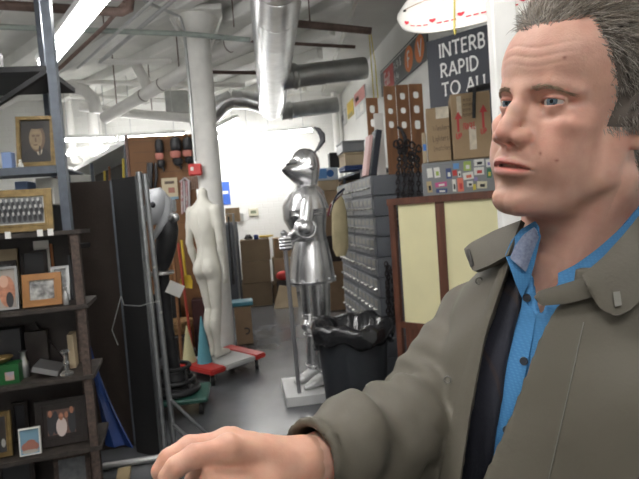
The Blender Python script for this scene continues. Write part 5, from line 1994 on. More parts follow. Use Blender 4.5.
B().lathe([(.17, .152), (.18, .158), (.10, .2), (.09, .21)], ft, 28).obj('foot_plate', m_black, hm)
gd = thing('dolly', ft + V((.02, 0, 0)), 'small dark green dolly under the ringed foot of the machine', 'dolly')
B().box(ft + V((.03, -.02, .128)), (.46, .40, .04), bev=.012).obj('deck', mat('dark_green_plastic', (.012, .075, .055), .5), gd)
for sx in (-1, 1):
    for sy in (-1, 1):
        c = ft + V((.03 + sx * .17, -.02 + sy * .14, .05))
        B().cyl(c + V((-.014, 0, 0)), c + V((.014, 0, 0)), .046, n=18).obj('wheel', m_rubber, gd)
        B().box(c + V((0, 0, .054)), (.04, .03, .012)).obj('fork', m_chrome, gd)

# ---------------------------------------------------------------- clutter behind the mannequin
YK = 5.55
def at_floor(px, Y):
    return P(px, 300, Y=Y).x
# yellow scoop shovel hanging
ys = thing('shovel', P(186, 288, Y=5.7), 'yellow scoop shovel hanging upright before the pegboard', 'shovel')
b = B().tube([P(181.5, 240, Y=5.72), P(184, 262, Y=5.72), P(186, 277, Y=5.72)], .014, 10)
m_yplastic = mat('yellow_plastic', (.60, .42, .04), .45)
b.obj('shaft', m_yplastic, ys)
rows = []
for i in range(6):
    t = i / 5
    rows.append([P(180.5 + 12.5 * j / 6 + (1 - t) * (3 - j) * .5 * (t < .3), 275 + 13 * t, Y=5.70) + V((0, -.05 * (abs(j - 3) / 3) ** 2 + .03 * t * (1 - t), 0)) for j in range(7)])
B().sheet(rows, .006).obj('blade', m_yplastic, ys)
for (px0, y0, px1, y1, m_, lab, r) in ((178, 243, 182.5, 277, mat('red_pole_paint', (.35, .05, .03), .5), 'red pole standing beside the yellow shovel', .014),
                                     (172, 238, 177, 300, m_oak, 'brown pole standing behind the machine', .016)):
    a, c = P(px0, y0, Y=5.45), P(px1, y1, Y=5.45)
    d = (a - c).normalized()
    c = c - d * ((c.z - .004) / d.z)
    tag(B().cyl(c, a, r, n=10).obj('pole', m_), lab, 'pole')
# hanging white tag
p = P(175, 289, Y=4.05)
tag(B().box(p, (.12, .004, .10), rot=Matrix.Rotation(.5, 3, 'Y')).obj('swing_tag', m_paper), 'white paper tag hanging from the white hooded machine', 'tag')
# wicker basket and dark crate behind the cones
p = V((at_floor(186, 5.55), 5.6, 0))
m_wick = mat('wicker', (.32, .19, .08), .7, var=.3, scale=60)
tag(B().box(p + V((-.13, .12, .15)), (.26, .30, .29), bev=.01).obj('crate', m_dkframe), 'dark crate on the floor behind the card cones', 'crate')
bz = .30
ws = thing('basket', p + V((-.12, .12, bz)), 'round wicker basket on a dark crate behind the cones', 'basket')
b = B().lathe([(.09, .004), (.13, .06), (.15, .14), (.155, .15), (.145, .15), (.12, .06), (.08, .02)], p + V((-.12, .12, bz - .003)), 28)
b.obj('bowl', m_wick, ws)
b = B()
for k in range(5):
    r = .105 + .011 * k
    b.tube([p + V((-.12 + r * math.cos(a), .12 + r * math.sin(a), bz + .02 + .027 * k)) for a in [2 * PI * q / 24 for q in range(24)]], .009, 6, closed=True)
b.obj('weave_band', m_wick, ws)
tag(B().box(p + V((-.30, .36, .36)), (.36, .10, .72), bev=.01).obj('case', m_blackflat), 'tall black case standing between the basket and the pegboard', 'case')
p2 = V((at_floor(199, 5.6), 6.02, 0))
for k, (dx, h, w_, m_, lab) in enumerate(((.0, .62, .24, mat('maroon_case', (.06, .02, .02), .5), 'dark maroon case standing behind the turquoise cone'),)):
    tag(B().box(p2 + V((dx, 0, h / 2 + .004)), (w_, .16, h), bev=.01).obj('case', m_), lab, 'case')

# things piled on the far side of the column
cx_ = at_floor(245, 5.9)
m_boxblue = mat('teal_lid', (.05, .2, .27), .5)
c = carton((P(236, 330, Y=6.2).x, 6.1, .004), (P(252.5, 330, Y=6.2).x, 6.42, P(245, 306, Y=6.2).z), m_card2, 'brown carton on the floor just past the column', tape=False)
b = B()
pm = P(246.5, 331, Y=6.095)
b.tube([pm + V((.035 * math.cos(a), 0, .035 * math.sin(a))) for a in [PI * (-.6 + 1.3 * k / 12) for k in range(13)]], .008, 6)
b.obj('printed_mark', m_ink, c)
tag(B().box2((P(231, 303, Y=6.25).x, 6.12, P(245, 306, Y=6.2).z + .012), (P(253, 303, Y=6.25).x, 6.4, P(245, 301, Y=6.2).z), bev=.01).obj('tray', m_boxblue), 'teal tray lying on the brown carton past the column', 'tray')
zt_ = P(245, 301, Y=6.2).z
for k, (px0, px1, y0, y1, m_, lab) in enumerate(((224, 233, 300, 262, m_figdk, 'black bag beside the column on the floor pile'), )):
    pass
# dark coats heaped on a rail beside the column
rail = thing('coat_rail', V((at_floor(229, 6.6), 6.6, 0)), 'short clothes rail past the column', 'rail')
xr0, xr1 = at_floor(209, 6.6), at_floor(240, 6.6)
b = B()
zr_ = P(228, 214, Y=6.6).z
b.tube([(xr0, 6.6, .01), (xr0, 6.6, zr_), (xr1, 6.6, zr_), (xr1, 6.6, .01)], .014, 10)
for x in (xr0, xr1):
    b.tube([(x, 6.47, .015), (x, 6.73, .015)], .014, 8)
b.obj('frame', m_conduit, rail)
cloth = [(216, mat('white_cloth', (.66, .65, .62), .8), 'white garment on the rail, nearest the column'), (221, mat('maroon_cloth', (.16, .03, .04), .8), 'maroon garment on the rail beside the white one'), (225.5, mat('navy_cloth', (.012, .016, .04), .8), 'navy coat on the rail in the middle'),
         (230, m_blackflat, 'black coat on the rail, next to the end'), (235, mat('charcoal_cloth', (.03, .03, .034), .85), 'charcoal coat at the far end of the rail')]
for k, (px, m_, lab) in enumerate(cloth):
    x = at_floor(px, 6.6)
    h = (.62, .75, 1.0, .95, .85)[k]
    b = B()
    secs = []
    for i in range(8):
        t = i / 7
        z = zr_ - .035 - h * t
        secs.append((V((x, 6.6, z)), .016 + .006 * math.sin(3 * t + k), V((1, 0, 0)), (.05 + .17 * min(1, t * 3)) * (1 + .06 * math.sin(7 * t + k)), V((0, 1, 0))))
    loft(b, secs, 20)
    g_ = thing('garment', V((x, 6.6, zr_ - h)), lab, 'clothing', 'clothes on the rail')
    b.obj('cloth', m_, g_)
    B().tube([(x, 6.6, zr_ - .05), (x, 6.6, zr_ - .026), (x, 6.615, zr_ - .017), (x, 6.6215, zr_), (x, 6.615, zr_ + .015), (x, 6.6, zr_ + .0215), (x, 6.585, zr_ + .015), (x, 6.5785, zr_)], .003, 6).obj('hanger_hook', m_chrome, g_)
for k, (px, y, w_, h, m_, lab) in enumerate(((219, 300, .22, .30, mat('turquoise_box', (.05, .24, .30), .6), 'turquoise box on the floor under the clothes rail'), (228, 300, .2, .2, m_red, 'red box on the floor under the clothes rail'))):
    x = at_floor(px, 6.14)
    tag(B().box2((x - w_ / 2 + .07, 6.12, .004), (x + w_ / 2 - .065, 6.24, h), bev=.008).obj('box', m_), lab, 'box')

# ---------------------------------------------------------------- far cartons along the back wall
def far_carton(px0, px1, yt, yb, Y, dep, m_, label, z0=None, **k):
    a, c = P(px0, yb, Y=Y), P(px1, yb, Y=Y)
    top = P((px0 + px1) / 2, yt, Y=Y).z
    z_ = a.z if z0 is None else z0
    carton((a.x, Y, z_), (c.x, Y + dep, top), m_, label, group='cartons along the back wall', **k)
    return top + .006
m_cb = mat('dull_cardboard', (.27, .20, .125), .8, var=.08, scale=4)  # one duller tan for the stack of three cartons
z = far_carton(243.5, 273, 283, 303, 8.6, .6, m_cb, 'big carton at the foot of the stack of three by the back wall', z0=.004)
z = far_carton(243, 271.5, 261, 284, 8.6, .58, m_cb, 'big carton in the middle of the stack of three', z0=z)
z = far_carton(241.5, 271, 240, 262, 8.6, .56, m_cb, 'big carton topping the stack of three, papers on it', z0=z)
q = P(255, 238, Y=8.7)
tag(B().box((q.x, 8.85, z + .012), (.42, .3, .02), rot=rotz(.2), bev=.006).obj('paper_bundle', m_paper), 'white paper bundle on top of the stack of three cartons', 'paper')
tag(B().box((P(268, 238, Y=8.7).x - .03, 8.75, z + .040), (.22, .16, .03), rot=rotz(-.3), bev=.01).obj('envelope', m_yplastic), 'orange yellow padded envelope on the white paper bundle', 'envelope')
z2 = far_carton(274.5, 293, 284, 303, 8.7, .5, m_card2, 'brown carton on the floor behind the armour shaft', z0=.004)
z2 = far_carton(275, 292, 258, 281, 8.75, .45, m_card3, 'pale carton stacked behind the armour shaft', z0=z2)
z2 = far_carton(275, 294, 238, 256, 8.8, .4, m_card, 'tan carton topping the pile behind the armour shaft', z0=z2)
p = P(283, 268, Y=8.55)
tag(B().box2((P(276, 270, Y=8.5).x, 8.5, .004), (P(287, 270, Y=8.5).x, 8.62, P(283, 281, Y=8.5).z), bev=.01).obj('crate', m_dkframe), 'dark crate standing before the pale carton', 'crate')
tag(B().ball((p.x, 8.56, P(283, 281, Y=8.5).z + .085), (.13, .055, .08)).obj('cushion', m_red), 'red cushion on the dark crate behind the armour shaft', 'cushion')
b = B()
for k in range(6):
    q = P(244.5 + k * .9, 237, Y=8.65)
    b.tube([V((q.x, 8.625, z + .020)), V((q.x + .015, 8.635 + .006 * (k % 3), z + .06 + .03 * (k % 2))), V((q.x + .05, 8.645, z + .020))], .014, 7)
tag(b.obj('cable_coil', m_black), 'tangled black cable on top of the stack of three cartons', 'cable')
q = P(259, 236, Y=8.7)
tag(B().lathe([(.03, .0), (.04, .01), (.04, .07), (.03, .08), (.004, .082)], (P(256, 236, Y=8.65).x, 8.645, z + .002), 18).obj('plastic_tub', m_blue), 'small blue tub beside the papers on the stack of three cartons', 'tub')
# slanting board
a, c = P(274, 306, Y=8.2), P(296, 287, Y=8.35)
tag(B().hexa([V((a.x, 8.2, .004)), V((c.x, 8.2, .004)), V((c.x, 8.3, .004)), V((a.x, 8.3, .004)), V((a.x + .12, 8.36, .36)), V((c.x, 8.36, .30)), V((c.x, 8.4, .30)), V((a.x + .12, 8.4, .36))]).obj('cardboard_sheet', m_card3), 'folded pale cardboard leaning on the brown carton', 'cardboard')
# dark boxes stacked by the column: between rail and cartons
z3 = far_carton(226, 240.5, 208, 222, 8.9, .4, m_card, 'small tan carton up on the metal locker by the blue poster', z0=P(232, 222, Y=8.9).z)
lx0, lx1 = P(223, 240, Y=8.9).x, P(238.5, 240, Y=8.9).x
lk = thing('locker', ((lx0 + lx1) / 2, 8.9, 0), 'grey metal locker against the back wall holding a tan carton', 'locker')
B().box2((lx0, 8.88, .003), (lx1, 9.35, P(232, 222, Y=8.9).z - .004), bev=.006).obj('body', m_steel_grey, lk)
B().box2((lx0 + .02, 8.868, .05), (lx1 - .02, 8.879, P(232, 222, Y=8.9).z - .03), bev=.003).obj('door', m_steel_grey, lk)
for k, (px, m_) in enumerate(((246, m_black), (251, mat('navy_cloth', (.012, .016, .04), .8)), (259, m_blue))):
    p = P(px, 237, Y=9.3)
    pass
# blue poster, thermostat, small junction box on the back wall
a, c = P(221, 205, Y=YF - .012), P(229, 181.5, Y=YF - .012)
bp2 = thing('wall_poster', ((a.x + c.x) / 2, YF, a.z), 'blue poster on the back wall just past the column', 'poster')
B().box2((a.x, YF - .012, a.z), (c.x, YF - .001, c.z)).obj('sheet', mat('poster_blue', (.05, .14, .55), .5), bp2)
B().box2((a.x + .04, YF - .0135, a.z + .2), (c.x - .03, YF - .0125, a.z + .26)).obj('white_band', m_paper, bp2)
a, c = P(248.8, 216.5, Y=YF - .03), P(258, 208, Y=YF - .03)
th_ = thing('thermostat', ((a.x + c.x) / 2, YF, a.z), 'cream thermostat on the back wall above the cartons', 'thermostat')
B().box2((a.x, YF - .03, a.z), (c.x, YF - .001, c.z), bev=.008).obj('wall_mount', mat('cream_plastic', (.62, .60, .48), .5), th_)
B().box2((a.x + .04, YF - .032, a.z + .05), (c.x - .04, YF - .0302, c.z - .04)).obj('display', mat('lcd_green', (.16, .19, .12), .3), th_)
a, c = P(238, 222, Y=YF - .03), P(243, 213, Y=YF - .03)
tag(B().box2((a.x, YF - .05, a.z), (c.x, YF - .001, c.z), bev=.005).obj('junction_box', m_conduit), 'small grey junction box on the back wall beside the tan carton', 'box')

# ---------------------------------------------------------------- shelves of boxes behind the card files on the right wall
zst = .0
rs = thing('box_shelving', (1.75, 7.3, 0), 'grey shelving of boxes along the sign wall behind the card files', 'shelf unit')
X0, X1, Y0_, Y1_ = 1.53, XW - .03, 6.35, 8.6
for z in (.12, .62, 1.12, 1.6, 2.02):
    B().box2((X0, Y0_, z - .03), (X1, Y1_, z)).obj('shelf', m_steel_grey, rs)
for (x, y) in ((X0, Y0_), (X0, (Y0_ + Y1_) / 2), (X0, Y1_ - .04)):
    B().box2((x - .004, y, .003), (x + .03, y + .04, 2.02)).obj('post', m_steel_grey, rs)
    B().box2((X1 - .03, y, .003), (X1, y + .04, 2.02)).obj('post', m_steel_grey, rs)
random.seed(11)
mats_ = [m_card, m_card3, m_steel_grey, m_paper, m_dkframe, mat('navy_box', (.02, .05, .16), .5), m_card2, m_steel_mid, m_black]
desc = {id(m_card): 'tan', id(m_card3): 'pale', id(m_steel_grey): 'slate grey', id(m_paper): 'white', id(m_dkframe): 'dark brown', id(m_card2): 'brown', id(m_steel_mid): 'mid grey', id(m_black): 'black'}
lvl = ('lowest', 'second', 'third', 'fourth')
pos = ('near the card files', 'second from the card files', 'third from the card files', 'fourth from the card files', 'at the far end')
for li, z in enumerate((.12, .62, 1.12, 1.6)):
    for k in range(5):
        y = Y0_ + .06 + k * .44
        m_ = mats_[(li * 5 + k * 2 + li) % len(mats_)]
        h = random.uniform(.26, .42) if li < 3 else random.uniform(.2, .34)
        c_ = desc.get(id(m_), 'navy')
        t = thing('storage_box', (1.6, y + .2, z), f'{c_} box on the {lvl[li]} wall shelf, {pos[k]}', 'box', 'boxes on the wall shelving')
        B().box2((X0 + .04 + random.uniform(.0, .03), y, z + .002), (X1 - .06, y + .40, z + h), bev=.006).obj('body', m_, t)
        B().box2((X0 + .034, y - .008, z + h + .001), (X1 - .055, y + .408, z + h + .04), bev=.006).obj('lid', m_, t)
zt_ = 2.022
for k, (px0, px1, y0, y1, Y, m_, lab) in enumerate(((346, 364.5, 138, 151, 6.9, m_steel_mid, 'grey box on top of the wall shelving'),
                                             (344, 365.5, 151, 163, 6.5, m_card3, 'cream lidded box at the front edge of the wall shelving'),)):
    pass
stackz = zt_
Yq = 6.42
for k, (px0, px1, yt, m_, lab, dx) in enumerate(((345, 367, 165, mat('navy_box', (.02, .05, .16), .5), 'navy box on top of the wall shelving, under a cream one', 0), (346, 368, 151.5, m_card3, 'cream lidded box topping the navy box', .02), (344, 366, 140, m_steel_mid, 'grey box topping the cream lidded box', .0))):
    a, c = P(px0, 170, Y=Yq), P(px1, 170, Y=Yq)
    top = P(355, yt, Y=Yq).z
    if top < stackz + .05:
        top = stackz + .12
    t = thing('storage_box', ((a.x + c.x) / 2, Yq + .2, stackz), lab, 'box')
    B().box2((a.x, Yq + dx, stackz + .001), (min(c.x, XW - .02), Yq + .4, top - .03), bev=.006).obj('body', m_, t)
    B().box2((a.x - .008, Yq + dx - .01, top - .029), (min(c.x + .008, XW - .015), Yq + .408, top - .003), bev=.006).obj('lid', m_, t)
    stackz = top
# blue and white box, with a disc printed on it, over brown cartons between armour and card files
def pile(px0, px1, ys, Y, dep, ms, labs, **kw):
    z = .004
    a, c = P(px0, 230, Y=Y), P(px1, 230, Y=Y)
    for k, y in enumerate(ys):
        top = P((px0 + px1) / 2, y, Y=Y).z
        t = carton((a.x + .01 * (k % 2), Y, z), (c.x, Y + dep, top), ms[k], labs[k], group='pile of boxes between the armour and the card files', tape=False, flap=False)
        z = top + .003
    return t, a, c, z
t, a, c, z = pile(321, 342, (262, 236, 211, 190.5, 180, 167.5), 7.6, .4, (m_card2, m_dkframe, m_card2, m_card, m_card3, mat('pale_blue_box', (.50, .58, .66), .6)),
     ('brown box at the foot of the pile behind the armour', 'dark brown box second from the floor in the pile behind the armour', 'brown box in the middle of the pile behind the armour', 'tan box third from the top of the pile behind the armour', 'shallow pale box under the blue and white one', 'blue and white box topping the pile behind the armour'))
b = B().cyl(V((c.x - .12, 7.598, z - .09)), V((c.x - .12, 7.594, z - .09)), .055, n=22)
b.obj('printed_disc', mat('deep_blue_print', (.03, .14, .42), .5), t)
B().box2((a.x + .01, 7.594, z - .16), (a.x + .15, 7.598, z - .01)).obj('printed_panel', mat('sky_blue_sticker', (.12, .3, .62), .5), t)
tag(B().box2((P(330, 167, Y=7.7).x, 7.68, z + .002), (P(341, 167, Y=7.7).x, 7.85, P(335, 152.5, Y=7.7).z), bev=.01).obj('speaker', m_black), 'black speaker on the blue and white box', 'speaker')
# cream mail sack with ribbons hung before the files
p = thing('hanging_sack', P(339, 250, Y=5.3), 'cream canvas sack with striped ribbons hanging before the drawers of the card files', 'sack')
b = B()
secs = []
for (y, w_) in ((195, .025), (200, .055), (212, .08), (230, .088), (248, .085), (256, .05)):
    secs.append((P(338.5 + (y - 195) * .04, y, Y=5.3), w_, V((1, 0, 0)), w_ * .55, V((0, 1, 0))))
loft(b, secs[::-1], 20)
b.obj('bag', mat('cream_canvas', (.50, .43, .26), .8, var=.12, scale=8), p)
for k, m_ in enumerate((mat('navy_cloth', (.012, .016, .04), .8), m_paper, mat('maroon_cloth', (.16, .03, .04), .8))):
    b = B()
    b.tube([P(344 - k, 189 + k * 2, Y=5.22), P(338 - k * .5, 194 + 2 * k, Y=5.19), P(333 - k, 203 + k, Y=5.18), P(329 - k * .5, 214 + k, Y=5.19)], .013, 8)
    b.obj('ribbon', m_, p)
# ================================================================== THE MAN
TH_HEAD, TH_BODY, HEAD_PITCH = math.radians(65.5), math.radians(57), math.radians(3.5)
R0, FH = _r0, V((math.sin(YAW), math.cos(YAW), 0))
ZUP = V((0, 0, 1))
HF0 = (-R0 * math.sin(TH_HEAD) - FH * math.cos(TH_HEAD)).normalized()
HX = (HF0.cross(ZUP).normalized() + ZUP * .19).normalized()                      # his right
HF = (HF0 * math.cos(HEAD_PITCH) + ZUP * math.sin(HEAD_PITCH)).normalized()
HX = (HX - HF * HX.dot(HF)).normalized()
HZ = HX.cross(HF).normalized()
HS = .985
HO = P(533, 103, d=.555)                              # between the eyes
BF = (-R0 * math.sin(TH_BODY) - FH * math.cos(TH_BODY)).normalized()
BX = BF.cross(ZUP).normalized()
BO = HO - HF0 * .088 - R0 * .012
BO = V((BO.x, BO.y, HO.z))


def h2w(v):
    """head centimetres to world"""
    v = np.asarray(v, float) * .01 * HS
    return np.array(HO) + v[..., 0:1] * np.array(HX) + v[..., 1:2] * np.array(HF) + v[..., 2:3] * np.array(HZ)


def b2w(v):
    v = np.asarray(v, float) * .01
    return np.array(BO) + v[..., 0:1] * np.array(BX) + v[..., 1:2] * np.array(BF) + v[..., 2:3] * np.array(ZUP)


def w2b(p):
    q = V(p) - BO
    return (q.dot(BX) * 100, q.dot(BF) * 100, q.z * 100)


def w2h(p):
    q = V(p) - HO
    return (q.dot(HX) * 100, q.dot(HF) * 100, q.dot(HZ) * 100)


MAN = thing('person', (BO.x, BO.y, 0), 'man with short greying hair in olive grey jacket and blue shirt holding out one hand', 'person')
MI = wmtx(MAN).inverted()


def skin_obj(name, verts, quads, m, smooth=0, parent=MAN):
    M = np.array(MI) if parent is MAN else np.array(wmtx(parent).inverted())
    v = verts @ M[:3, :3].T + M[:3, 3]
    o = mesh_np(name, v, quads, m, parent)
    if smooth:
        md = o.modifiers.new('smooth', 'SMOOTH')
        md.iterations = smooth
        md.factor = .5
    return o


# ---------------------------------------------------------------- head
EYE = 3.15
def seg_curve(n=13):
    t = np.linspace(-1, 1, n)
    return t, np.stack([3.05 * t, 3.05 - 1.9 * np.abs(t) ** 1.8, -6.95 - .25 * np.abs(t) ** 2], axis=1)


def head_sdf(g):
    x, y, z = g
    ax = np.abs(x)
    m = (ax, y, z)                                     # mirrored
    d = s_ell(g, (0, -7.4, 4.2), (7.5, 9.3, 7.9))
    d = smin(d, s_ell(g, (0, -3.2, 4.3), (6.3, 5.3, 5.2)), 2.0)
    d = smin(d, s_ell(g, (0, -3.2, -2.6), (5.4, 4.9, 6.0)), 2.0)
    # jaw
    jaw = s_chain(m, [(6.0, -7.2, -1.2), (5.35, -6.4, -7.4), (3.4, -1.9, -9.9), (1.2, 1.0, -10.7)], [1.35, 1.3, 1.4, 1.4], 1.2)
    d = smin(d, jaw, 1.8)
    d = smin(d, s_ell(g, (0, -3.0, -7.4), (4.9, 4.5, 3.9)), 1.6)
    d = smin(d, s_ell(g, (0, .75, -10.9), (2.0, 1.5, 1.4)), 1.2)
    # cheek bones and cheeks
    d = smin(d, s_ell(m, (4.45, -1.4, -2.3), (1.8, 2.2, 1.35)), 1.4)
    d = smin(d, s_ell(m, (3.55, -1.9, -5.6), (2.2, 3.2, 3.2)), 2.0)
    d = smin(d, s_ell(g, (0, .25, -6.6), (2.9, 2.5, 2.5)), 1.6)
    # brow ridge
    d = smin(d, s_chain(m, [(.9, 1.40, 1.25), (2.9, 1.05, 1.55), (4.9, -.7, 1.15)], [.78, .76, .66]), 1.1)
    d = smin(d, s_ell(g, (0, 1.3, 1.4), (1.3, .9, 1.0)), .9)
    # sockets
    d = d + 1.05 * gauss(m, (EYE, 1.7, -.15), (1.75, 1.5, 1.05)) + .45 * gauss(m, (1.6, 1.6, -.1), (.7, .9, .9))
    # nose
    nose = s_chain(g, [(0, 1.3, .9), (0, 2.45, -1.0), (0, 3.2, -2.7), (0, 3.4, -3.4)], [.78, .80, .90, .95], .5)
    nose = smin(nose, s_ell(g, (0, 3.4, -3.55), (1.05, .98, .88)), .5)
    nose = smin(nose, s_ell(m, (1.38, 2.45, -3.85), (.88, 1.3, .88)), .45)
    nose = smin(nose, s_cap(g, (0, 3.5, -3.95), (0, 2.4, -4.5), .50, .55), .4)
    d = smin(d, nose, .85)
    d = d - .25 * gauss(m, (1.35, 1.9, -1.9), (.8, .9, 1.5))
    # naso-labial fold
    fold = s_chain(m, [(1.85, 2.0, -3.9), (2.75, 1.55, -5.4), (3.35, .55, -7.4)], [.1, .1, .1])
    d = d + .11 * np.exp(-(fold / .40) ** 2)
    # muzzle: lips
    t, c = seg_curve()
    up = s_chain(g, [(p[0] * .98, p[1] + .02, p[2] + .42 - .12 * a * a) for p, a in zip(c, t)], [.16 + .30 * (1 - abs(a) ** 2.2) for a in t])
    up = up + .10 * gauss(g, (0, 3.3, -6.2), (.3, .6, .4))
    lo = s_chain(g, [(p[0] * .93, p[1] - .10, p[2] - .70 + .36 * a * a) for p, a in zip(c, t)], [.16 + .46 * (1 - abs(a) ** 2.0) for a in t])
    lo = np.minimum(lo, 9)
    d = smin(d, up, .42)
    d = smin(d, lo, .35)
    d = d + .22 * gauss(g, (0, 2.75, -5.55), (.45, .7, .55))           # philtrum
    d = d + .16 * gauss(g, (0, 2.4, -8.95), (2.0, .9, .55))           # under the lower lip
    slit = s_chain(g, [(p[0] * .9, p[1] + .35, p[2] + .0) for p, a in zip(c, t)], [.10 + .30 * (1 - abs(a) ** 1.5) for a in t])
    slit2 = s_chain(g, [(p[0] * .88, p[1] - .35, p[2] + .0) for p, a in zip(c, t)], [.10 + .24 * (1 - abs(a) ** 1.5) for a in t])
    d = smax(d, -np.minimum(slit, slit2), .12)
    # nostrils
    d = smax(d, -s_ell(m, (.62, 2.95, -4.55), (.36, .62, .45)), .2)
    # temples, cheek hollow, chin cleft
    d = d + .35 * gauss(m, (6.7, -2.5, 2.8), (1.6, 2.2, 2.4)) + .08 * gauss(m, (5.4, -2.4, -5.8), (1.4, 2.0, 1.9))
    # eyelids: a shell round each eyeball with an almond opening
    e = (ax - EYE, y, z)
    rr = np.sqrt(e[0] ** 2 + e[1] ** 2 + e[2] ** 2)
    lid = rr - 1.36
    lid = smax(lid, -(e[1] + .1), .3)
    d = smin(d, lid, .38)
    # crease of the upper lid and bag below
    d = d + .14 * np.exp(-(((e[2] - .74 + .12 * e[0] ** 2) / .17) ** 2 + ((e[1] - 1.05) / .8) ** 2 + (e[0] / 1.5) ** 2))
    d = d - .16 * np.exp(-(((e[2] + 1.25 - .10 * e[0] ** 2) / .42) ** 2 + ((e[1] - 1.0) / .8) ** 2 + (e[0] / 1.4) ** 2))
    d = d + .10 * np.exp(-(((e[2] + 1.75 - .08 * e[0] ** 2) / .25) ** 2 + ((e[1] - 1.0) / 1.0) ** 2 + (e[0] / 1.6) ** 2))
    d = d - .10 * np.exp(-(((e[2] - 1.05) / .3) ** 2 + ((e[1] - 1.1) / .8) ** 2 + ((e[0] - .3) / 1.5) ** 2))
    uu = np.clip(1 - (e[0] / 1.48) ** 2, 0, 1)
    upl = .27 * uu ** .75 - .02
    lol = -.36 * uu ** .85 - .04
    op = np.maximum(np.maximum(e[2] - upl, lol - e[2]) * .85, np.maximum(.25 - e[1], np.abs(e[0]) - 1.46))
    op = np.maximum(op, rr - 1.9)
    d = smax(d, -op, .07)
    # forehead lines, crow's feet
    for zz, a in ((4.6, .07), (5.6, .06), (3.7, .05)):
        d = d + a * np.exp(-((z - zz - .25 * np.sin(x * .9)) / .13) ** 2) * np.exp(-((ax - 1.5) / 3.2) ** 4) * (y > 0)
    # ear
    ear = s_ell(m, (7.45, -8.2, -.9), (.85, 1.75, 3.0))
    rim = s_chain(m, [(7.3, -6.7, .3), (7.8, -7.3, 1.9), (8.2, -8.6, 2.4), (8.45, -9.9, 1.4), (8.25, -10.0, -.6), (7.8, -8.9, -2.6), (7.4, -7.8, -3.7)], [.38, .42, .45, .45, .42, .5, .72], .3)
    ear = smin(ear, rim, .35)
    ear = smax(ear, -s_ell(m, (8.4, -8.2, -.4), (.75, .95, 1.6)), .4)
    ear = smin(ear, s_ell(m, (7.35, -6.8, -1.2), (.5, .45, .7)), .35)
    d = smin(d, ear, .55)
    # neck
    nk = s_chain(g, [(0, -7.9, -5.5), (0, -9.0, -12), (0, -10.6, -17), (0, -10.8, -24)], [5.2, 5.5, 6.3, 8.2])
    d = smin(d, nk, 2.2)
    d = smin(d, s_cap(m, (6.0, -8.5, -7.5), (1.9, -5.2, -21.0), 1.15, 1.0), 1.3)
    d = d - .45 * gauss(g, (0, -2.9, -15.0), (.9, 1.1, 1.3))
    d = d + .5 * gauss(g, (0, -3.6, -20.6), (1.6, 1.6, 1.6))
    d = smin(d, s_ell(g, (0, -11.2, -9.5), (6.2, 5.2, 7.0)), 3.0)
    # soft flesh under the jaw
    d = smin(d, s_ell(g, (0, -3.4, -11.0), (4.0, 4.2, 1.6)), 1.6)
    return d


hh = .16
gh = grid((-9.4, -17.4, -24.0), (9.4, 6.0, 13.0), hh)
dh = head_sdf(gh)
hv, hq = surface_nets(dh, (-9.4, -17.4, -24.0), hh)

# ---------------------------------------------------------------- torso, arms: joints in body centimetres
SHR = np.array(w2b(P(484, 326, d=.775)))
ELB = np.array(w2b(P(410, 430, d=.655)))
WRI = np.array(w2b(P(306, 463, d=.525)))
SHL = np.array((-19.0, -1.5, -25.0))
ELL = np.array((-25.0, -4.0, -53.0))
WRL = np.array((-24.0, 8.0, -77.0))


def torso_sdf(g, full=True):
    x, y, z = g
    m = (np.abs(x), y, z)
    d = s_ell(g, (0, -1.0, -40), (16.5, 11.2, 23))
    d = smin(d, s_ell(g, (0, 1.6, -60), (16.6, 13.2, 22)), 8)
    d = smin(d, s_ell(g, (0, -1.0, -84), (16.5, 11.5, 14)), 6)
    d = smin(d, s_cap(m, (4.5, -2.5, -21.5), (12.5, -2.0, -27.5), 4.4, 4.8), 6)
    d = smin(d, s_ell(m, (7.5, 6.0, -37), (8.0, 4.5, 8.0)), 5)
    d = smin(d, s_cap(g, (0, -1.0, -12), (0, -1.5, -24), 6.0, 7.5), 4)
    return d


def hits(sdf, pix, off=0.0):
    out = []
    for px, py in pix:
        r = ray(px, py)
        t = .30
        for _ in range(120):
            q = np.array(w2b(CAM + r * t)).reshape(3, 1)
            s = float(sdf((q[0], q[1], q[2]))[0]) - off
            if s < .02:
                break
            t += max(s, .03) * .01 * .8
            if t > 1.6:
                break
        out.append(w2b(CAM + r * t) + (t,))
    return np.array(out)


def edge_fn(pix, off):
    h = hits(torso_sdf, pix, off)
    h = h[h[:, 3] < 1.0]
    o = np.argsort(h[:, 2])
    zz, xx = h[o, 2], h[o, 0]
    return lambda z: np.interp(z, zz, xx)


JR = edge_fn([(517, 238), (510, 258), (499, 290), (485, 330), (472, 400), (461, 470), (455, 520), (446, 600)], 2.2)       # his right jacket edge
JL = edge_fn([(572, 286), (552, 312), (536, 345), (516, 400), (497, 470), (486, 520), (470, 600)], 2.2)                   # his left jacket edge
NR = edge_fn([(527, 262), (521, 292), (511, 330), (500, 400), (489, 470), (482, 520), (470, 600)], 1.2)         # dark inner jacket edge


def wrinkle(g, amp=1.0):
    x, y, z = g
    w = np.sin(.55 * x + .9 * z + 2.2 * np.sin(.21 * y + .17 * z)) + .6 * np.sin(.9 * y - .62 * z + 1.7 * np.sin(.25 * x + .1 * z) + 1.0)
    return amp * .12 * w


def arm_sdf(g, S, E, W, r0, r1, r2, r3):
    S, E, W = (np.array(q) for q in (S, E, W))
    return smin(s_chain(g, [S, (S + E) / 2, E], [r0, r1, r2], 1.0), s_chain(g, [E, E * .5 + W * .5, W], [r2, (r2 + r3) / 2 + .3, r3], 1.0), 2.0)


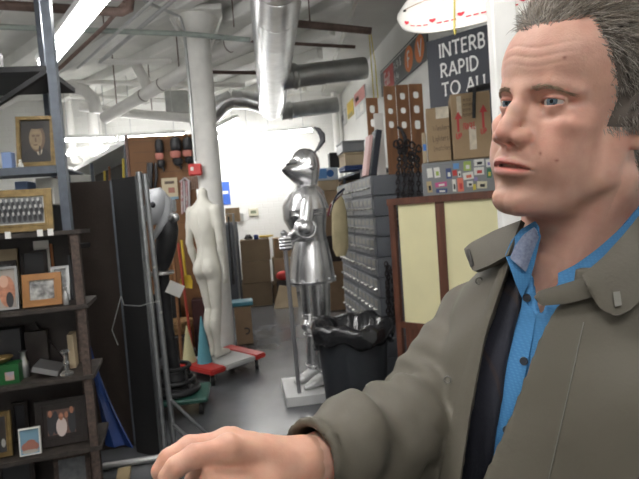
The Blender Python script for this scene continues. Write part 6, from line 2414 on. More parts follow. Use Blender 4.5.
def sleeve_sdf(g, S, E, W, seed=0.0, puff=True):
    S, E, W = (np.array(q) for q in (S, E, W))
    fa = (W - E) / np.linalg.norm(W - E)
    d = arm_sdf(g, S, E, W + fa * 2.0, 6.6, 6.3, 6.2, 4.1)
    x, y, z = g
    # folds gathered at the elbow and running along the forearm
    q = (x - E[0]) * fa[0] + (y - E[1]) * fa[1] + (z - E[2]) * fa[2]
    ua = (E - S) / np.linalg.norm(E - S)
    p = (x - E[0]) * ua[0] + (y - E[1]) * ua[1] + (z - E[2]) * ua[2]
    r2 = (x - E[0]) ** 2 + (y - E[1]) ** 2 + (z - E[2]) ** 2
    near = np.exp(-r2 / 150.0)
    d = d + near * (1.05 * np.sin(1.15 * q - .55 * p + .9 * np.sin(.35 * y + .3 * x) + seed) + .45 * np.sin(1.9 * p + .6 * x + seed))
    d = d + .42 * np.exp(-((q - 12) / 9.0) ** 2) * np.sin(.75 * q + .5 * z + .8 * np.sin(.4 * x) + seed)
    d = d + .35 * np.exp(-((p + 17) / 9.0) ** 2) * np.sin(.55 * p + .45 * x + .4 * y + seed)
    # cuff cut square
    cut = (x - W[0]) * fa[0] + (y - W[1]) * fa[1] + (z - W[2]) * fa[2]
    d = smax(d, cut + .3, .25)
    hole = np.maximum(s_cap(g, W - fa * 5, W + fa * 4, 3.45, 3.45), -(cut + 5.0))
    d = smax(d, -hole, .25)
    return d


# crook bulge that the photo shows on the near arm
BUL = np.array(w2b(P(410, 392, d=.650)))


def jacket_sdf(g, open_=True):
    x, y, z = g
    T = torso_sdf(g)
    drape = .35 * np.sin(.33 * x + .10 * z) * np.clip((-z - 30) / 30, 0, 1)
    d = T - 2.45 + wrinkle(g, .5) + drape
    # hang straight below the chest
    d = smin(d, s_cap(g, (6.5, 3.5, -49), (6.5, 3.5, -92), 15.8, 18.0), 6)
    inner = T - 1.3
    inner = np.minimum(inner, s_cap(g, (6.5, 3.5, -49), (6.5, 3.5, -97), 14.8, 17.0))
    sl = sleeve_sdf(g, SHR, ELB, WRI, 0.4)
    sl = smin(sl, s_cap(g, (11.5, -2.0, -28.5), SHR, 6.0, 6.3), 3)
    sr = sleeve_sdf(g, SHL, ELL, WRL, 1.7)
    body = smax(d, -inner, .3)
    body = smin(body, np.minimum(sl, sr), .9)
    # neck opening
    body = smax(body, -s_cap(g, (0, -1.0, -20), (0, 3.0, 4), 7.6, 9.5), .4)
    body = smax(body, z + 15.4 + 2.4 / (1 + np.exp(x - 1.0)), .4)
    body = smax(body, -(z + 95), .3)
    if open_:
        gap = np.maximum(np.maximum(np.maximum(x - JR(z), JL(z) - x), -(y - 0.5)), T - 14)
        body = smax(body, -gap, .35)
    return body


hj = .5
jlo, jhi = (-36, -21, -97), (34, 44, -13)
jhi = (max(34, SHR[0] + 12), max(30, WRI[1] + 8), -13)
gj = grid(jlo, jhi, hj)
dj = jacket_sdf(gj)
jv, jq = surface_nets(dj, jlo, hj)
m_jacket = mat('olive_grey_twill', (.094, .084, .064), .62, var=.05, scale=3, bump=.05, bscale=260, spec=.35)
skin_obj('jacket', b2w(jv), jq, m_jacket, 2)

# dark checked waistcoat layer and the blue shirt
def inner_sdf(g):
    x, y, z = g
    T = torso_sdf(g)
    d = smax(T - 1.30, -(T - .15), .1)
    d = smax(d, -np.maximum(np.maximum(x - NR(z), -3.0 - 9.0 - x), -(y - 0.5)), .2)
    d = smax(d, -s_cap(g, (0, -1.0, -20), (0, 3.0, 4), 7.3, 9.5), .2)
    d = smax(d, z + 17, .2)
    return smax(d, -(z + 92), .2)


def shirt_sdf(g):
    x, y, z = g
    T = torso_sdf(g)
    d = smax(T - .62 + .10 * np.sin(.9 * x + .35 * z + 1.2 * np.sin(.3 * z)), -(T + .2), .1)
    # open neck: a V down the front, collar line round the back
    vx = SVX
    w = np.clip((z - SVZ) * .42, 0, 9)
    d = smax(d, -np.maximum(np.abs(x - vx) - w, -(y - .5)), .15)
    d = smax(d, -s_cap(g, (0, -1.0, -19), (0, 2.0, 4), 7.3, 10.0), .2)
    d = smax(d, z + 16.5, .2)
    return smax(d, -(z + 92), .2)


hv_ = hits(torso_sdf, [(538, 318)], .6)[0]
SVX, SVZ = hv_[0], hv_[2]
lo, hi = (-19, -15, -94), (19, 17, -12)
gi = grid(lo, hi, .42)
nv_, nq_ = surface_nets(inner_sdf(gi), lo, .42)
m_navy = mat('dark_navy_check', (.012, .013, .022), .85, bump=.15, bscale=200)
nt = m_navy.node_tree
wv_ = nt.nodes.new('ShaderNodeTexWave')
wv_.inputs['Scale'].default_value = 9
tc = nt.nodes.new('ShaderNodeTexCoord')
nt.links.new(tc.outputs['Object'], wv_.inputs['Vector'])
rp = nt.nodes.new('ShaderNodeValToRGB')
rp.color_ramp.elements[0].position = .97
rp.color_ramp.elements[0].color = (.012, .013, .022, 1)
rp.color_ramp.elements[1].color = (.028, .018, .018, 1)
nt.links.new(wv_.outputs['Fac'], rp.inputs['Fac'])
nt.links.new(rp.outputs['Color'], nt.nodes['Principled BSDF'].inputs['Base Color'])
skin_obj('waistcoat', b2w(nv_), nq_, m_navy, 2)
sv_, sq_ = surface_nets(shirt_sdf(gi), lo, .42)
m_shirt = mat('bright_blue_cotton', (.035, .185, .46), .75, bump=.12, bscale=220)


def weave(m, c1, c2, scale):
    nt = m.node_tree
    tc = nt.nodes.new('ShaderNodeTexCoord')
    prev = None
    for ax_ in ((1, 0, 0), (0, 0, 1)):
        w = nt.nodes.new('ShaderNodeTexWave')
        w.bands_direction = 'X' if ax_[0] else 'Z'
        w.inputs['Scale'].default_value = scale
        w.inputs['Distortion'].default_value = 1.5
        nt.links.new(tc.outputs['Object'], w.inputs['Vector'])
        if prev is None:
            prev = w
        else:
            mx = nt.nodes.new('ShaderNodeMath')
            mx.operation = 'MULTIPLY'
            nt.links.new(prev.outputs['Fac'], mx.inputs[0])
            nt.links.new(w.outputs['Fac'], mx.inputs[1])
            r = nt.nodes.new('ShaderNodeValToRGB')
            r.color_ramp.elements[0].color = c1 + (1,)
            r.color_ramp.elements[1].color = c2 + (1,)
            nt.links.new(mx.outputs[0], r.inputs['Fac'])
            nt.links.new(r.outputs['Color'], nt.nodes['Principled BSDF'].inputs['Base Color'])


weave(m_shirt, (.045, .19, .40), (.065, .235, .46), 110)
skin_obj('shirt', b2w(sv_), sq_, m_shirt, 2)

# ---------------------------------------------------------------- hands
def hand_mesh(W, E, mcp, fingers, thumb, back, h=.0016):
    """world points; W wrist, E towards the elbow; fingers: lists of 4 joints (with the MCP first); thumb: 4 joints"""
    pts = [W, E] + [q for f in fingers for q in f] + list(thumb)
    lo = np.min([tuple(q) for q in pts], axis=0) - .022
    hi = np.max([tuple(q) for q in pts], axis=0) + .022
    # do not mesh the whole forearm
    far = V(W) + (V(E) - V(W)).normalized() * .15
    pts = [W, far] + [q for f in fingers for q in f] + list(thumb)
    lo = np.min([tuple(q) for q in pts], axis=0) - .034
    hi = np.max([tuple(q) for q in pts], axis=0) + .034
    g = grid(lo, hi, h)
    back = V(back).normalized()
    palm = None
    for f, r in zip(fingers, (.0125, .0128, .012, .0108)):
        a = lerp(W, f[0], .12)
        c = s_cap(g, a, f[0], .0165, r)
        palm = c if palm is None else smin(palm, c, .012)
    d = palm
    d = smin(d, s_chain(g, [W, lerp(W, far, .4), far], [.0245, .0255, .029]), .014)
    # side of the thumb
    d = smin(d, s_chain(g, thumb[:2], [.0165, .0155]), .016)
    fin = None
    for f, r in zip(fingers, (1.0, 1.02, .97, .84)):
        c = s_chain(g, f, [.0112 * r, .0098 * r, .0088 * r, .0078 * r], .003)
        # knuckle swell and creases
        for q in f[1:3]:
            c = c - .0009 * gauss(g, q, .007)
        fin = c if fin is None else np.minimum(fin, c)
    th = s_chain(g, thumb[1:], [.0148, .0120, .0098], .004)
    d = smin(d, fin, .007)
    d = smin(d, th, .008)
    # knuckles and tendons on the back
    for f in fingers:
        q = V(f[0]) + back * .010
        d = d - .0022 * gauss(g, q, .008)
        for t in (.35, .55, .75):
            q = lerp(W, f[0], t) + back * .014
            d = d - .0008 * gauss(g, q, .005)
    return surface_nets(d, lo, h)


RW = P(306, 463, d=.525)
RE = P(410, 430, d=.655)
def pd(a):
    return [P(x, y, d=z - .072) for (x, y, z) in a]
fing = [pd([(228, 450, .532), (194, 456, .512), (176, 467, .505), (167, 477, .502)]),
        pd([(227, 443, .553), (189, 447, .534), (169, 459, .524), (160, 471, .519)]),
        pd([(232, 442, .574), (196, 448, .560), (178, 464, .549), (171, 477, .545)]),
        pd([(241, 446, .592), (211, 454, .585), (197, 468, .577), (191, 479, .574)])]
thumb = pd([(296, 470, .582), (262, 484, .545), (232, 485, .524), (210, 481, .512)])
rv, rq = hand_mesh(RW, RE, None, fing, thumb, UP)
# relaxed hand at his other side
LWv = V(b2w(np.array([WRL]))[0])
LEv = V(b2w(np.array([ELL]))[0])
da = (LWv - LEv).normalized()
sx_ = BX
nx_ = (BF - da * BF.dot(da)).normalized()
fl_ = []
for k in range(4):
    o = LWv + da * .095 + nx_ * (.030 - .02 * k)
    fl_.append([o, o + da * .040 + sx_ * .008, o + da * .060 + sx_ * .022, o + da * .074 + sx_ * .038])
tl_ = [LWv + da * .02 + nx_ * .03, LWv + da * .06 + nx_ * .055 + sx_ * .012, LWv + da * .09 + nx_ * .06 + sx_ * .02, LWv + da * .115 + nx_ * .058 + sx_ * .03]
lv, lq = hand_mesh(LWv, LEv, None, fl_, tl_, -sx_, .0025)

# ---------------------------------------------------------------- the one body mesh
gt = grid((-20, -16, -98), (20, 17, -14), 1.0)
dt = smax(torso_sdf(gt) + 1.3, gt[2] + 18.5, 1.5)
for S, E, W in ((SHR, ELB, WRI), (SHL, ELL, WRL)):
    pass
tv_, tq_ = surface_nets(dt, (-20, -16, -98), 1.0)
ga = grid((-34, -18, -84), (max(34, ELB[0] + 6), max(30, WRI[1] + 6), -16), 1.0)
da_ = np.minimum(arm_sdf(ga, SHR, ELB, WRI, 5.2, 4.6, 4.0, 2.6), arm_sdf(ga, SHL, ELL, WRL, 5.2, 4.6, 4.0, 2.6))
av_, aq_ = surface_nets(da_, (-34, -18, -84), 1.0)
parts = [(h2w(hv), hq), (b2w(tv_), tq_), (b2w(av_), aq_), (rv, rq), (lv, lq)]
vs_, qs_, off = [], [], 0
for v, q in parts:
    vs_.append(v)
    qs_.append(q + off)
    off += len(v)
BV, BQ = np.concatenate(vs_), np.concatenate(qs_)

m_skin = bpy.data.materials.new('skin')
m_skin.use_nodes = True
nt = m_skin.node_tree
bs = nt.nodes['Principled BSDF']
bs.inputs['Roughness'].default_value = .48
bs.inputs['Specular IOR Level'].default_value = .4
bs.inputs['Subsurface Weight'].default_value = .25
bs.inputs['Subsurface Radius'].default_value = (1.0, .35, .2)
bs.inputs['Subsurface Scale'].default_value = .004
at_ = nt.nodes.new('ShaderNodeAttribute')
at_.attribute_name = 'complexion'
tc = nt.nodes.new('ShaderNodeTexCoord')
n1 = nt.nodes.new('ShaderNodeTexNoise')
n1.inputs['Scale'].default_value = 45
n1.inputs['Detail'].default_value = 5
nt.links.new(tc.outputs['Object'], n1.inputs['Vector'])
r1_ = nt.nodes.new('ShaderNodeValToRGB')
r1_.color_ramp.elements[0].position = .3
r1_.color_ramp.elements[0].color = (.90, .82, .80, 1)
r1_.color_ramp.elements[1].position = .7
r1_.color_ramp.elements[1].color = (1.06, 1.06, 1.06, 1)
nt.links.new(n1.outputs['Fac'], r1_.inputs['Fac'])
mx_ = nt.nodes.new('ShaderNodeMixRGB')
mx_.blend_type = 'MULTIPLY'
mx_.inputs['Fac'].default_value = 1
nt.links.new(at_.outputs['Color'], mx_.inputs['Color1'])
nt.links.new(r1_.outputs['Color'], mx_.inputs['Color2'])
nt.links.new(mx_.outputs['Color'], bs.inputs['Base Color'])
n2_ = nt.nodes.new('ShaderNodeTexNoise')
n2_.inputs['Scale'].default_value = 420
n2_.inputs['Detail'].default_value = 3
nt.links.new(tc.outputs['Object'], n2_.inputs['Vector'])
bp2_ = nt.nodes.new('ShaderNodeBump')
bp2_.inputs['Strength'].default_value = .16
bp2_.inputs['Distance'].default_value = .0015
nt.links.new(n2_.outputs['Fac'], bp2_.inputs['Height'])
nt.links.new(bp2_.outputs['Normal'], bs.inputs['Normal'])

# complexion: lips, ruddy nose and cheeks, beard area; the skin's own, save the mouth shade
base_c = np.array((.67, .405, .315))
colr = np.tile(base_c, (len(BV), 1))
n_h = len(hv)
X, Y, Z = hv[:, 0], hv[:, 1], hv[:, 2]
hg = (X, Y, Z)
def blend(mask, c):
    m_ = np.clip(mask, 0, 1)[:, None]
    colr[:n_h] = colr[:n_h] * (1 - m_) + np.array(c) * m_
ruddy = (.64, .32, .24)
for s in (-1, 1):
    blend(.55 * gauss(hg, (s * 4.6, .5, -3.2), (2.4, 2.5, 2.2)), ruddy)
    blend(.5 * gauss(hg, (s * 8.2, -8.6, -.5), (1.5, 2.5, 3.5)), ruddy)
blend(.7 * gauss(hg, (0, 4.2, -3.8), (1.7, 1.6, 1.5)), (.56, .245, .18))
blend(.42 * np.exp(-((Z + 9.0) / 3.2) ** 2) * (Y > -7) * (np.abs(X) < 7), (.42, .27, .205))
t_, c_ = seg_curve()
up_l = s_chain(hg, [(p[0], p[1], p[2] + .33 - .18 * a * a) for p, a in zip(c_, t_)], [.12 + .42 * (1 - abs(a) ** 2.2) for a in t_])
lo_l = s_chain(hg, [(p[0] * .95, p[1] - .1, p[2] - .52 + .35 * a * a) for p, a in zip(c_, t_)], [.12 + .55 * (1 - abs(a) ** 2.0) for a in t_])
blend(np.clip(.5 - np.minimum(up_l, lo_l) / .16, 0, 1) * .85, (.50, .175, .155))
# shade inside the open mouth, painted into the skin colour
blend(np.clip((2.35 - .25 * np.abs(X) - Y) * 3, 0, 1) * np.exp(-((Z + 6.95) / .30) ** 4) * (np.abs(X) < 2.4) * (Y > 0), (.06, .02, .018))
for s in (-1, 1):
    e_ = np.sqrt((X - s * EYE) ** 2 + Y ** 2 + Z ** 2)
    blend(.55 * np.exp(-((e_ - 1.35) / .16) ** 2) * np.exp(-(Z / .62) ** 4) * (Y > .3), (.46, .16, .13))
    blend(.30 * gauss(hg, (s * EYE, 1.2, -1.3), (1.6, 1.2, .6)), (.45, .24, .20))
# moles
for (mx0, my0, mz0, r) in ((-4.3, .9, 4.2, .14), (-4.9, -.5, -6.0, .13), (-4.7, -2.5, -7.1, .12), (-3.4, 1.2, -5.4, .15)):
    dd_ = np.sqrt((X - mx0) ** 2 + ((Y - my0) * .6) ** 2 + (Z - mz0) ** 2)
    blend(np.exp(-(dd_ / r) ** 2) * .0 + (dd_ < 1.0) * np.exp(-(((X - mx0) ** 2 + (Z - mz0) ** 2) / r ** 2)), (.33, .12, .09))
hoff = sum(len(p[0]) for p in parts[:3])
colr[hoff:] = (.64, .37, .27)
body = skin_obj('body', BV, BQ, m_skin)
ca_ = body.data.color_attributes.new('complexion', 'FLOAT_COLOR', 'POINT')
ca_.data.foreach_set('color', np.concatenate([colr, np.ones((len(colr), 1))], axis=1).astype(np.float32).ravel())

# ---------------------------------------------------------------- eyes
m_sclera = mat('eye_white', (.50, .43, .39), .15)
m_iris = mat('blue_grey_iris', (.10, .135, .16), .12, var=.3, scale=400)
m_pupil = mat('pupil', (.005, .005, .006), .08)
for s in (-1, 1):
    c = V(h2w(np.array([[s * EYE, 0, 0]]))[0])
    gz = (HF * math.cos(math.radians(17)) - HX * math.sin(math.radians(17)) - HZ * .03).normalized()
    R = frame_of((0, 0, 0), gz)
    b = B()
    rings = []
    for a in (1.5, 6, 10, 14, 20, 26, 29, 33, 45, 60, 80, 100, 125, 150, 178):
        a = math.radians(a)
        bump = 1.2 + (.06 if a < .5 else 0)
        rings.append([b.bm.verts.new(c + R @ V((math.cos(a), math.sin(a) * math.cos(2 * PI * k / 28), math.sin(a) * math.sin(2 * PI * k / 28))) * (.0121 * HS)) for k in range(28)])
    for i in range(len(rings) - 1):
        for k in range(28):
            f = b.bm.faces.new((rings[i][k], rings[i][(k + 1) % 28], rings[i + 1][(k + 1) % 28], rings[i + 1][k]))
            f.material_index = 2 if i < 2 else (1 if i < 6 else 0)
    f = b.bm.faces.new(rings[0][::-1])
    f.material_index = 2
    b.bm.faces.new(rings[-1])
    b.obj('eye', [m_sclera, m_iris, m_pupil], MAN, smooth=80)

# teeth glimpsed between the lips
b = B()
tw = [(-2.1, 1.1), (-1.5, 1.75), (-.75, 2.1), (0, 2.2), (.75, 2.1), (1.5, 1.75), (2.1, 1.1)]
rows = [[V(h2w(np.array([[x, y, zz_]]))[0]) for x, y in tw] for zz_ in (-6.72, -6.25)]
b.sheet(rows, .002)
b.obj('teeth', mat('tooth_enamel', (.45, .38, .30), .3), MAN)

# ---------------------------------------------------------------- hair
def hair_mask(v):
    """>0 where hair grows: v in head cm"""
    x, y, z = v[:, 0], v[:, 1], v[:, 2]
    ax = np.abs(x)
    # hairline height as a function of how far back and out the point is
    front = 8.6 - .55 * np.clip(ax - 2.2, 0, 3.6) * 1.0                 # forehead line
    line = np.where(y > -4.2, front + .9 * np.clip(y - 0.0, -4, 4) * .0, front)
    m1 = z - (7.6 + .25 * np.clip(ax - 1.5, 0, 6) - .55 * np.clip(-y - 1.0, 0, 12))
    # temple: recedes to y=-4.8, sideburn in front of the ear to z=-3.5
    m2 = np.minimum((-4.6 + .56 * np.clip(z - .5, 0, 6)) - y, z + 2.6)
    side = np.minimum(m2, ax - 4.0)
    back = np.minimum(-10.2 - y, z + 8.5)
    m = np.maximum(np.maximum(m1, side), back)
    # keep the ear bare
    ear = np.exp(-(((y + 8.4) / 1.9) ** 4 + ((z + .9) / 3.0) ** 4)) * (ax > 6.6)
    return np.where(ear > .5, -1, m)


tri_c = hv[hq].mean(axis=1)
e1, e2 = hv[hq[:, 1]] - hv[hq[:, 0]], hv[hq[:, 3]] - hv[hq[:, 0]]
nrm = np.cross(e1, e2)
area = np.linalg.norm(nrm, axis=1)
nrm /= area[:, None] + 1e-9
mk = hair_mask(tri_c)
okf = (mk > .42) & ((tri_c[:, 2] > -8.5))
oks = (mk > -.25) & ((tri_c[:, 2] > -8.5))
# scalp cap under the strands, a thin skin over the head with a soft ragged edge
capq = hq[okf]
used_v, inv = np.unique(capq, return_inverse=True)
vn = np.zeros_like(hv)
for k in range(4):
    np.add.at(vn, hq[:, k], nrm)
vn /= np.linalg.norm(vn, axis=1, keepdims=True) + 1e-9
thick = np.clip(hair_mask(hv[used_v]) * .2, .0, .16)
top_lift = np.clip((hv[used_v][:, 2] - 6) * .06, 0, .35) * np.clip(hair_mask(hv[used_v]) * .5, 0, 1)
capv = hv[used_v] + vn[used_v] * (.015 + thick * .6 + top_lift)[:, None]
m_hair = bpy.data.materials.new('greying_brown_hair')
m_hair.use_nodes = True
nt = m_hair.node_tree
bs = nt.nodes['Principled BSDF']
bs.inputs['Roughness'].default_value = .5
bs.inputs['Specular IOR Level'].default_value = .35
at_ = nt.nodes.new('ShaderNodeAttribute')
at_.attribute_name = 'strand'
nt.links.new(at_.outputs['Color'], bs.inputs['Base Color'])

p_ = area * oks * np.clip((mk + .35) / .9, .12, 1)
p_ = p_ / p_.sum()
NSTR = 30000
pick = rng.choice(len(hq), NSTR, p=p_)
w = rng.random((NSTR, 2))
root = hv[hq[pick, 0]] * ((1 - w[:, :1]) * (1 - w[:, 1:])) + hv[hq[pick, 1]] * (w[:, :1] * (1 - w[:, 1:])) + hv[hq[pick, 2]] * (w[:, :1] * w[:, 1:]) + hv[hq[pick, 3]] * ((1 - w[:, :1]) * w[:, 1:])
rn = nrm[pick]
mkr = hair_mask(root)
topness = np.clip((root[:, 2] - 4.0) / 5.0, 0, 1)
length = (1.25 + 1.7 * topness) * (.55 + .9 * rng.random(NSTR)) * np.clip(.45 + mkr * .6, .4, 1)
# comb: back and a little up on top, down and back at the sides
comb = np.stack([np.sign(root[:, 0]) * .25 + .25 * np.sin(root[:, 1] * .9), -.75 - .2 * rng.random(NSTR), .30 * topness - .85 * (1 - topness)], axis=1)
comb += rng.normal(0, .24, comb.shape)
comb -= rn * (comb * rn).sum(axis=1, keepdims=True)
comb /= np.linalg.norm(comb, axis=1, keepdims=True) + 1e-9
curl = rng.normal(0, .24, (NSTR, 3))
NP = 5
pts = np.zeros((NSTR, NP, 3))
for k in range(NP):
    t = k / (NP - 1)
    lift = (.34 + .42 * topness) * (1 - .45 * t)
    pts[:, k] = root + (rn * (lift * t * (.55 + .3 * topness))[:, None] + comb * (t * .9)) * length[:, None] + curl * (t * t) * length[:, None] * .55 - rn * .05
wid = (.036 + .020 * rng.random(NSTR))
tang = np.gradient(pts, axis=1)
tang /= np.linalg.norm(tang, axis=2, keepdims=True) + 1e-9
s1 = np.cross(tang, rn[:, None, :])
s1 /= np.linalg.norm(s1, axis=2, keepdims=True) + 1e-9
s2 = np.cross(tang, s1)
taper = np.array([1.0, 1.0, .9, .7, .25])[None, :, None]
K = 3
ringv = np.stack([pts + (s1 * math.cos(2 * PI * k / K) + s2 * math.sin(2 * PI * k / K)) * wid[:, None, None] * taper for k in range(K)], axis=2)  # N,NP,K,3
sv2 = ringv.reshape(-1, 3)
idx = np.arange(NSTR * NP * K).reshape(NSTR, NP, K)
fq = []
for k in range(K):
    fq.append(np.stack([idx[:, :-1, k], idx[:, :-1, (k + 1) % K], idx[:, 1:, (k + 1) % K], idx[:, 1:, k]], axis=-1).reshape(-1, 4))
fq = np.concatenate(fq)
allv = np.concatenate([capv, sv2])
allq = np.concatenate([inv.reshape(-1, 4), fq + len(capv)])
ho = skin_obj('hair', h2w(allv), allq, m_hair)
dark, light, tan_ = np.array((.125, .102, .082)), np.array((.56, .52, .47)), np.array((.38, .31, .235))
g_ = np.clip(rng.normal(.24, .24, NSTR) + .20 * (1 - topness), 0, 1)[:, None]
tn = (topness * rng.random(NSTR))[:, None]
sc_col = dark * (1 - g_) + light * g_
sc_col = sc_col * (1 - .65 * tn) + tan_ * (.65 * tn)
hcol = np.concatenate([np.tile(np.array((.10, .082, .068)), (len(capv), 1)), np.repeat(sc_col, NP * K, axis=0)])
ca_ = ho.data.color_attributes.new('strand', 'FLOAT_COLOR', 'POINT')
ca_.data.foreach_set('color', np.concatenate([hcol, np.ones((len(hcol), 1))], axis=1).astype(np.float32).ravel())

# eyebrows: short strands along the ridge
def head_hit(x, z):
    """front surface of the head at (x, z)"""
    y = np.full(1, 6.0)
    for _ in range(60):
        s = head_sdf((np.array([x]), y, np.array([z])))
        y = y - np.maximum(s, .004) * .8
        if s[0] < .01:
            break
    return float(y[0])
for s in (-1, 1):
    b = B()
    for k in range(130):
        t = random.random()
        x = s * (1.35 + 3.6 * t)
        z = 1.12 + .50 * math.sin(PI * min(1, t * 1.05)) * .9 - .35 * t + random.uniform(-.26, .26) * (1 - .5 * t)
        y = head_hit(x, z)
        d_ = np.array((s * (.75), -.25 * t, .28 - .55 * t + random.uniform(-.2, .2)))
        L_ = random.uniform(.4, .75)
        q0 = np.array((x, y - .03, z))
        q1 = q0 + d_ * L_ * .5 + np.array((0, .10, 0))
        x2, z2 = q1[0] + d_[0] * L_ * .5, q1[2] + d_[2] * L_ * .5
        q2 = np.array((x2, head_hit(x2, z2) + .05, z2))
        b.tube([V(h2w(q.reshape(1, 3))[0]) for q in (q0, q1, q2)], [.00036, .0003, .00008], 3)
    b.obj('eyebrow', mat('sandy_brow', (.33, .24, .165), .6), MAN)

# ---------------------------------------------------------------- collars, tab, buttons: cloth sheets on the body
def neck_torso(g):
    """skin distance in body centimetres, head and neck included"""
    T = torso_sdf(g)
    w = [BO[i] + .01 * (g[0] * BX[i] + g[1] * BF[i] + g[2] * ZUP[i]) for i in range(3)]
    q = [w[i] - HO[i] for i in range(3)]
    hx = sum(q[i] * HX[i] for i in range(3)) * 100
    hy = sum(q[i] * HF[i] for i in range(3)) * 100
    hz = sum(q[i] * HZ[i] for i in range(3)) * 100
    nk = s_chain((hx, hy, hz), [(0, -7.6, -5.5), (0, -8.6, -12), (0, -10.8, -21)], [5.3, 5.7, 6.4])
    return smin(T, nk, 2.0)


def jk(g):
    return jacket_sdf(g, open_=False)


def collar_base(g):
    return smin(torso_sdf(g) - 2.3, neck_torso(g) - 1.5, 2.5)


def resample(poly, n):
    p = np.array(poly, float)
    s = np.concatenate([[0], np.cumsum(np.linalg.norm(np.diff(p[:, :2], axis=0), axis=1))])
    u = np.linspace(0, s[-1], n)
    # smooth through the corners with a light average
    q = np.stack([np.interp(u, s, p[:, k]) for k in range(p.shape[1])], axis=1)
    r = q.copy()
    for _ in range(2):
        r[1:-1] = (r[:-2] + 2 * r[1:-1] + r[2:]) / 4
    return r


def cloth_sheet(name, top, bot, sdf, off, m, thick=.003, n=26, rows_=7, bulge=0.0, parent=MAN, depth=None):
    """top/bot: pixel outlines (px, py[, extra offset cm]); the sheet is laid on a surface, off centimetres proud of it"""
    A, C = resample([tuple(q) + (0,) * (3 - len(q)) for q in top], n), resample([tuple(q) + (0,) * (3 - len(q)) for q in bot], n)
    rows = []
    last = .55
    for i in range(rows_):
        t = i / (rows_ - 1)
        mid = A * (1 - t) + C * t
        row = []
        for k in range(n):
            px, py, ex = mid[k]
            o = off + ex + bulge * math.sin(PI * t)
            if depth is not None:
                dd = depth(px, py, t, k / (n - 1))
            else:
                dd = hits(sdf, [(px, py)], o)[0][3]
            if dd > 1.0:
                dd = last
            last = dd
            row.append(P(px, py, d=dd))
        rows.append(row)
    # smooth the depths a little
    G = np.array([[tuple(p) for p in r] for r in rows])
    for _ in range(7):
        G[1:-1, 1:-1] = (G[1:-1, 1:-1] * 2 + G[:-2, 1:-1] + G[2:, 1:-1] + G[1:-1, :-2] + G[1:-1, 2:]) / 6
    nn_ = np.cross(G[0, -1] - G[0, 0], G[-1, n // 2] - G[0, n // 2])
    b = B()
    tow = np.array(CAM) - G[rows_ // 2, n // 2]
    b.sheet([[V(p) for p in r] for r in G], thick, flip=bool(np.dot(nn_, tow) < 0))
    return b.obj(name, m, parent, smooth=60)


m_lining = mat('grey_blue_lining', (.15, .18, .27), .8, col2=(.24, .27, .36), scale=300)
m_dark_in = mat('jacket_inside', (.035, .032, .028), .9)
dn0 = (V(HO) - CAM).dot(FWD)
def dep_right(px, py, t, u):
    """his far collar stands off the far side of the neck"""
    return dn0 + .055 + (540 - px) * .0011
cloth_sheet('shirt_collar', [(505, 255), (511, 241), (521, 229), (535, 221)], [(522, 298), (530, 280), (535, 262), (541, 236)], None, 0, m_shirt, .003, depth=lambda px, py, t, u: .572 + (540 - px) * .0006 - .004 * math.sin(PI * t))
cloth_sheet('collar_lining', [(510, 258), (515, 246), (523, 235), (534, 227)], [(526, 272), (530, 261), (534, 250), (539, 237)], None, 0, m_lining, .002, depth=lambda px, py, t, u: .567 + (540 - px) * .0006 - .004 * math.sin(PI * t))
cloth_sheet('shirt_collar', [(558, 273), (575, 265), (597, 249), (620, 229), (640, 207), (668, 170)], [(558, 296), (580, 282), (606, 262), (650, 226), (668, 206)], neck_torso, .9, m_shirt, .003, n=30)
cloth_sheet('collar_leaf', [(582, 275, .1), (603, 257, .2), (624, 234, .3), (645, 208, .3), (660, 190, .3)], [(590, 293, .2), (600, 309, .3), (617, 317, .4), (632, 309, .4), (652, 288, .4), (680, 262, .4)], collar_base, 1.0, m_jacket, .005, n=34, bulge=.3)
cloth_sheet('throat_tab', [(534, 297, .3), (538, 291, .3), (556, 286, .3), (586, 277, .3)], [(535, 299, .3), (541, 306, .3), (566, 304, .3), (594, 297, .3)], neck_torso, 2.9, m_jacket, .004, n=26, bulge=.15)
cloth_sheet('collar_leaf', [(464, 249, .0), (470, 243, .2), (495, 230, .2), (521, 220, .2)], [(466, 256, .0), (473, 272, .3), (490, 265, .3), (508, 255, .3)], None, 0, m_jacket, .006, n=26, depth=lambda px, py, t, u: .626 - .0024 * (px - 497) - .0012 * (py - 245) - .006 * math.sin(PI * t))
cloth_sheet('collar_slot', [(466, 250), (469, 248.5)], [(470, 267), (473.5, 265)], None, 0, m_dark_in, .001, n=6, depth=lambda px, py, t, u: .622 - .0024 * (px - 497) - .0012 * (py - 245) - .006 * math.sin(PI * t))
# collar band standing round the back of his neck
rows = []
for i in range(6):
    t = i / 5
    row = []
    for k in range(25):
        a = math.radians(-12 - 156 * k / 24)
        rr = 9.3 + .9 * t
        row.append(V(b2w(np.array([[rr * 1.02 * math.cos(a), -2.2 + rr * .95 * math.sin(a), -11.2 - 1.0 * abs(math.cos(a)) ** 2 * 2.2 - 5.2 * t]]))[0]))
    rows.append(row)
B().sheet(rows, .004).obj('collar_band', m_jacket, MAN, smooth=60)
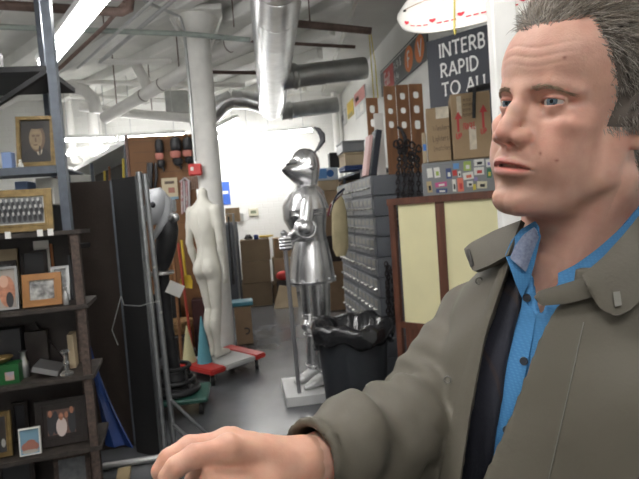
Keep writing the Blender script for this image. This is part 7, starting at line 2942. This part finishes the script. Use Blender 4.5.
# front placket strip on his right, folded outwards
cloth_sheet('front_facing', [(500, 268), (490, 292), (474, 335), (456, 400), (441, 470), (434, 520)], [(511, 258), (500, 290), (486, 330), (472, 400), (461, 470), (455, 520)], jk, .12, m_jacket, .003, n=30, bulge=.12)
m_snap = mat('snap_ring', (.13, .125, .11), .35, .5)
m_button = mat('grey_button', (.03, .035, .045), .35)
for nm, (px, py), sdf, off, r, m_ in (('snap', (479, 281), jk, .15, .0042, m_snap), ('snap', (447.5, 380), jk, .3, .0042, m_snap)):
    h_ = hits(sdf, [(px, py)], off)[0]
    c = V(b2w(np.array([h_[:3]]))[0])
    n_ = (CAM - c).normalized()
    n_ = (n_ + BX * .25 + BF * .3).normalized()
    x_ = n_.cross(ZUP).normalized()
    y_ = x_.cross(n_)
    B().tube([c + x_ * (r * math.cos(a)) + y_ * (r * math.sin(a)) for a in [2 * PI * k / 20 for k in range(20)]], .0011, 8, closed=True).obj(nm, m_, MAN)
def shirt_only(g):
    return torso_sdf(g) - .62
for (px, py) in ((527, 298), (524, 361), (507, 430)):
    h_ = hits(torso_sdf, [(px, py)], .85)[0]
    c = V(b2w(np.array([h_[:3]]))[0])
    n_ = ((CAM - c).normalized() * .5 + BF).normalized()
    B().cyl(c, c + n_ * .0022, .0048, .0042, n=18).obj('shirt_button', m_button, MAN)
# button placket of the shirt
cloth_sheet('placket', [(522, 296), (519, 330), (512, 380), (500, 440), (492, 490)], [(536, 316), (531, 345), (522, 392), (508, 440), (498, 490)], torso_sdf, .75, m_shirt, .0015, n=26, rows_=4)
cloth_sheet('stitching', [(583, 322), (566, 400), (548, 479), (538, 520)], [(584, 322), (567, 400), (549, 479), (539, 520)], jk, .06, mat('thread_grey', (.15, .145, .125), .7), .0008, n=30, rows_=2)
# buttonhole strip on the big collar
cloth_sheet('buttonhole', [(613, 292), (620, 291)], [(615, 307), (622, 305)], collar_base, 1.9, mat('thread_grey', (.15, .145, .125), .7), .001, n=6, rows_=6)

# ---------------------------------------------------------------- trousers and shoes
m_trs = mat('charcoal_trousers', (.025, .025, .028), .85)
for s in (-1, 1):
    pts_ = [V(b2w(np.array([[s * 8.5, 0, z_]]))[0]) for z_ in (-84, -95, -112, -135, -HO.z * 100 + 9)]
    B().tube(pts_, [.105, .10, .085, .075, .07], 24).obj('trouser_leg', m_trs, MAN)
    b = B()
    gz_ = -HO.z * 100
    loft(b, [(V(b2w(np.array([[s * 9.0, y_, gz_ + h_ * .5 + .3]]))[0]), w_ * .01, BX, h_ * .005, ZUP) for (y_, w_, h_) in ((-8, 2.5, 4), (-6, 3.8, 8), (0, 4.0, 9), (6, 4.6, 7), (13, 4.8, 5), (18, 3.8, 4), (20.5, 1.5, 2.5))], 20)
    b.obj('shoe', m_rubber, MAN)
make_camera()
vs = SC.view_settings
vs.view_transform = 'Standard'
vs.look = 'None'
vs.gamma = 1.0
vs.exposure = 0.0
vs.use_curve_mapping = False
SC.cycles.use_denoising = True
SC.cycles.max_bounces = 8
